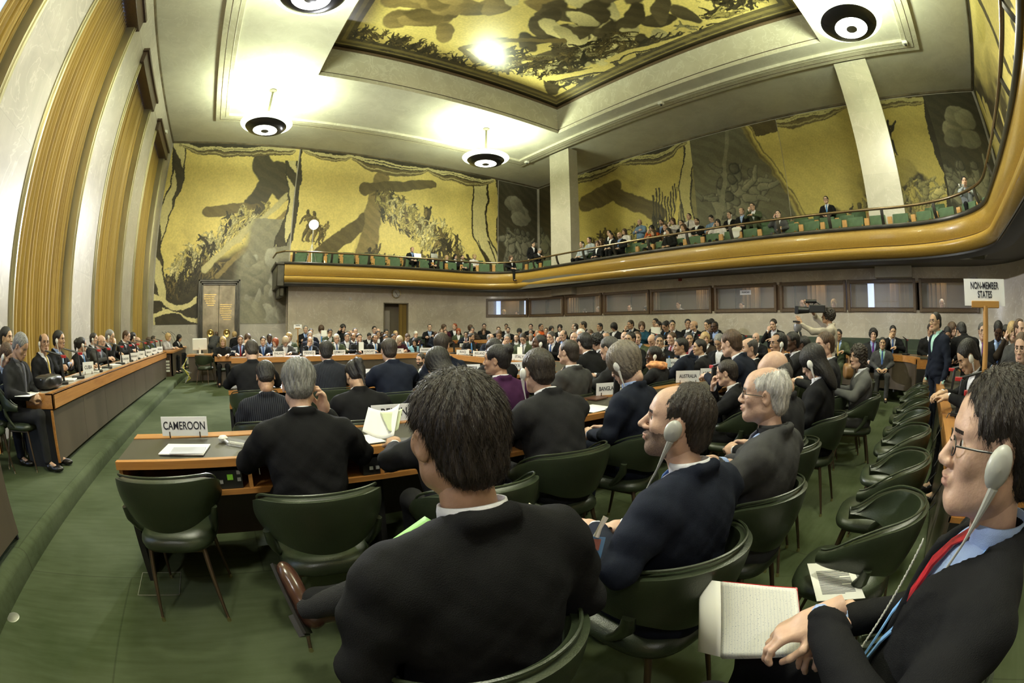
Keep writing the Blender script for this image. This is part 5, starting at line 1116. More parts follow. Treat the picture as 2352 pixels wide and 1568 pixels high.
def pose_geo(key, po=None, hh=.0062, hb=.014):
    if key in _poses: return _poses[key]
    po = po or POSES[key]; P0, T, tor, H0, HR = solve(po); G = {}
    hv, hq, hm = head_geo(hh, *po.get('face', (1, 1, 0))); hv = hv @ HR.T+H0
    # skin body: neck, trunk, arms, legs
    lo = np.array([-.42, -.35, -.02]); hi = np.array([.42, .80, 2.05 if po.get('stand') else 1.32]); b = Fld(lo, hi, hb*1.25)
    nb = tor(0, 0, .50); hn = HR @ np.array([0, -.032, -.10])+H0
    b.cap(nb, hn, .058, .054, .03); b.cap(tor(0, 0, .05), tor(0, 0, .40), .11, .10, .05); b.cap(tor(-.12, 0, .45), tor(.12, 0, .45), .05, .05, .05)
    VV, QQ, MM = [hv], [hq], [hm]; n = len(hv)
    for i, s_ in ((0, 1), (1, -1)):
        sh = tor(s_*.165, 0, .455); e = np.array(po['el'][i]); w = np.array(po['wr'][i]); b.cap(sh, e, .040, .034, .03); b.cap(e, w, .034, .024, .02)
    for hp_, kn, an in legs(po): b.cap(hp_, kn, .062, .048, .04); b.cap(kn, an, .044, .030, .03); b.cap(an, np.array(an)+[0, .12, -.05], .03, .025, .02)
    v, q = b.mesh(); VV.append(v); QQ.append(q+n); MM.append(np.zeros(len(q), int)); n += len(v)
    for i, rt in ((0, True), (1, False)):
        e = np.array(po['el'][i]); w = np.array(po['wr'][i]); v, q = hand_at(w, po['hd'][i], po['pn'][i], rt, po['cu'][i]); VV.append(v); QQ.append(q+n); MM.append(np.zeros(len(q), int)); n += len(v)
    G['body'] = npmesh('body', np.concatenate(VV), np.concatenate(QQ), np.concatenate(MM), 7)
    # jacket, in the trunk's frame
    inv = lambda p: T.T @ (np.array(p)-P0); f = Fld((-.46, -.40, -.13), (.46, .72, .98), hb)
    f.ell((0, .005, .36), (.204, .136, .17), .05, p=2.4); f.ell((0, .012, .18), (.184, .136, .16), .05, p=2.3); f.ell((0, .01, .03), (.180, .138, .11), .05, p=2.3)
    f.cap((-.172, -.014, .454), (.172, -.014, .454), .066, .066, .04); f.cap((-.11, -.024, .495), (-.03, -.028, .540), .046, .040, .04); f.cap((.11, -.024, .495), (.03, -.028, .540), .046, .040, .04)
    for i, s_ in ((0, 1), (1, -1)):
        sh = np.array([s_*.196, -.012, .438]); e = inv(po['el'][i]); w = inv(po['wr'][i]); d = w-e; w2 = e+d*(1-.032/np.linalg.norm(d))
        f.cap(sh, sh*.6+e*.4, .069, .063, .045); f.cap(sh*.6+e*.4, e, .063, .055, .03); f.cap(e, w2, .054, .040, .025)
    # folds
    X, Y, Z = f.X, f.Y, f.Z; arm = np.clip((np.abs(X)-.15)*12, 0, 1); f.F = (f.F+(.0035+.0045*arm)*sinn(X*1.0, Y*.8, Z*.9, 30)*(np.abs(f.F) < .05)+.0016*sinn(X, Y, Z, 66, 2)+.0035*np.sin(Z*70+8*Y+4*np.sin(X*14))*np.clip(.30-Z, 0, .12)*8).astype(np.float32)
    G['shirt'] = None
    # collar ring and neck opening
    f.cap((-.040, -.066, .560), (.040, -.066, .560), .017, .017, .020); f.cap((-.044, -.062, .562), (-.084, .030, .508), .016, .012, .016); f.cap((.044, -.062, .562), (.084, .030, .508), .016, .012, .016)
    f.cap((0, -.004, .48), (0, .03, .66), .064, .074, .008, 's'); f.cap((0, .02, .52), (0, .11, .60), .05, .07, .012, 's')
    zv = .20; wv = (Z-zv)*.235; vcut = np.maximum(np.abs(X)-wv, -(Y-.03)); vcut = np.where(Z > zv-.01, vcut, .05); lap = (np.abs(X) < (Z-zv)*.42+.012) & (Z > zv) & (Z < .47) & (Y > .05)
    f.F = np.where(lap, f.F-.006, f.F).astype(np.float32); f.F = np.maximum(f.F, np.minimum(-vcut, .05)).astype(np.float32)
    f.F = np.where((np.abs(X) < .003) & (Y > .05) & (Z < zv) & (Z > -.12), f.F+.010, f.F).astype(np.float32)
    v, q = f.mesh(); G['jacket'] = npmesh('jacket', v @ T.T+P0, q, None, 1)
    # shirt front and collar
    f = Fld((-.20, -.13, .10), (.20, .17, .63), .0068); f.ell((0, .018, .345), (.155, .108, .165), .05, p=2.4); f.cap((-.035, .020, .480), (.035, .020, .480), .050, .050, .05)
    f.half((0, .35, 1), .53, .004); v, q = f.mesh(); cz = [(v, q)]
    n_ = 40; cv = []; cq = []
    for a_ in range(n_):
        th = 2*PI*a_/n_; cx_, cy_ = math.sin(th), -math.cos(th); fr_ = (1-math.cos(th))/2; top_ = .583-.022*fr_-(.030*math.exp(-((th-PI)/.35)**2)); bot_ = .50-.02*fr_
        for rr_, zz_ in ((.0680+.010*fr_, bot_), (.0665+.006*fr_, top_-.012), (.0650+.004*fr_, top_), (.0605+.003*fr_, top_), (.0605+.003*fr_, bot_)): cv.append((cx_*rr_, -.012+.035*(zz_-.5)/.08*.5+cy_*rr_, zz_))
    for a_ in range(n_):
        for j_ in range(5): cq.append((a_*5+j_, a_*5+(j_+1) % 5, ((a_+1) % n_)*5+(j_+1) % 5, ((a_+1) % n_)*5+j_))
    cv = np.array(cv) @ T.T+P0; G['collar'] = npmesh('collar', cv, np.array(cq), None, 1)
    G['cuffs'] = []
    for i in (0, 1):         # cuffs
        e = inv(po['el'][i]); w = inv(po['wr'][i]); d = (w-e)/np.linalg.norm(w-e); a = w-d*.05; bb = w+d*.012
        m_ = Fld(np.minimum(a, bb)-.06, np.maximum(a, bb)+.06, .008); m_.cap(a, bb, .034, .033, .01); m_.F = np.maximum(m_.F, (d[0]*(m_.X-w[0])+d[1]*(m_.Y-w[1])+d[2]*(m_.Z-w[2]))-.010).astype(np.float32); v2, q2 = m_.mesh(); G['cuffs'].append(npmesh('cuff', v2 @ T.T+P0, q2, None, 1))
    n = 0; VV = []; QQ = []
    for v, q in cz: VV.append(v); QQ.append(q+n); n += len(v)
    G['shirt'] = npmesh('shirt', np.concatenate(VV) @ T.T+P0, np.concatenate(QQ), None, 1)
    # tie
    m_ = MB(); rows = [(.022, .530, .074, .012), (.014, .502, .104, .010), (.022, .43, .130, .008), (.028, .34, .142, .007), (.032, .24, .148, .006)]
    V = []; F = []
    for w_, z, y, d_ in rows: V += [(-w_, y-.004, z), (0, y+d_, z), (w_, y-.004, z), (0, y-.012, z)]
    for i in range(len(rows)-1):
        for j in range(4): a = i*4; F.append((a+j, a+(j+1) % 4, a+4+(j+1) % 4, a+4+j))
    G['tie'] = npmesh('tie', np.array(V) @ T.T+P0, F, None, 1, smooth=True)
    # trousers
    f = Fld((-.32, -.25, .02), (.32, .80, 1.12 if po.get('stand') else .72), hb*1.15)
    f.ell(P0+[0, -.01, .02], (.165, .13, .115), .05, p=2.3)
    for hp_, kn, an in legs(po): f.cap(hp_, kn, .086, .068, .04); an2 = np.array(an)+[0, 0, .02]; f.cap(kn, an2, .066, .054, .03)
    X, Y, Z = f.X, f.Y, f.Z; f.F = (f.F+.004*sinn(X, Y, Z, 26, 1)*(np.abs(f.F) < .05)).astype(np.float32)
    v, q = f.mesh(); G['trousers'] = npmesh('trousers', v, q, None, 1)
    G['shoes'] = []
    for hp_, kn, an in legs(po):
        a = np.array(an)
        if a[2] > .2: continue
        f = Fld((a[0]-.08, a[1]-.08, -.005), (a[0]+.08, a[1]+.25, .13), .011); f.ell((a[0], a[1]+.02, .050), (.042, .055, .045), .02); f.ell((a[0], a[1]+.13, .034), (.046, .085, .032), .03)
        f.half((0, 0, -1), -.006, .004); v, q = f.mesh(); G['shoes'].append(npmesh('shoe', v, q, None, 1))
    G['HM'] = Matrix([list(HR[0])+[H0[0]], list(HR[1])+[H0[1]], list(HR[2])+[H0[2]], [0, 0, 0, 1]]); G['H0'] = H0
    _poses[key] = G; return G
_hair = {}
def hairmesh(st):
    if st not in _hair: v, q = hair_geo(st); _hair[st] = npmesh('hair', v, q, None, 1)
    return _hair[st]
hs_me = None; gl_me = None
_hs = {}
def headset_me(sides=(-1, 1)):
    if sides not in _hs: o = headset_geo(sides).build('headset', [WHITEPL]); _hs[sides] = o.data; bpy.data.objects.remove(o)
    return _hs[sides]
def glasses_me():
    global gl_me
    if gl_me is None: o = glasses_geo().build('glasses', [BLKPL]); gl_me = o.data; bpy.data.objects.remove(o)
    return gl_me
# ---- colours
def fab(name, c, rough=.85, stripe=False):
    if name in _M: return _M[name]
    m = mat(name, c, rough, noise=.16, ns=9, bump=.25, bs=420, spec=.12)
    if stripe:
        nt, N, L, P = nodes(m); tc = N.new('ShaderNodeTexCoord'); sp = N.new('ShaderNodeSeparateXYZ'); L.new(tc.outputs['Object'], sp.inputs[0]); w = N.new('ShaderNodeMath'); w.operation = 'SINE'; mu = N.new('ShaderNodeMath'); mu.operation = 'MULTIPLY'; mu.inputs[1].default_value = 2*PI/.017; L.new(sp.outputs[0], mu.inputs[0]); L.new(mu.outputs[0], w.inputs[0])
        g_ = N.new('ShaderNodeMath'); g_.operation = 'GREATER_THAN'; g_.inputs[1].default_value = .88; L.new(w.outputs[0], g_.inputs[0]); mx = N.new('ShaderNodeMixRGB'); L.new(g_.outputs[0], mx.inputs[0]); mx.inputs[1].default_value = (*c, 1); mx.inputs[2].default_value = (*[min(1, q*3+.02) for q in c], 1); L.new(mx.outputs[0], P.inputs['Base Color'])
    return m
OUT = dict(bk=('black suit', (.0105,.0105,.0115)), ch=('charcoal suit', (.022,.022,.024)), nv=('navy suit', (.012,.015,.026)), gy=('grey suit', (.055,.055,.056)), pn=('dark pinstriped suit', (.014,.015,.020)),
  br=('brown jacket', (.085,.050,.028)), wh=('white blouse', (.60,.56,.56)), lb=('light blue jacket', (.22,.38,.46)), pu=('purple jacket', (.060,.018,.062)), ol=('olive jacket', (.055,.068,.038)),
  rd=('dark red top', (.045,.010,.018)), te=('teal top', (.02,.07,.11)), og=('orange top', (.50,.09,.02)), bs=('blue shirt', (.13,.20,.32)), tw=('grey tweed jacket', (.11,.11,.11)), kn=('black knitted top', (.012,.012,.012)),
  lg=('light grey blouse', (.30,.28,.29)), db=('dark brown suit', (.035,.026,.020)), cs=('cream shirt', (.46,.41,.34)), ls=('pale grey shirt', (.30,.33,.36)))
SHC = dict(w=(.72,.72,.76), b=(.32,.42,.68), g=(.10,.10,.11), k=(.015,.015,.015), t=(.42,.68,.60), p=(.55,.40,.48))
TIEC = dict(b=(.07,.14,.36), r=(.28,.02,.03), p=(.13,.03,.22), y=(.55,.40,.10), g=(.10,.10,.12), c=(.35,.45,.55), k=(.02,.02,.03))
HAIRC = dict(k=(.012,.010,.009), d=(.028,.020,.014), n=(.075,.042,.022), g=(.20,.195,.185), w=(.62,.60,.56), y=(.42,.29,.13), r=(.30,.065,.018), m=(.15,.125,.095), x=(.07,.065,.06), h=(.48,.38,.26))
SKIN = dict(L=(.56,.36,.26), M=(.42,.25,.155), D=(.085,.042,.024), T=(.50,.32,.20))
def skin(k):
    n = 'skin_'+k
    if n in _M: return _M[n]
    m = mat(n, SKIN[k], .48, noise=.10, ns=26, bump=.10, bs=160, spec=.4); P = m.node_tree.nodes['Principled BSDF']; P.inputs['Subsurface Weight'].default_value = .12; P.inputs['Subsurface Radius'].default_value = (.02,.008,.004); P.inputs['Subsurface Scale'].default_value = .25; return m
def hairm(k):
    n = 'hair_'+k
    if n in _M: return _M[n]
    return mat(n, HAIRC[k], .5, noise=.35, ns=60, bump=.6, bs=180, stretch=(1, 1, .25), spec=.45)
EYEW = mat('eye_white', (.62,.60,.56), .2); IRIS = mat('iris', (.03,.018,.012), .1)
LIP = dict(L=mat('lip_light', (.48,.26,.20), .45), M=mat('lip_medium', (.36,.19,.13), .45), D=mat('lip_dark', (.11,.045,.035), .45), T=mat('lip_tan', (.40,.18,.13), .45))
PEOPLE = []
def person(pose, W, heading, outfit='ch', hair='sk', ex='', label='', group=None, scale=None, floor=0.0, geo=None, hairme=None, seat_ok=True, name='person'):
    """W: world position of the head centre"""
    G = geo or pose_geo(pose); H0 = G['H0']; a = -math.radians(heading); c_, s_ = math.cos(a), math.sin(a)
    s = scale or 1.07
    if floor is not None: s = min(1.16, max(.87, (W[2]-floor)/H0[2]))
    x = W[0]-(c_*H0[0]-s_*H0[1])*s; y = W[1]-(s_*H0[0]+c_*H0[1])*s; z = W[2]-H0[2]*s
    if floor is not None and z > floor and z-floor < .02: z = floor
    r = empty(name, (x, y, z), a, label, 'person', group, s=s)
    sk = 'L'
    for q in ex.split():
        if q in SKIN: sk = q
    hk = hair[1]; br = hairm(hk) if hk not in 'w' else hairm('g'); S_ = skin(sk); mats = [S_, LIP[sk], br if hair[0] != 'h' else hairm('d'), S_, S_, EYEW, IRIS]
    exs = ex.split()
    if 'b' in exs: mats[3] = mats[4] = mat('stubble_'+sk+hk, tuple(.35*p_+.65*q_ for p_, q_ in zip(SKIN[sk], HAIRC[hk])), .8, noise=.3, ns=300, bump=.5, bs=500)
    if 'B' in exs: mats[3] = mats[4] = br
    if 'm' in exs: mats[4] = br
    place(G['body'], 'body', mats, r)
    nm, oc = OUT[outfit]; om = fab('cloth_'+outfit, oc, stripe=outfit == 'pn')
    top = {'wh': 'blouse', 'lg': 'blouse', 'bs': 'shirt', 'cs': 'shirt', 'ls': 'shirt', 'kn': 'sweater', 'rd': 'sweater', 'te': 'sweater', 'og': 'sweater'}.get(outfit, 'jacket')
    place(G['jacket'], top, om, r)
    sh = [q for q in exs if q[0] == 'S']; sc = sh[0][1] if sh else ('w' if top == 'jacket' else None)
    place(G['shirt'], 'shirt' if top != 'shirt' else 'undershirt', fab('shirt_'+sc, SHC[sc], .7) if sc else om, r)
    if top != 'sweater' or sc:
        smt = fab('shirt_'+sc, SHC[sc], .7) if sc else om; place(G['collar'], 'collar', smt, r)
        for cf in G['cuffs']: place(cf, 'cuff', smt, r)
    ti = [q for q in exs if q[0] == 't' and len(q) == 2]
    if ti: place(G['tie'], 'tie', fab('tie_'+ti[0][1], TIEC[ti[0][1]], .5), r)
    ln = [q for q in exs if q == 'ln']
    if ln: place(G['tie'], 'lanyard', fab('lanyard_blue', (.10,.28,.62), .5), r)
    place(G['trousers'], 'skirt' if 'sk' in exs else 'trousers', om if top == 'jacket' else fab('cloth_bk', OUT['bk'][1]), r)
    for s1 in G['shoes']: place(s1, 'shoe', mat('black_shoe', (.012,.010,.009), .25), r)
    if hair[0] == '0': hair = 'n'+hair[1]
    if hair[0] != '-': place(hairme or hairmesh(hair[0]), 'headscarf' if hair[0] == 'h' else 'hair', hairm(hk), r, G['HM'])
    for hk_, sd_ in (('h', (-1,)), ('i', (-1,)), ('j', (1,))):
        if hk_ in exs: place(headset_me(sd_), 'headset', WHITEPL, r, G['HM'])
    if 'g' in exs: place(glasses_me(), 'glasses', BLKPL, r, G['HM'])
    PEOPLE.append((label, r)); return r
# ================= who sits where =================
def ordn(n): return {1: 'first', 2: 'second', 3: 'third', 4: 'fourth', 5: 'fifth', 6: 'sixth', 7: 'seventh', 8: 'eighth', 9: 'ninth', 10: 'tenth', 11: 'eleventh', 12: 'twelfth'}.get(n, '%dth' % n)
PP = dict(up='arms on desk', ul='turned left', ur='turned right', wr='bent over writing', fw='leaning forward', ch='hand at face', lp='hands in lap', ld='looking down', ll='looking left', lr='looking right', cr='arms crossed', ph='hand at ear', st='standing', gd='standing arms crossed', bd='bending forward', rs='arms raised')
def where(tok):
    k, v = tok[0], tok[1:]
    if k == 'd': return dict(d=float(v))
    if k == 'Y': return dict(Y=float(v))
    if k == 'X': return dict(X=float(v))
    a, b = v.split(','); return dict(ring=(float(a), float(b)))
def rows(spec, W, heading, phrase, group=None, floor=0.0, chairs=None, scale=None, back=0):
    """W: placement token; heading number or 'ring' for turning with the horseshoe"""
    n = 0
    for ln in spec.strip().split('\n'):
        lab = None
        if '|' in ln: ln, lab = ln.split('|'); lab = lab.strip()
        t = ln.split(); px, py = float(t[0]), float(t[1]); n += 1; w = W; hd = heading; pose, out, hair = t[2:5]; ex = []
        for q in t[5:]:
            if q[0] in 'dXYR' and len(q) > 1 and (q[1].isdigit() or q[1] == '-'): w = q
            elif q[0] == 'H' and q[1:].lstrip('-').isdigit(): hd = float(q[1:])
            else: ex.append(q)
        py += back/float(w[1:]) if (back and w[0] == 'd') else 0; v = at(px, py, **where(w))
        if w[0] != 'd' or len(ln) == 0:
            d0 = math.hypot(v.x, v.y)
            for dd in (0, .3, -.3, .55, -.5, .8, -.7, 1.05):
                v2 = at(px, py, d=d0+dd)
                if all(math.hypot(v2.x-q.location.x, v2.y-q.location.y) > .52 for _, q in PEOPLE): v = v2; break
        if hd == 'ring': a = math.degrees(math.atan2(v.x-5.0, max(.01, v.y-7.5))) % 360; hd = 180+min(95, max(0, a)) if a < 200 else 180
        l = lab or ('person in %s, %s, %s from left %s' % (OUT[out][0], PP[pose], ordn(n), phrase))
        r = person(pose, v, hd, out, hair, ' '.join(ex), l, group, scale, floor)
        if chairs and not POSES[pose].get('stand'):
            a = -math.radians(hd); cx = r.location.x-math.sin(a)*.05; cy = r.location.y+math.cos(a)*.05
            if chairs == 'own': chair(cx, cy, hd, 'green leather armchair holding the '+l[:70].split(',')[0].replace('person', 'one')[:60], None, floor)
            else: chair(cx, cy, hd, 'green leather armchair under one of the delegates '+chairs, 'occupied armchairs '+chairs, floor)
# dais, faces towards the hall (+x)
rows('''
15 816 wr nv sn X-2.95 j L Sb|person in navy suit writing at the extreme left edge, white earphone
15 776 lp bk sk X-3.45 T|person in black seen only as dark hair behind the leftmost writer
48 795 ld ch sg Sg tg M|person in charcoal suit and grey shirt writing with a pen on the dais
102 787 lr bk bd j g Sw ty M|person in black suit with earphone and yellow tie beside the black bag
136 780 cr bk sk j m Sb tc M|person in black suit with moustache and light blue tie, arms crossed
188 791 ul bk pk j g Sw ln M|person in black jacket with long braid and blue lanyard on the dais
216 778 lp ch sd j X-3.5 L|person in charcoal suit seated against the pier behind the dais row
233 784 fw gy 0g g Sp tc L|person in grey suit and blue tie reading at the dais desk
253 772 ch bk sg j g tc T|person in black suit resting chin on fist at the dais
291 772 fw ch sn g tg L|person in charcoal suit leaning towards the ECUADOR sign
306 774 ll bk sk j g tr M|person in black suit and dark tie next along the dais
316 783 up nv 0g tg L|person in navy suit with folded hands past the middle of the dais
342 783 up ol ln L Sb|person in olive jacket near the far end of the dais desk
353 779 up ol sd L Sb tb|person in dark olive suit last at the dais desk
''', 'X-2.98', 96, 'on the dais', 'delegates behind the dais desk', DZ, 'on the dais')
rows('''
387 774 up lg oy d15.2 L Sw sk|person in pale grey blouse typing at the secretariat desk
412 776 fw bk lk d16.8 h T|person in black with earphones at the secretariat desk
''', 'X-2.7', 110, '', None, DZ, 'at the secretariat desk')
rows('''
497 768 bd gy 0d d18.0 D H20|person in grey suit bending forward before the bronze door
538 768 st bk oy d17.6 L H-30|person in black jacket standing before the right door leaf
512 784 up kn ly L|person in black top behind the NETHERLANDS sign
552 781 up nv sn g b Sb tr L|person in navy suit with purple tie and glasses beside the NETHERLANDS sign
569 777 ch wh on Y13.9 h L|person resting chin on folded hands behind the bald delegate
604 783 up nv sd h Sb tb L|person in navy suit and blue tie left of the orange-haired delegate
619 777 up bk sk Y13.9 D Sb|person in black suit between two delegates behind the FINLAND sign
632 786 ur br or L Sw|person in brown jacket with orange bob behind the FINLAND sign
656 784 wr gy oh L|person in grey jacket with short blonde hair looking down beside FRANCE
664 774 lp ol oy Y14.2 h L|person in olive jacket with wavy blonde hair behind the grey jacket
712 783 ch bk bg h Sb tb L|person in black suit shading the brow with one hand behind FRANCE
712 771 lp nv sg Y14.1 h L|person in navy suit partly hidden behind the FRANCE delegate
773 777 up ol sw h g Sw tb L|person with white hair in grey-green suit behind the GERMANY sign
797 774 up bk sx Y13.9 h L|person in black suit just right of the GERMANY delegate
812 773 lp bk bk Y14.2 b M|person with dark beard between GERMANY and HUNGARY
825 776 up bk sd h Sb tr L|person in black suit reading a white card behind HUNGARY
862 777 up bk rk b M ln|person in black suit with blue lanyard right of HUNGARY
886 776 up bk sk Y13.8 M|person in black mostly hidden behind the navy-suited back
904 775 up bk sk Y13.8 M|person in black left of the bowed beige headscarf
918 781 wr rd hh L|person bowed in beige headscarf and dark red top
936 775 ld ch sn Y13.8 L ln|person in charcoal suit with white lanyard behind the light blue jacket
953 785 ur lb ok M Sk|person in light blue jacket behind the INDONESIA sign
''', 'Y12.75', 180, 'along the far desk', 'delegates along the far arm of the horseshoe', 0, 'along the far desk', 1.13)
rows('''
702 756 cr bk sg Y17.3 h Sb tb L
714 763 lp nv sx g
738 756 ld wh on Y17.3 h L ln
758 764 ch ol sd g b M
788 753 ph kn lk Y17.3 L
800 768 lp bk rx b M
806 766 lp nv 0g L
816 762 lp ch rx L
848 772 ld bk sk L
860 757 lp wh sk Y17.3 h L
869 762 lp br 0n L
868 768 lp bk sk M
877 769 lp nv sk D
887 764 ch bk sk g T
909 767 lp cs sy L
955 768 ch ch sw Sb L
''', 'Y15.6', 180, 'left of doorway', 'people seated below the clock', .12, 'left of the doorway', 1.12)
rows('''
987 752 cr bk rd Sb tc L
1000 767 lp nv 0k R9.4,15.2 D
1020 752 ll rd ln L
1014 761 lp br sn g R10.4,16.4
1023 764 lp db sn R10.0,15.9
1044 750 lr bk sr Sw L
1053 761 lp ol or L R10.6,16.4
1070 768 fw nv sd g m tr R9.4,15.3
1081 753 ll gy on
1085 758 ch db sx R10.8,16.4
1112 750 lp bk sk g
1111 760 lp kn on g R10.8,16.4
1145 757 up bk sn R10.8,16.4
1144 768 up db sn R9.2,14.6
1163 750 lp bk sk
1167 758 lp bk sd b R11.0,16.4
1186 776 up ch rd g b R8.0,13.6
1193 762 ld kn ck R10.8,16.0
1219 751 cr bk sk
1219 763 lp db sx g R10.8,16.0
1219 774 up ol sg M R9.0,14.0
1233 765 lp bk 0g R10.6,15.4
1237 771 lp gy 0w R9.2,14.0
1243 751 ll og sk h M
1254 760 lp rd sn R11.0,16.2
1267 756 ll db lk
1286 753 lp bk lk h L
''', 'R12.25,17.6', 'ring', 'below the left booths', 'people on the seats below the left booth windows', .2, None, 1.12)
rows('''
1320 751 lr bk rd h tr L|person in black suit and red tie under the second booth window
1339 746 ur bk sd tb T|person in black suit looking down, tall above the left end of the bench row
1377 751 up bk sk M|person in black suit behind the paper-strewn desk left of CHILE
1410 751 ld ch ok M|person with curly dark bob behind the CHILE sign
1448 745 ch bk sd tb M|person pressing both hands to the face beside the CHILE sign
1474 749 ul te on L|person in teal top with short brown hair facing left
1505 741 lp bk sk T X12.3|person in black suit hidden behind the raised white paper
1512 748 ch ch sk T|person holding up a white paper right of the teal top
1528 749 ld kn pk ln M|person with dark ponytail bowed over the desk
1544 746 ul bk sk g T|person in black suit and glasses turned left beside the ponytail
1580 743 ul bk sk X12.3 h M|person in black suit turned left with earphone near the bald delegate
1593 746 ur bk 0x tb T|bald person in black suit at the raised outer desk
1625 746 fw bk sk T|person in black suit leaning in from the left of a group of three
1634 743 ld bk sk X12.3 T|person half hidden at the back of the group of three
1641 750 ch ch rk g D Sb|person in charcoal suit and glasses with hand at the mouth
''', 'X11.75', 270, '', 'people at the raised outer desk', RZ3, 'at the raised outer desk', 1.12)
rows('''
1776 745 ch bk sd h Sw L X11.6|person in black suit with clasped hands at the mouth, alone against the wall
1736 776 up bk 0x d9.6 Sw L|person with shaved head facing left before the lone clasped-hands person
1926 769 up ol sk Sb ty M d10.6 H268|person in dark suit with yellow tie on the right-hand bench
2006 769 lp ch ck Sb tp L d10.2 H262|person in dark suit with purple tie on the right-hand bench
2027 788 lp gy sk St tb T d9.2 H262|person in grey suit and mint shirt seated in front of the outer desk
2051 761 ch bk sk Sw tb T d11.6 H262|person in black suit with fist at chin on the right-hand bench
2138 758 ld bk rd d10.8 H255 M|person in black suit reading behind the standing bespectacled one
2176 766 ld bk sk d10.2 H262 M|person looking down beyond the standing pair at right
2188 756 ll kn ln d10.6 H262|person with long brown hair behind the dark bending back
2257 761 lp bk sx g Sw tp d8.3 H270 L|person in black suit with purple tie just left of the sign post
2293 759 ld bk sk d8.0 H278 D Sb tb|person in black suit reading right of the sign post
2312 765 ll db sk d8.6 H280 M|person in dark jacket between the reader and the blonde at right
2326 762 ph db oy d7.8 H280 L|person with blonde bob, hand at ear, near the right edge
2343 758 ll gy rn h d6.7 H285 Sb tb L|person in grey suit with headset near the right edge
''', 'X11.4', 270, '', 'people on the right-hand benches', RZ3, None)
# right side of the inner horseshoe
rows('''
1083 775 ul bk sk b Sk ln M|person in black jacket with blue lanyard behind the IRAQ sign
1127 776 ul nv bg g L|bald bespectacled person in navy suit behind the IRELAND sign
1146 768 ld bk sn R7.7,13.5 M|person in black behind the bald bespectacled one
1165 778 ch ch sg Sb L|grey-haired person resting cheek on hand behind IRELAND
1201 777 ld ol sd g Sw tg L|person in olive jacket holding papers behind the ITALY sign
1265 774 ch bk sx h g tb L|person with headset and glasses, hand at mouth, right of the braids
1238 788 ll bk vk h D d6.9 H330|person with close-cropped hair and headset seen from behind
1293 770 ch nv bx g Sb L R7.9,13.5|balding person with glasses pinching the chin
1318 776 ul nv 0x L R7.3,13|bald pink-faced person turned left
1334 770 ul ch sw L Sb R7.2,13|person with full white hair above a black-haired back
1435 775 ul bk 0x L R7.6,12
1447 779 ph bk sk g T R6.3,12
1463 776 ul ol sn Sb L R7.4,12
1497 781 ld db 0n R8.0,12
1514 784 ul bk sk h g Sw T R7.0,12
1542 777 up ch sn h Sp tr L R8.4,12
1582 779 ul nv sk Sp tr R7.6,12 T
1620 777 ul db oy L R9.0,12
1652 785 ld bk sg m g T R7.1,12
1392 775 ul bk rg M R7.6,12
1355 769 ul db ln L R9.0,13
''', 'R6.95,12.6', 'ring', 'along the horseshoe side', 'delegates on the right side of the inner horseshoe', 0, 'on the right side of the inner horseshoe', 1.1)
rows('''
966 826 ul ol sd g B d7.8 H280 L|bearded person with glasses facing left inside the horseshoe
''', 'd7.8', 280, '', None, 0, 'inside the horseshoe')
# near arm of the inner horseshoe, seen from behind
rows('''
578 803 wr bk bd d5.55|balding person in black suit at the left end of the inner desk
749 803 fw pn rk d5.5|broad person in pinstriped suit at the inner desk before GERMANY
893 800 fw nv sd d5.1|person in navy suit before the HUNGARY sign, seen from behind
1015 786 lr nv sd d5.3 L|person in navy suit turning right, showing one ear
1133 798 up bk sk d5.3 D|person hidden behind the purple jacket
1341 784 fw bk sk d6.1|person in black suit seen from behind before the white-haired one
1369 782 ld bk ck d8.0 H315|curly dark head bowed beyond the grey-black haired one
1398 795 fw ch sx d5.3 H-20|person with grey-black hair left of the sandy-haired one
1501 812 ul ch ak i g D d6.0 H-10|person with dark braids, headset and orange scarf
1563 792 ul nv sk d6.8 M H-12|person in navy suit above the AUSTRALIA sign
1606 794 ul ch sk d7.2 T H-12 Sw|person in dark grey suit looking down beside the navy suit
1678 783 fw nv sn d5.1 H-5 L|curly reddish-haired person in navy suit with clasped hands
1719 795 ul bk bx d5.6 L H-12|bald-crowned person in black bending to the left
1787 784 ul bk rk i g d5.9 M H-10|person in black suit with headset behind the two bald heads
1818 781 ul ch sk g D d6.6 H-12|person in charcoal suit and gold glasses right of the headset wearer
1843 788 lp bk sk d7.2 D H-10|dark round head between the charcoal suit and the young brown-haired one
1893 787 ul ch sn d5.2 L H-8|young brown-haired person in dark suit below the raised video camera
''', 'd5', 0, '', 'delegates seen from behind at the near arm of the inner desk', 0, 'along the near arm of the inner desk', None, 26)
rows('''
610 858 ld pn sk d3.6 M|young person in pinstriped suit with bowed head
816 855 wr bk pk d3.7 T|person with ponytail and beige hair tie in black jacket
1005 830 wr bk lk d3.8 T|long dark hair just above the foremost head
1140 820 ul pu uk d3.75 M|person with pinned-up dark hair in purple jacket
1305 803 lp gy vd d4.6 L H-8|person with shaved hair and glasses in grey suit
1866 824 ld bk lk i d3.9 L|person with dark hair and headset looking down in black
1970 814 ul tw zd g d5.2 L H-14|person with long curly hair and glasses in grey tweed
1777 845 ld ch 0x d2.85 L|bald crown behind the grey-haired glasses wearer
''', 'd4', 0, '', 'advisers seen from behind', 0, 'in the adviser rows', None, 26)
rows('''
1234 842 fw ch sd i d2.75|person in dark grey suit with headset, hair parted, seen from behind
1432 826 ld nv om i d3.1 L H-12 Sb|person with sandy grey hair and headset beside the BANGLADESH sign
1668 850 ch bk sd d4.2 L H-15 Sw|person propping a dark head on a white-cuffed hand
''', 'd3', 0, '', 'delegates seen from behind at the outer desk', 0, 'at the outer desk', None, 26)
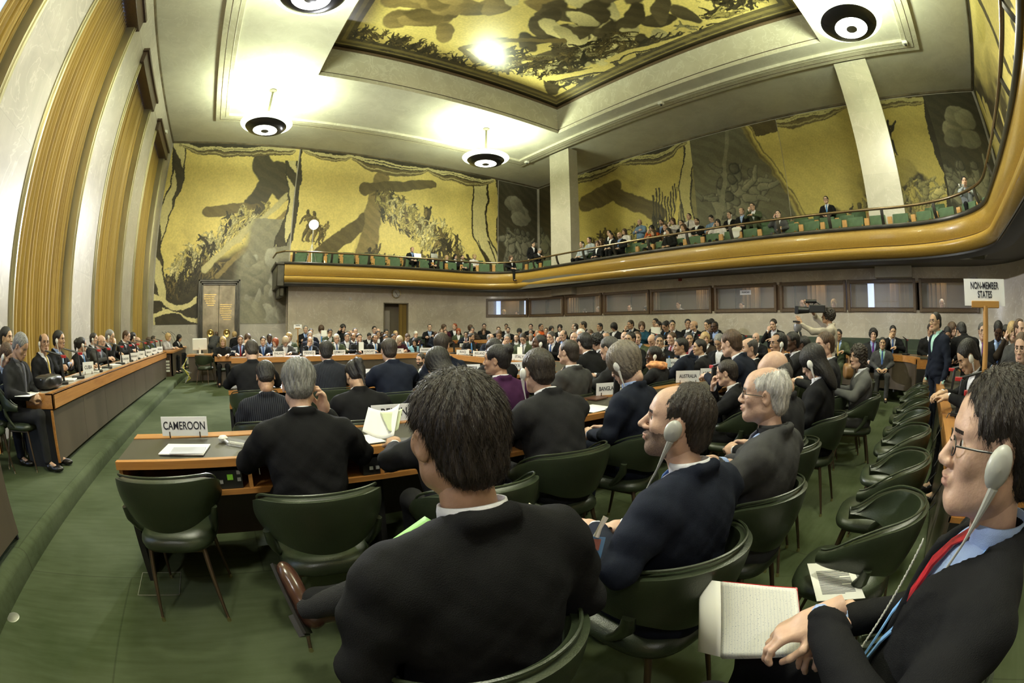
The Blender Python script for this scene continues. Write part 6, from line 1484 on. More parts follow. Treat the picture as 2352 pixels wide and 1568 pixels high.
# standing people
for ln in ('''2148 738 st nv vk d7.1 H330 g T St|person in navy suit and glasses standing at the end of the desk''',
           '''2208 762 bd bk sk d7.6 H75 M|person in black suit bending over with the back turned at right'''):
    rows(ln, 'd7', 0, '', None, None, None, 1.07)
v = at(2222, 818, d=4.5); person('wr', v, 350, 'bk', 'sk', 'h T', 'person in black writing at the desk behind the NON-MEMBER STATES post', None, None, 0.0); chair(v.x, v.y-.45, 350, 'green leather armchair under the writer by the NON-MEMBER STATES post')
v = at(2346, 800, d=5.0); person('up', v, 300, 'nv', 'sn', 'g L Sw tr', 'person with glasses cut by the right edge beyond the post sign', None, None, 0.0); chair(v.x+.25, v.y-.2, 320, 'green leather armchair under the person cut by the right edge')
# gallery
rows('''
947 573 lp bk rn Sb tb
993 585 lp bk lk
1026 592 lp bk ly
1046 589 lp bk lk Y18.5
1062 591 lp bk sd b Sw
1090 589 lp wh oy Y18.4
1174 592 lp bk ln d20.0
1225 561 st bk sk d21.0 H190
1240 576 wr bk sg Sw d20.4
''', 'Y18.2', 180, 'in the far gallery', 'spectators in the far gallery', None, None, .93)
rows('''
1336 561 lp ls sd h
1353 551 lp ls sd X13.1
1372 560 ll bk ln
1380 555 lp kn ln X13.1
1399 535 lp bk sk X14.0
1403 541 lp bk sd X13.2
1423 540 lp bk 0n b Sb tb
1434 532 lp wh ln X14.0
1469 510 gd bs 0n X14.4
1497 525 ch og lk X13.3
1500 534 lp kn ln
1519 511 lp ch sd b Sb tb X13.3
1528 522 lp br sn X13.2
1535 532 lp kn lk
1545 508 ch wh ln X13.3
1565 513 lp bk sd X14.0
1569 523 lp wh cn
1582 497 lp wh sd X14.0 tk
1600 509 lp bk sd b X13.3
1633 502 ld bs sk X13.3
1648 512 ph wh lk
1675 494 lp bk sd X13.3 h
1703 485 lp bk rn X13.3 Sb
1728 474 ch ol sd g X13.4
1787 492 ph gy sk
1897 459 lp bk sk g X14.0 ln
2215 416 ch ls pk X11.9
''', 'X12.55', 270, 'in the right-hand gallery', 'spectators in the right-hand gallery', None, None, 1.0)
# interpreters behind the booth glass
for i, (px, py, out, hair) in enumerate(((1157, 717, 'wh', 'oy'), (1187, 721, 'ch', 'sk'), (1343, 716, 'wh', 'ok'), (1374, 711, 'wh', 'sg'), (1446, 707, 'ls', 'rd'), (1483, 711, 'kn', 'ok'), (1558, 700, 'ls', 'sd'), (1703, 702, 'kn', 'sd'), (1842, 697, 'wh', '0n'), (1915, 697, 'wh', 'oy'), (2163, 697, 'wh', 'sw'))):
    th = math.atan2(ray(px, py).x, ray(px, py).y); best = min(((abs(math.atan2(q.x, q.y)-th), j) for j, q in enumerate(FINE) if q.y > -2.6)); q = FINE[best[1]]; d_ = math.hypot(q.x, q.y)+.95
    v = at(px, py, d=d_); hd = 270 if px > 1215 else 235
    person('up', v, hd, out, hair, 'L h', 'interpreter in %s behind the booth glass, %s from the left' % (OUT[out][0], ordn(i+1)), 'interpreters in the booths', 1.0, None)
# ================= the closest people and the things around them =================
def strands(mesh, n, L_, w_, seed=1, flow=(0, -.055, .115), lift=.35, cut=None, jit=.09):
    """adds thin tapered hair strands to a copy of a hair mesh"""
    nv = len(mesh.vertices); co = np.zeros(nv*3, np.float32); mesh.vertices.foreach_get('co', co); co = co.reshape(-1, 3); no = np.zeros(nv*3, np.float32); mesh.vertices.foreach_get('normal', no); no = no.reshape(-1, 3)
    r = np.random.RandomState(seed); ok = np.where(co[:, 2] > (cut if cut is not None else -9))[0]; i = ok[r.randint(0, len(ok), n)]; p = co[i]+r.normal(0, .0015, (n, 3)); N_ = no[i]
    d = p-np.array(flow); d -= N_*(d*N_).sum(1)[:, None]; d /= np.linalg.norm(d, axis=1)[:, None]+1e-6; d += r.normal(0, jit, (n, 3)); d[:, 2] -= .15; d -= N_*(d*N_).sum(1)[:, None]; d /= np.linalg.norm(d, axis=1)[:, None]+1e-6
    L_ = L_*r.uniform(.5, 1.3, n)[:, None]; side = np.cross(d, N_)*w_; V = []; 
    a = p-N_*.001; b = p+d*L_*.5+N_*lift*.006; c = p+d*L_+N_*lift*.006*r.uniform(-.3, 1.6, n)[:, None]
    V = np.stack([a-side, a+side, b+side*.9, b-side*.9, c], 1).reshape(-1, 3); k = np.arange(n)[:, None]*5
    Q = np.concatenate([k+np.array([[0, 1, 2, 3]]), k+np.array([[3, 2, 4, 4]])])
    me = mesh; f0 = [tuple(q.vertices) for q in me.polygons]; F = f0+[tuple(q+nv) for q in (k+np.array([[0, 1, 2, 3]])).tolist()] if False else None
    fl = np.zeros(len(me.loops), np.int32); me.loops.foreach_get('vertex_index', fl)
    faces = [tuple(x) for x in fl.reshape(-1, 4)] if len(fl) == 4*len(me.polygons) else [tuple(q.vertices) for q in me.polygons]
    kk = (k+nv); faces += [(a_, a_+1, a_+2, a_+3) for a_ in kk[:, 0]]+[(a_+3, a_+2, a_+4) for a_ in kk[:, 0]]
    return npmesh('hair', np.concatenate([co, V]), faces, None, 1)
def fine_hair(style, n, L_=.022, w_=.0005, seed=1, h=.004, **k): v, q = hair_geo(style, h); me = npmesh('hair', v, q, None, 1); me.update(); return strands(me, n, L_, w_, seed, **k)
def cp(base, **k): d = dict(POSES[base]); d.update(k); return d
# foremost man, seen from behind, one leg crossed to the left
FP = cp('lp', lean=.05, hy=2, hp=.06, face=(1, 1, .004), legs=[((.10,.02,.52),(.02,.45,.60),(-.262,.665,.475)), ((-.10,.02,.52),(-.12,.43,.53),(-.10,.44,.09))])
FG = pose_geo('front', FP, .0035, .0085)
vf = at(1044, 1000, d=.90)
front = person('front', vf, 1, 'bk', 'sd', 'j M', 'foremost person in black suit seen from behind, dark hair thinning at the crown', None, 1.06, 0.0, FG, fine_hair('s', 17000, .022, .0005, 3, .0035, flow=(0, -.03, .12), lift=.0, cut=-.075, jit=.05))
for o in list(front.children):
    pass
# brown laced shoe and sock of the crossed leg
sh = Fld((-.14, -.10, -.06), (.14, .24, .16), .006)
sh.ell((0, .0, .045), (.042, .058, .050), .02); sh.ell((0, .10, .030), (.046, .095, .036), .03); sh.ell((0, .155, .022), (.042, .050, .028), .02); sh.cap((0, -.01, .08), (0, -.02, .13), .040, .042, .01)
sh.cap((0, -.01, .10), (0, -.02, .16), .034, .036, .004, 's'); sh.half((0, 0, -1), .002, .003)
v_, q_ = sh.mesh(); shoe = npmesh('shoe', v_, q_, None, 1); BSH = mat('brown_shoe_leather', (.060,.026,.018), .22, noise=.2, ns=14, coat=.3)
def shoe_at(px, d, yaw, roll, tilt, par, lab=None):
    W = at(*px, d=d); M = par.matrix_world.inverted() @ (Matrix.Translation(W) @ Matrix.Rotation(yaw, 4, 'Z') @ Matrix.Rotation(tilt, 4, 'X') @ Matrix.Rotation(roll, 4, 'Y') @ Matrix.Scale(1.08, 4))
    o = place(shoe, 'shoe', BSH, par, M)
    s_ = MB(); s_.sweep([(0, y, 0) for y in (-.06, .20)], [(-.044, -.008), (-.048, .004), (.048, .004), (.044, -.008)]); s_.box((-.040, -.065, -.028), (.040, .015, -.006)); s_.build('sole', BLKPL, o)
    l_ = MB()
    for k in range(4): l_.tube([(-.020, .055+.018*k, .066-.006*k), (.020, .062+.018*k, .066-.006*k)], .0022, 5)
    l_.build('shoelace', BLKPL, o); return o
bpy.context.view_layer.update()
so = shoe_at((690, 1418), 1.40, math.radians(14), math.radians(62), math.radians(46), front)
sw_ = at(700, 1400, d=1.40); kn_ = at(860, 1350, d=1.28)
so2 = MB(); inv = front.matrix_world.inverted(); so2.tube([inv @ sw_, inv @ sw_.lerp(kn_, .35), inv @ kn_], [.040, .046, .058], 16); so2.build('sock', mat('ribbed_black_sock', (.012,.012,.014), .9, bump=.6, bs=300), front)
v = at(1046, 1430, d=.86)
chair(front.location.x, front.location.y+.10, 1, 'green leather armchair under the foremost black-suited person')
# bearded balding man with headset in profile
HG = pose_geo('beard', cp('lp', lean=.02, hy=33, hp=-.12, face=(1.08, 1.05, .004), el=[(.27,.05,.76), (-.31,.0,.80)], wr=[(.08,.36,.70), (-.14,.29,.78)], hd=[(-.7,.6,-.1), (-.2,.95,.0)]), .0035, .009)
hpv = at(1556, 966, d=1.42)
hpm = person('beard', hpv, 4, 'nv', 'qd', 'b L Sw tb', 'person with short beard, thin hair and pale headset in navy pinstriped suit', None, 1.08, 0.0, HG, fine_hair('q', 6000, .012, .0004, 5, .0035, lift=.05))
chair(hpm.location.x, hpm.location.y+.07, 4, 'green leather armchair under the bearded headset wearer')
def headset_at(par, G):
    o = place(headset_me((-1,)), 'headset', GREYPL if False else mat('pale_grey_headset', (.42,.42,.38), .35), par, G['HM']); return o
headset_at(hpm, HG)
# grey-haired man with glasses
GG = pose_geo('grey', cp('cr', lean=-.04, hy=22, hp=.0, face=(1.0, 1.04, .006)), .004, .010)
gv = at(1755, 905, d=2.0)
gm = person('grey', gv, 2, 'gy', 'rw', 'g Sb tg L', 'grey-haired person with metal glasses and dark grey suit, arms folded', None, 1.08, 0.0, GG, fine_hair('b', 6000, .018, .0004, 6, .004, lift=.1))
gm.children[1].material_slots[0].material = fab('cloth_dg', (.030,.030,.031))
chair(gm.location.x, gm.location.y+.08, 2, 'green leather armchair under the grey-haired glasses wearer')
# the man at the right edge
def tp(P_, G, po, x, y, z): P0, T, tor, H0, HR = solve(po); return Vector(tor(x, y, z))
WL_, HL_ = (-.01,.285,.80), (-.55,.75,-.45); WR_, HR_ = (.075,.245,.745), (-.98,.15,-.1)
RP = cp('lp', lean=-.10, hy=3, hp=.03, face=(1.02, 1.06, .008), el=[(.27,-.02,.74), (-.31,.04,.80)], wr=[WR_, WL_], hd=[HR_, HL_], pn=[(0,-.3,-1), (0,-.3,-1)], cu=[.6, .6])
RG = pose_geo('right', RP, .0033, .0085)
rv = at(2285, 1020, d=.92)
rm = person('right', rv, 2, 'bk', 'sd', 'g L Sb', 'person in black suit with red tie and headset holding hands over a notebook', None, 1.06, 0.0, RG, fine_hair('s', 13000, .022, .00045, 8, .0035, flow=(.02, .03, .12), lift=.05, cut=-.08))
tv_ = [Vector(tp(0, 0, RP, x_, y_, z_)) for z_, y_, w_ in ((.530, .066, .022), (.505, .098, .015), (.46, .124, .022), (.38, .140, .027)) for x_ in (-w_, w_)]
tie_ = MB(); tie_.add(tv_+[q+Vector((0, -.006, 0)) for q in tv_], [(0,1,3,2), (2,3,5,4), (4,5,7,6), (8,10,11,9), (10,12,13,11), (12,14,15,13), (0,2,10,8), (2,4,12,10), (4,6,14,12), (1,9,11,3), (3,11,13,5), (5,13,15,7)]); tie_.build('tie', mat('red_striped_tie', (.36,.012,.02), .45, noise=.6, ns=40), rm)
pv_ = Fld((-.16, -.12, .10), (.16, .17, .46), .009); pv_.ell((0, .000, .345), (.166, .116, .17), .05, p=2.4); pv_.F = np.maximum(pv_.F, np.where(pv_.Z > .30, -(np.abs(pv_.X)-(pv_.Z-.36)*.42)*-1*-1, -9)*0-9).astype(np.float32) if False else pv_.F
pv_.F = np.maximum(pv_.F, (.0-(np.abs(pv_.X)-np.maximum(pv_.Z-.35, 0)*.55))+(pv_.Z < .35)*-9-(pv_.Y < 0)*9).astype(np.float32); v_, q_ = pv_.mesh(); P0_, T_, _a, _b, _c = solve(RP); place(npmesh('pullover', v_ @ T_.T+P0_, q_, None, 1), 'pullover', fab('cloth_kn', OUT['kn'][1]), rm); headset_at(rm, RG)
chair(rm.location.x, rm.location.y+.06, 2, 'green leather armchair under the notebook holder at right')
lan = MB()
for s_ in (-1, 1):
    a = [tp(0, 0, RP, s_*.066, .02, .535), tp(0, 0, RP, s_*.075, .105, .44), tp(0, 0, RP, s_*.055, .150, .30), tp(0, 0, RP, s_*.02, .165, .14)]
    V_ = []
    for q in a: V_ += [q+Vector((-.009, 0, 0)), q+Vector((.009, 0, .002)), q+Vector((.009, .004, .002)), q+Vector((-.009, .004, 0))]
    lan.add(V_, [(i*4+j, i*4+(j+1) % 4, i*4+4+(j+1) % 4, i*4+4+j) for i in range(3) for j in range(4)])
lan.build('lanyard', mat('pale_blue_lanyard', (.20,.42,.78), .6), rm)
cord = MB(); a = tp(0, 0, RP, -.02, .16, .50); b_ = tp(0, 0, RP, -.09, .19, .20); pts = []
for k in range(200): t = k/199; c_ = a.lerp(b_, t); pts.append(c_+Vector((.006*math.cos(k*.95), .004, .006*math.sin(k*.95))))
cord.tube(pts, .0018, 5); cord.build('coiled_cord', mat('pale_grey_headset', (.42,.42,.38)), rm)
# CAMEROON delegate
CG = pose_geo('cam', cp('fw', lean=.26, hy=-4, hp=.30, el=[(.30,.18,.80), (-.30,.20,.80)], wr=[(.13,.24,1.02), (-.12,.44,.82)], hd=[(-.1,-.1,1), (.7,.6,0)], pn=[(-1,-.2,0), (0,0,-1)], cu=[.6, .25]), .004, .010)
cv = at(686, 884, d=2.3)
cm_ = person('cam', cv, 2, 'bk', 'sg', 'L', 'person with grey hair in black suit seated at the CAMEROON desk, hand at the ear', None, 1.05, 0.0, CG, fine_hair('s', 9000, .018, .0005, 9, .004, lift=.1, cut=-.08))
chair(cm_.location.x, cm_.location.y-.08, 2, 'green leather armchair under the grey-haired CAMEROON delegate')
# neighbour hidden behind the foremost head, papers in hand
nbp = cp('fw', el=[(.28,.16,.82), (-.33,.20,.86)], wr=[(.10,.42,.88), (-.20,.48,.86)], hd=[(-.3,.7,.2), (.2,.8,.2)], pn=[(0,.2,-1)]*2)
NG = pose_geo('nb', nbp); nv_ = at(1015, 915, d=2.3); nb_ = person('nb', nv_, 2, 'ch', 'sk', 'M', 'person almost hidden behind the foremost head, holding open papers', None, 1.04, 0.0, NG)
chair(nb_.location.x, nb_.location.y-.08, 2, 'green leather armchair partly seen right of the foremost neck')
def sheet(name, corners, lab, cat, m=PAPER, curl=.0, n=8, parent=None, group=None):
    """a sheet given by four world corners (bilinear), gently curled, with a little thickness"""
    c = [Vector(q) for q in corners]; V = []
    nrm = (c[1]-c[0]).cross(c[3]-c[0]).normalized()
    for i in range(n+1):
        for j in range(n+1):
            u, v_ = i/n, j/n; V.append(c[0].lerp(c[1], u).lerp(c[3].lerp(c[2], u), v_)+nrm*curl*math.sin(u*PI)*(1 if v_ < 2 else 0))
    F = [(i*(n+1)+j, (i+1)*(n+1)+j, (i+1)*(n+1)+j+1, i*(n+1)+j+1) for i in range(n) for j in range(n)]
    o = place(npmesh(name, V, F), name, m, parent); s_ = o.modifiers.new('thick', 'SOLIDIFY'); s_.thickness = .0015; return tag(o, lab, cat, group) if lab else o
P3 = lambda px, py, d: at(px, py, d=d)
sheet('green_folder', [at(890, 1246, d=.98), at(976, 1186, d=1.02), at(1050, 1230, d=.90), at(960, 1290, d=.88)], 'bright green folder just visible over the foremost left shoulder', 'folder', mat('green_card', (.22,.50,.09), .6))
sheet('open_document', [P3(846, 935, 2.05), P3(918, 928, 2.0), P3(905, 1000, 1.85), P3(832, 990, 1.9)], 'large white document held open left of the foremost head', 'document', curl=.03)
sheet('document_page', [P3(872, 945, 2.02), P3(925, 938, 1.98), P3(915, 985, 1.88), P3(893, 990, 1.88)], 'pale green page of the document held open left of the foremost head', 'document', mat('pale_green_page', (.48,.52,.34), .7), curl=.01)
# papers, earphone and consoles on the CAMEROON desk
def flat(px, z, w, l, rz, lab, m=PAPER, h=.003, name='paper'):
    v = at(*px, Z=z); o = MB().box((-w/2, -l/2, 0), (w/2, l/2, h)).build(name, m); o.location = (v.x, v.y, z+.0005); o.rotation_euler = (0, 0, rz); return tag(o, lab, 'paper')
flat((425, 1033), DH, .30, .24, -.15, 'white papers lying on the CAMEROON desk', h=.006); flat((432, 1035), DH+.007, .22, .15, -.08, 'grey booklet on top of the CAMEROON papers', GREYP)
ep = empty('earphone', at(512, 1006, Z=DH+.02), .4, 'white earphone with coiled cord lying on the CAMEROON desk', 'earphone')
MB().lathe([(0, .018), (.022, .016), (.034, .004), (.030, -.012), (.016, -.02), (0, -.02)], n=20).build('ear_pad', WHITEPL, ep)
e = MB(); e.tube([(0, -.03, -.005), (.0, -.09, -.012)], [.008, .005], 8); pts = [(0.01+.010*math.cos(k*.9)+.0006*k, -.09-.0012*k, -.010+.008*math.sin(k*.9)) for k in range(120)]; e.tube(pts, .0028, 5); e.tube([pts[-1], (.06, -.34, -.01), (.05, -.42, -.10), (.06, -.40, -.14)], .003, 6); e.build('cord', WHITEPL, ep)
for x, lab in ((-.13, 'black microphone console with green key under the CAMEROON desk edge'), (.83, 'black microphone console right of the CAMEROON delegate'), (2.0, 'black microphone console below the BANGLADESH sign')):
    console(Vector((x, 2.46, 0)), Vector((1, 0, 0)), Vector((0, 1, 0)), lab)
flat((820, 1012), DH, .30, .22, .1, 'white papers at the elbow of the CAMEROON delegate'); flat((1362, 938), DH, .32, .24, .15, 'white papers on the desk below the BANGLADESH sign'); flat((1368, 915), DH, .22, .16, .2, 'brown leather folder on the desk below the BANGLADESH sign', mat('brown_folder', (.10,.045,.03), .4), h=.012, name='folder')
# desk microphones with red rings
def make_mic(lab, group):
    r = empty('desk_microphone', (0,0,0), 0, lab, 'microphone', group)
    MB().box((-.06, -.09, 0), (.06, .09, .028)).build('base', BLKPL, r, bevel=.008); MB().box((-.022, -.05, .02), (.022, -.022, .27), Matrix.Rotation(-.12, 4, 'X')).build('upright', BLKPL, r, bevel=.005)
    MB().box((-.016, -.075, .255), (.016, -.005, .285)).build('red_ring', REDPL, r, bevel=.004); MB().tube([(0, -.04, .275), (0, .20, .335)], [.013, .008], 8).build('stem', BLKPL, r); return r
mic0 = make_mic('black desk microphone with red ring', 'desk microphones'); mu_ = [0]
def mic(px, wh, hd, lab, z, group, s=1.0, zr=None):
    v = at(px[0], px[1], **wh); o = mic0 if mu_[0] == 0 else dup(mic0); mu_[0] = 1; o['label'] = lab; o['group'] = group; o.location = (v.x, v.y, z); o.rotation_euler = (0, 0, -math.radians(hd)); o.scale = (s, s, s); return o
for i, (px, lab) in enumerate(((139, 'behind the black bag'), (178, 'left of the CUBA sign'), (222, 'next past the CUBA sign'), (245, 'in front of the grey-suited reader'), (276, 'left of the ECUADOR sign'), (296, 'with its ring lit bright red'), (313, 'between two small signs'), (331, 'past the paper stack'), (345, 'second from the far end'), (357, 'third from the far end'), (368, 'last'))):
    mic((px, 830), dict(X=-2.42), 250, 'desk microphone on the dais desk, %s' % lab, .90, 'desk microphones along the dais', 1.15)
for px, lab, X_ in ((1640, 'red-ringed microphone on the near desk by the ARGENTINA sign', 2), (1418, 'red-ringed microphone beside the BANGLADESH sign', 2)):
    v = at(px, 880, d=4.6 if X_ == 2 and px > 1500 else 3.6); o = dup(mic0, (v.x, v.y, DH), 2.6, lab, None)
for px, py, w_, lab in ((1042, 805, 'R5.85,11.9', 'microphone on the inner horseshoe left of the IRAQ sign'), (1090, 815, 'R5.85,11.9', 'microphone between the IRAQ and IRELAND signs'), (822, 806, 'Y11.95', 'white-tipped microphone left of the HUNGARY sign'), (694, 812, 'Y11.95', 'microphone left of the FRANCE sign'), (965, 800, 'Y11.95', 'microphone left of the INDONESIA sign')):
    v = at(px, py, **where(w_)); dup(mic0, (v.x, v.y, DH), 3.0 if px < 1000 else 2.2, lab, 'microphones on the inner horseshoe')
for px, d_, lab in ((2165, 5.4, 'farthest of three red-ringed microphones by the NON-MEMBER STATES post'), (2190, 4.3, 'middle of three red-ringed microphones by the NON-MEMBER STATES post'), (2225, 3.3, 'nearest of three red-ringed microphones by the NON-MEMBER STATES post')):
    v = at(px, 900, d=d_); o = dup(mic0, (v.x, min(v.y, -.45), DH), 3.0, lab, 'microphones on the non-member desk'); o.scale = (1.15,)*3
for px, X_, lab in ((1504, 10.9, 'microphone before the raised white paper on the outer desk'), (1602, 10.9, 'microphone beside the bald person on the outer desk'), (1710, 10.9, 'microphone standing alone on the outer desk'), (2082, 10.6, 'microphone on the empty right-hand outer desk')):
    v = at(px, 775, X=X_); dup(mic0, (v.x, v.y, RZ3+DH), 1.2, lab, 'microphones on the outer desk')
# dais clutter
bg = empty('black_bag', at(112, 888, Z=.92), math.radians(80), 'black zipped bag lying on the near end of the dais desk', 'bag'); bg.location.z = .90
f = Fld((-.26, -.2, -.02), (.26, .2, .2), .012); f.ell((0, 0, .075), (.20, .14, .075), .03, p=4); f.F = (f.F+.004*sinn(f.X, f.Y, f.Z, 24)).astype(np.float32); v_, q_ = f.mesh(); place(npmesh('bag_body', v_, q_, None, 1), 'bag_body', BLKPL, bg)
MB().tube([(.19*math.cos(t), .135*math.sin(t), .11) for t in np.linspace(0, 2*PI, 40)[:-1]], .005, 6, close=True).build('zip', SILV, bg)
for i, (px, lab) in enumerate(((62, 'white sheets under the pen at the near end of the dais'), (160, 'white sheets beside the CUBA sign'), (215, 'open white booklet before the blue-tied reader'), (235, 'spread papers in the middle of the dais desk'), (262, 'small stack of papers left of the ECUADOR sign'), (322, 'paper stack by the fourth small sign'), (347, 'papers near the far end of the dais desk'))):
    v = at(px, 900-i*12, X=-2.5); v.z = .90; o = MB().box((-.11, -.15, 0), (.11, .15, .004+.01*(i % 3))).build('paper_stack', PAPER); o.location = v; o.rotation_euler = (0, 0, .2*i); tag(o, lab, 'paper')
chair(-3.05, 4.05, 100, 'green armchair at the near end of the dais with a shiny front leg', None, DZ); chair(-3.1, 2.2, 70, 'green armchair behind the nearest dais desk, mostly out of the picture', None, DZ)
# cables on the dais edge
cbl = MB()
for k in range(3): cbl.tube([(-2.25, 3.0-.08*k, .80), (-2.24+.03*k, 2.9, .5), (-2.20, 3.0+.05*k, .25), (-2.1-.03*k, 2.8, DZ+.01), (-2.12, 2.55, DZ+.01)], .006, 6)
tag(cbl.build('cable', BLKPL), 'black cables hanging at the end of the nearest dais desk', 'cable')
# empty chairs along the right-hand desk
for i, (x, lab) in enumerate(((1.90, 'empty green armchair with a printed page on its seat'), (2.68, 'nearest wholly empty green armchair in the row by the right-hand desk'), (3.50, 'second wholly empty green armchair by the right-hand desk'), (4.33, 'third empty green armchair by the right-hand desk'), (5.12, 'fourth empty green armchair by the right-hand desk'), (5.92, 'fifth empty green armchair by the right-hand desk'), (6.60, 'farthest empty green armchair by the right-hand desk'))):
    chair(x, .16, 2-3*(i % 3), lab)
pg = at(1918, 1333, Z=.535); o = MB().box((-.105, -.148, 0), (.105, .148, .002)).build('printed_page', PAPER); o.location = (pg.x, pg.y, .535); o.rotation_euler = (0, 0, math.radians(-62)); tag(o, 'printed page with small emblem lying on the empty green seat', 'paper')
ln_ = MB()
for k in range(22): ln_.box((-.075, .075-.0085*k, .002), (.075-(.05 if k in (6, 13, 21) else 0), .079-.0085*k, .0024))
ln_.lathe([(0, .0), (.010, .0), (.010, .0006), (0, .0006)], (0, .105, .0022), 14); ln_.build('print', INK, o)
# adviser-row chairs without an occupant built above
chair(5.85, 1.03, -6, 'empty green armchair far along the adviser row'); chair(6.62, 1.05, -10, 'empty green armchair at the far end of the adviser row'); chair(2.68, 1.02, 0, 'green leather armchair behind the grey-haired glasses wearer')
chair(-.455, 2.33, 4, 'empty green leather armchair in front of the CAMEROON sign, nearest at left')
# notebook of the right-hand man
nbk = empty('notebook', (0,0,0), 0, 'open ruled notebook with red cover held in the lap at right', 'notebook')
c4 = [P3(1655, 1335, 1.16), P3(1830, 1352, 1.08), P3(1843, 1500, .93), P3(1655, 1508, 1.0)]
def lift(c, dz): return [q+Vector((0, 0, dz)) for q in c]
nrm_ = (c4[1]-c4[0]).cross(c4[3]-c4[0]).normalized(); nrm_ = nrm_ if nrm_.z > 0 else -nrm_
ruled = bpy.data.materials.new('ruled_page'); nt, N, L, P = nodes(ruled); P.inputs['Roughness'].default_value = .8; g = N.new('ShaderNodeUVMap'); g.uv_map = 'uv'; sp = N.new('ShaderNodeSeparateXYZ'); L.new(g.outputs[0], sp.inputs[0])
mu = N.new('ShaderNodeMath'); mu.operation = 'MULTIPLY'; mu.inputs[1].default_value = 24; L.new(sp.outputs[0], mu.inputs[0]); fr_ = N.new('ShaderNodeMath'); fr_.operation = 'FRACT'; L.new(mu.outputs[0], fr_.inputs[0]); lt = N.new('ShaderNodeMath'); lt.operation = 'LESS_THAN'; lt.inputs[1].default_value = .08; L.new(fr_.outputs[0], lt.inputs[0])
mpv = N.new('ShaderNodeMapping'); mpv.inputs['Scale'].default_value = (48, 90, 1); L.new(g.outputs[0], mpv.inputs[0]); nz = N.new('ShaderNodeTexNoise'); nz.inputs['Scale'].default_value = 1; nz.inputs['Detail'].default_value = 2; L.new(mpv.outputs[0], nz.inputs['Vector']); gt = N.new('ShaderNodeMath'); gt.operation = 'GREATER_THAN'; gt.inputs[1].default_value = .66; L.new(nz.outputs['Fac'], gt.inputs[0])
m1 = N.new('ShaderNodeMixRGB'); L.new(lt.outputs[0], m1.inputs[0]); m1.inputs[1].default_value = (.74,.73,.68,1); m1.inputs[2].default_value = (.50,.52,.58,1); m2 = N.new('ShaderNodeMixRGB'); L.new(gt.outputs[0], m2.inputs[0]); L.new(m1.outputs[0], m2.inputs[1]); m2.inputs[2].default_value = (.22,.24,.34,1); L.new(m2.outputs[0], P.inputs['Base Color'])
def leafmesh(c, n=16, bulge=.012, sag=0.0):
    V = []; UV = []
    for i in range(n+1):
        for j in range(n+1): u, v_ = i/n, j/n; V.append(c[0].lerp(c[1], u).lerp(c[3].lerp(c[2], u), v_)+nrm_*(bulge*math.sin(min(1, u*1.6)*PI*.75)-sag*u*u)); UV.append((u, v_))
    F = [(i*(n+1)+j, (i+1)*(n+1)+j, (i+1)*(n+1)+j+1, i*(n+1)+j+1) for i in range(n) for j in range(n)]
    me = npmesh('page', V, F); uv = me.uv_layers.new(name='uv')
    for li, l_ in enumerate(me.loops): uv.data[li].uv = UV[l_.vertex_index]
    return me
for k in range(5): o = place(leafmesh([q-nrm_*.0028*k+(c4[3]-c4[0]).normalized()*.0016*k for q in c4], bulge=.014-.001*k), 'page', ruled, nbk); s_ = o.modifiers.new('t', 'SOLIDIFY'); s_.thickness = .0012
ccv = [q-nrm_*.017+(c4[3]-c4[0]).normalized()*(.004 if i > 1 else -.004) for i, q in enumerate(c4)]; o = place(leafmesh(ccv, bulge=.012), 'cover', mat('red_cover', (.42,.012,.025), .35), nbk); o.modifiers.new('t', 'SOLIDIFY').thickness = .003
cb = [P3(1600, 1335, .92), P3(1652, 1327, .87), P3(1652, 1500, .77), P3(1600, 1455, .86)]
hp_ = MB(); n = 12; V_ = []
for i in range(n+1):
    t = i/n*PI*.9; a0, a1 = c4[0], c4[3]; out = ((c4[0]-c4[1]).normalized()); 
    for q in (a0, a1): V_.append(q+out*(.085*math.sin(t))-nrm_*(.022*(1-math.cos(t))+.001))
F_ = [(2*i, 2*i+1, 2*i+3, 2*i+2) for i in range(n)]
o = place(npmesh('folded_page', V_, F_), 'folded_page', PAPER, nbk); o.modifiers.new('t', 'SOLIDIFY').thickness = .004
# pens
pen = empty('pen', P3(1862, 1480, .88), 0, 'black pen with gold tip in the clasped hands at right', 'pen'); inv_ = pen.matrix_world
p0_, p1_ = P3(1840, 1510, .90), P3(1915, 1468, .87); pen.location = p0_
MB().tube([Vector((0,0,0)), (p1_-p0_)], [.0045, .005], 10).build('barrel', BLKPL, pen); MB().tube([(p0_-p1_).normalized()*.014, Vector((0,0,0))], [.0012, .0042], 10).build('tip', BRASS, pen)
# notepad and badge of the bearded man
sheet('notepad', [P3(1215, 1155, 1.38), P3(1345, 1215, 1.20), P3(1318, 1240, 1.12), P3(1205, 1172, 1.30)], 'cream notepad on the knee of the bearded headset wearer', 'notepad', mat('cream_pad', (.68,.66,.55), .7), curl=.006)
bd = empty('name_badge', P3(1362, 1262, 1.02), 0, 'blue photo badge clipped to the bearded wearer\'s jacket', 'badge')
vd = Vector((bd.location.x, bd.location.y, 0)).normalized(); bd.rotation_euler = (math.radians(-8), math.radians(14), math.atan2(vd.y, vd.x)-PI/2+.45)
MB().box((-.027, -.002, -.050), (.027, .002, .035)).build('holder', mat('blue_badge', (.07,.19,.40), .25, coat=.4), bd); MB().box((-.012, -.004, .0), (.014, -.002, .030)).build('photograph', mat('badge_photo', (.30,.10,.08), .4), bd); MB().box((-.020, -.004, -.034), (-.006, -.002, -.020)).build('red_emblem', REDPL, bd); MB().box((-.024, -.004, -.047), (.024, -.002, -.038)).build('white_line', PAPER, bd)
MB().tube([(0, 0, .035), (.004, 0, .06), (.014, .0, .09)], [.008, .006, .008], 8).build('clip', SILV, bd)
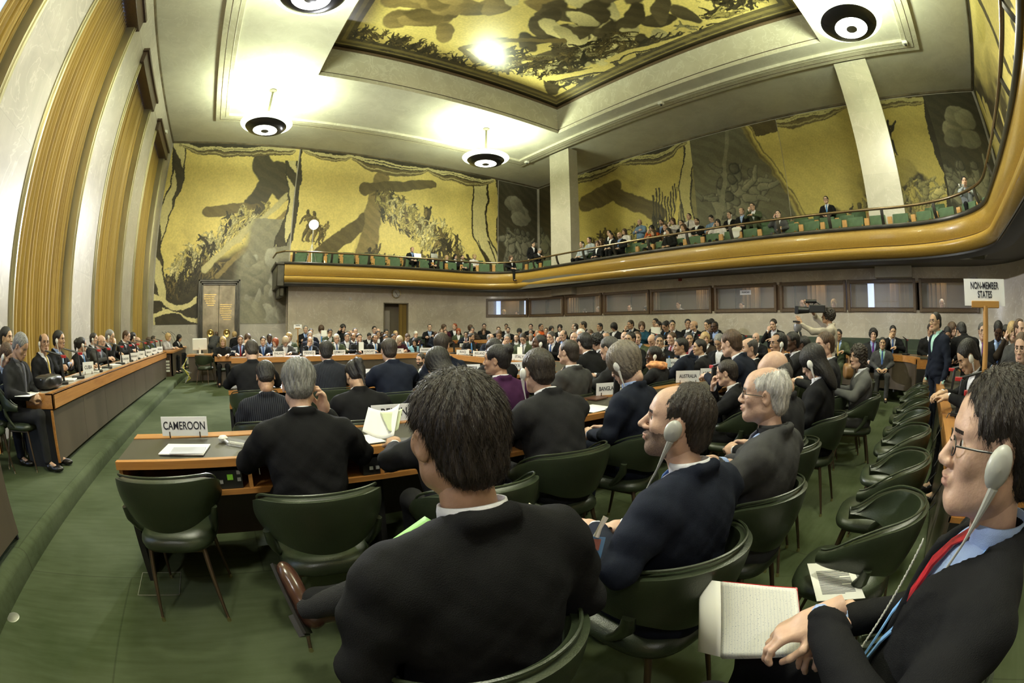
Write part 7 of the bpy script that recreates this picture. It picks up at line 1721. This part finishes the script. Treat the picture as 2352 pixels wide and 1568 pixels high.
# floor box cover and small floor socket
fb = MB(); x0_, x1_, y0_, y1_ = -.87, -.58, 2.38, 2.66
for a_, b2 in (((x0_, y0_), (x1_, y0_)), ((x1_, y0_), (x1_, y1_)), ((x1_, y1_), (x0_, y1_)), ((x0_, y1_), (x0_, y0_))): fb.tube([(*a_, .003), (*b2, .003)], .003, 4)
tag(fb.build('floor_box', mat('worn_metal', (.32,.32,.26), .4, .6)), 'square metal floor box outline under the empty armchair', 'floor box'); kx = at(30, 1417, Z=0); tag(MB().lathe([(0, .004), (.05, .004), (.055, 0), (0, 0)], n=24).build('floor_socket', mat('worn_metal', (.32,.32,.26))), 'round metal floor socket near the lower left corner', 'socket').location = kx
# cameraman, camera and tripod
cmn = person('rs', at(1901, 726, d=8.6), 352, 'cs', 'cd', 'M', 'person in cream shirt raising a video camera with one arm', None, None, None)
cx = empty('video_camera', at(1876, 708, d=8.5), math.radians(-60), 'black shoulder video camera held up by the person in cream shirt', 'video camera')
MB().box((-.09, -.22, -.10), (.09, .20, .08)).build('camera_body', BLKPL, cx, bevel=.02); MB().tube([(0, .20, -.04), (0, .50, -.04)], [.07, .09], 18).build('lens', BLKPL, cx); MB().box((-.12, .46, -.13), (.12, .56, .05)).build('lens_hood', BLKPL, cx, bevel=.01); MB().tube([(0, .28, .16), (0, .0, .16)], .045, 12).build('viewfinder', BLKPL, cx); MB().tube([(0, -.1, .08), (0, .02, .16), (0, .1, .08)], .016, 8).build('handle', BLKPL, cx)
cx.rotation_euler = (0, 0, math.radians(12)); cx.scale = (.78,)*3; bpy.context.view_layer.update()
tr = empty('camera_tripod', (0,0,0), 0, 'tall tripod with a grey fluid head beside the raised video camera', 'tripod'); tv = at(1832, 738, d=8.3); tr.location = (tv.x, tv.y, 0)
MB().box((-.18, -.04, tv.z-.02), (.14, .04, tv.z+.01)).build('plate', BLKPL, tr, bevel=.005); MB().lathe([(0, .14), (.07, .13), (.08, .05), (.05, 0), (0, 0)], (0, 0, tv.z-.18), 16).build('fluid_head', mat('grey_metal', (.30,.30,.31), .4, .5), tr)
for k in range(3): a = k*2.094+.5; MB().tube([(.05*math.cos(a), .05*math.sin(a), tv.z-.18), (.48*math.cos(a), .48*math.sin(a), .02)], [.022, .014], 8).build('leg', BLKPL, tr)
# camera held by the gallery photographer, standing laptop etc.
gcv = at(2206, 426, X=11.6); gc = empty('compact_camera', gcv, 0, 'small silver camera held by the photographer at the gallery rail', 'camera'); MB().box((-.03, -.06, -.035), (.03, .06, .035)).build('camera_body', SILV, gc, bevel=.01); MB().tube([(-.03, 0, 0), (-.06, 0, 0)], .022, 12).build('lens', BLKPL, gc)
for px, lab in ((960, 'open laptop on the rail desk by the suited spectator in the far gallery'), (998, 'silver laptop before the dark-haired spectator in the far gallery')):
    v = at(px, 592, Y=17.45); o = empty('laptop', v, 0, lab, 'laptop', 'laptops in the far gallery'); MB().box((-.16, -.0, 0), (.16, .015, .20), Matrix.Rotation(-.25, 4, 'X')).build('screen', SILV, o); MB().box((-.16, .0, -.012), (.16, .22, 0)).build('keyboard_deck', SILV, o)
jv = at(1693, 527, X=11.98); jk = Fld((-.2, -.2, -.35), (.2, .2, .12), .02); jk.ell((0, 0, 0), (.07, .15, .06), .05, p=3); jk.ell((-.06, .02, -.12), (.035, .13, .14), .05, p=3); v_, q_ = jk.mesh(); o = place(npmesh('draped_jacket', v_, q_, None, 1), 'draped_jacket', mat('cream_cloth', (.62,.60,.52), .8)); o.location = jv; tag(o, 'cream jacket draped over the gallery rail seat', 'jacket')
# water bottle, white card, raised paper, orange scarf, bag
def bottle(v, lab):
    r = empty('water_bottle', v, 0, lab, 'bottle', 'water bottles'); MB().lathe([(0, 0), (.032, 0), (.034, .02), (.034, .14), (.014, .19), (.014, .205), (0, .205)], n=16).build('bottle_body', mat('clear_plastic', (.55,.65,.72), .1, alpha=.55), r); MB().lathe([(.016, .20), (.016, .225), (0, .225)], n=12).build('cap', mat('blue_cap', (.03,.12,.5), .4), r)
v = at(969, 800, Y=11.9); v.z = DH; bottle(v, 'water bottle with blue cap beside the INDONESIA sign'); v = at(1537, 812, d=7.9); v.z = DH; bottle(v, 'water bottle with blue cap left of the UNITED STATES sign')
def upsheet(px, wh, w_, h_, lab, tilt=.2, rz=None):
    v = at(*px, **wh); o = MB().box((-w_/2, -.002, -h_/2), (w_/2, .002, h_/2)).build('held_paper', PAPER); o.location = v; o.rotation_euler = (-tilt, 0, math.atan2(v.y, v.x)-PI/2 if rz is None else rz); return tag(o, lab, 'paper')
upsheet((829, 795), dict(Y=12.3), .16, .24, 'white card held by the HUNGARY delegate'); upsheet((1506, 762), dict(X=11.4), .30, .30, 'white paper raised before a face at the outer desk'); upsheet((1194, 808), dict(ring=(6.3, 12)), .12, .26, 'folded white papers held by the olive-jacketed person', .5); upsheet((744, 765), dict(Y=16.9), .22, .22, 'white page read by the person in white below the clock')
scf = Fld((-.25, -.25, -.12), (.25, .25, .12), .012); scf.ell((0, 0, .0), (.17, .15, .075), .03); scf.ell((0, 0, .05), (.07, .07, .09), .02, 's'); scf.F = (scf.F+.008*np.sin(scf.Z*90+scf.X*22)).astype(np.float32); v_, q_ = scf.mesh()
for t_, r_ in PEOPLE:
    if t_.startswith('person with dark braids'): o = place(npmesh('scarf', v_, q_, None, 1), 'scarf', mat('orange_scarf', (.62,.28,.12), .8, noise=.5, ns=18), r_); o.location = (0, .02, 1.05)
hb_ = empty('handbag', at(1948, 852, d=6.1), .3, 'tan leather handbag on the chair behind the curly-haired tweed wearer', 'bag'); f = Fld((-.22, -.12, -.14), (.22, .12, .14), .014); f.ell((0, 0, 0), (.17, .07, .10), .03, p=3.5); v_, q_ = f.mesh(); place(npmesh('bag_body', v_, q_, None, 1), 'bag_body', mat('tan_leather', (.22,.11,.035), .45), hb_); MB().tube([(-.1, 0, .09), (-.05, 0, .18), (.05, 0, .18), (.1, 0, .09)], .008, 6).build('handle', mat('tan_leather', (.22,.11,.035)), hb_)
chair(hb_.location.x, hb_.location.y, -10, 'green armchair holding a tan handbag behind the tweed wearer')
bpk = empty('backpack', (8.9, .25, 0), .4, 'black backpack on the floor in front of the outer desk', 'bag'); f = Fld((-.22, -.18, 0), (.22, .18, .5), .016); f.ell((0, 0, .21), (.15, .10, .20), .04, p=3); v_, q_ = f.mesh(); place(npmesh('bag_body', v_, q_, None, 1), 'bag_body', BLKPL, bpk)
# papers and clutter on the non-member desk
for (x, y, rz, w_, l_, lab) in ((3.0, -.62, .2, .21, .29, 'grey printed sheet under the nearest microphone on the right-hand desk'), (3.7, -.6, -.1, .21, .29, 'white page beside the writer on the right-hand desk'), (2.62, -.55, .4, .24, .16, 'white notepad at the near end of the right-hand desk')):
    o = MB().box((-w_/2, -l_/2, 0), (w_/2, l_/2, .004)).build('paper', PAPER); o.location = (x, y, DH+.001); o.rotation_euler = (0, 0, rz); tag(o, lab, 'paper')
for k, x in enumerate((2.75, 3.4, 4.2)):
    cb_ = MB(); cb_.tube([(x, -.5, DH+.02), (x-.05, -.32, DH+.04), (x-.1, -.20, .6), (x, -.17, .45), (x+.1, -.24, .5)], .005, 6)
    tag(cb_.build('microphone_cable', BLKPL), '%s black microphone cable looping over the edge of the right-hand desk' % ('nearest', 'middle', 'farthest')[k], 'cable')
bad = {}
for o in SC.objects:
    if o.parent is None and o.get('label') and o.get('kind') is None: bad.setdefault(o['label'], []).append(o.name)
print('DUPLABELS', [(k, len(v)) for k, v in bad.items() if len(v) > 1][:20])
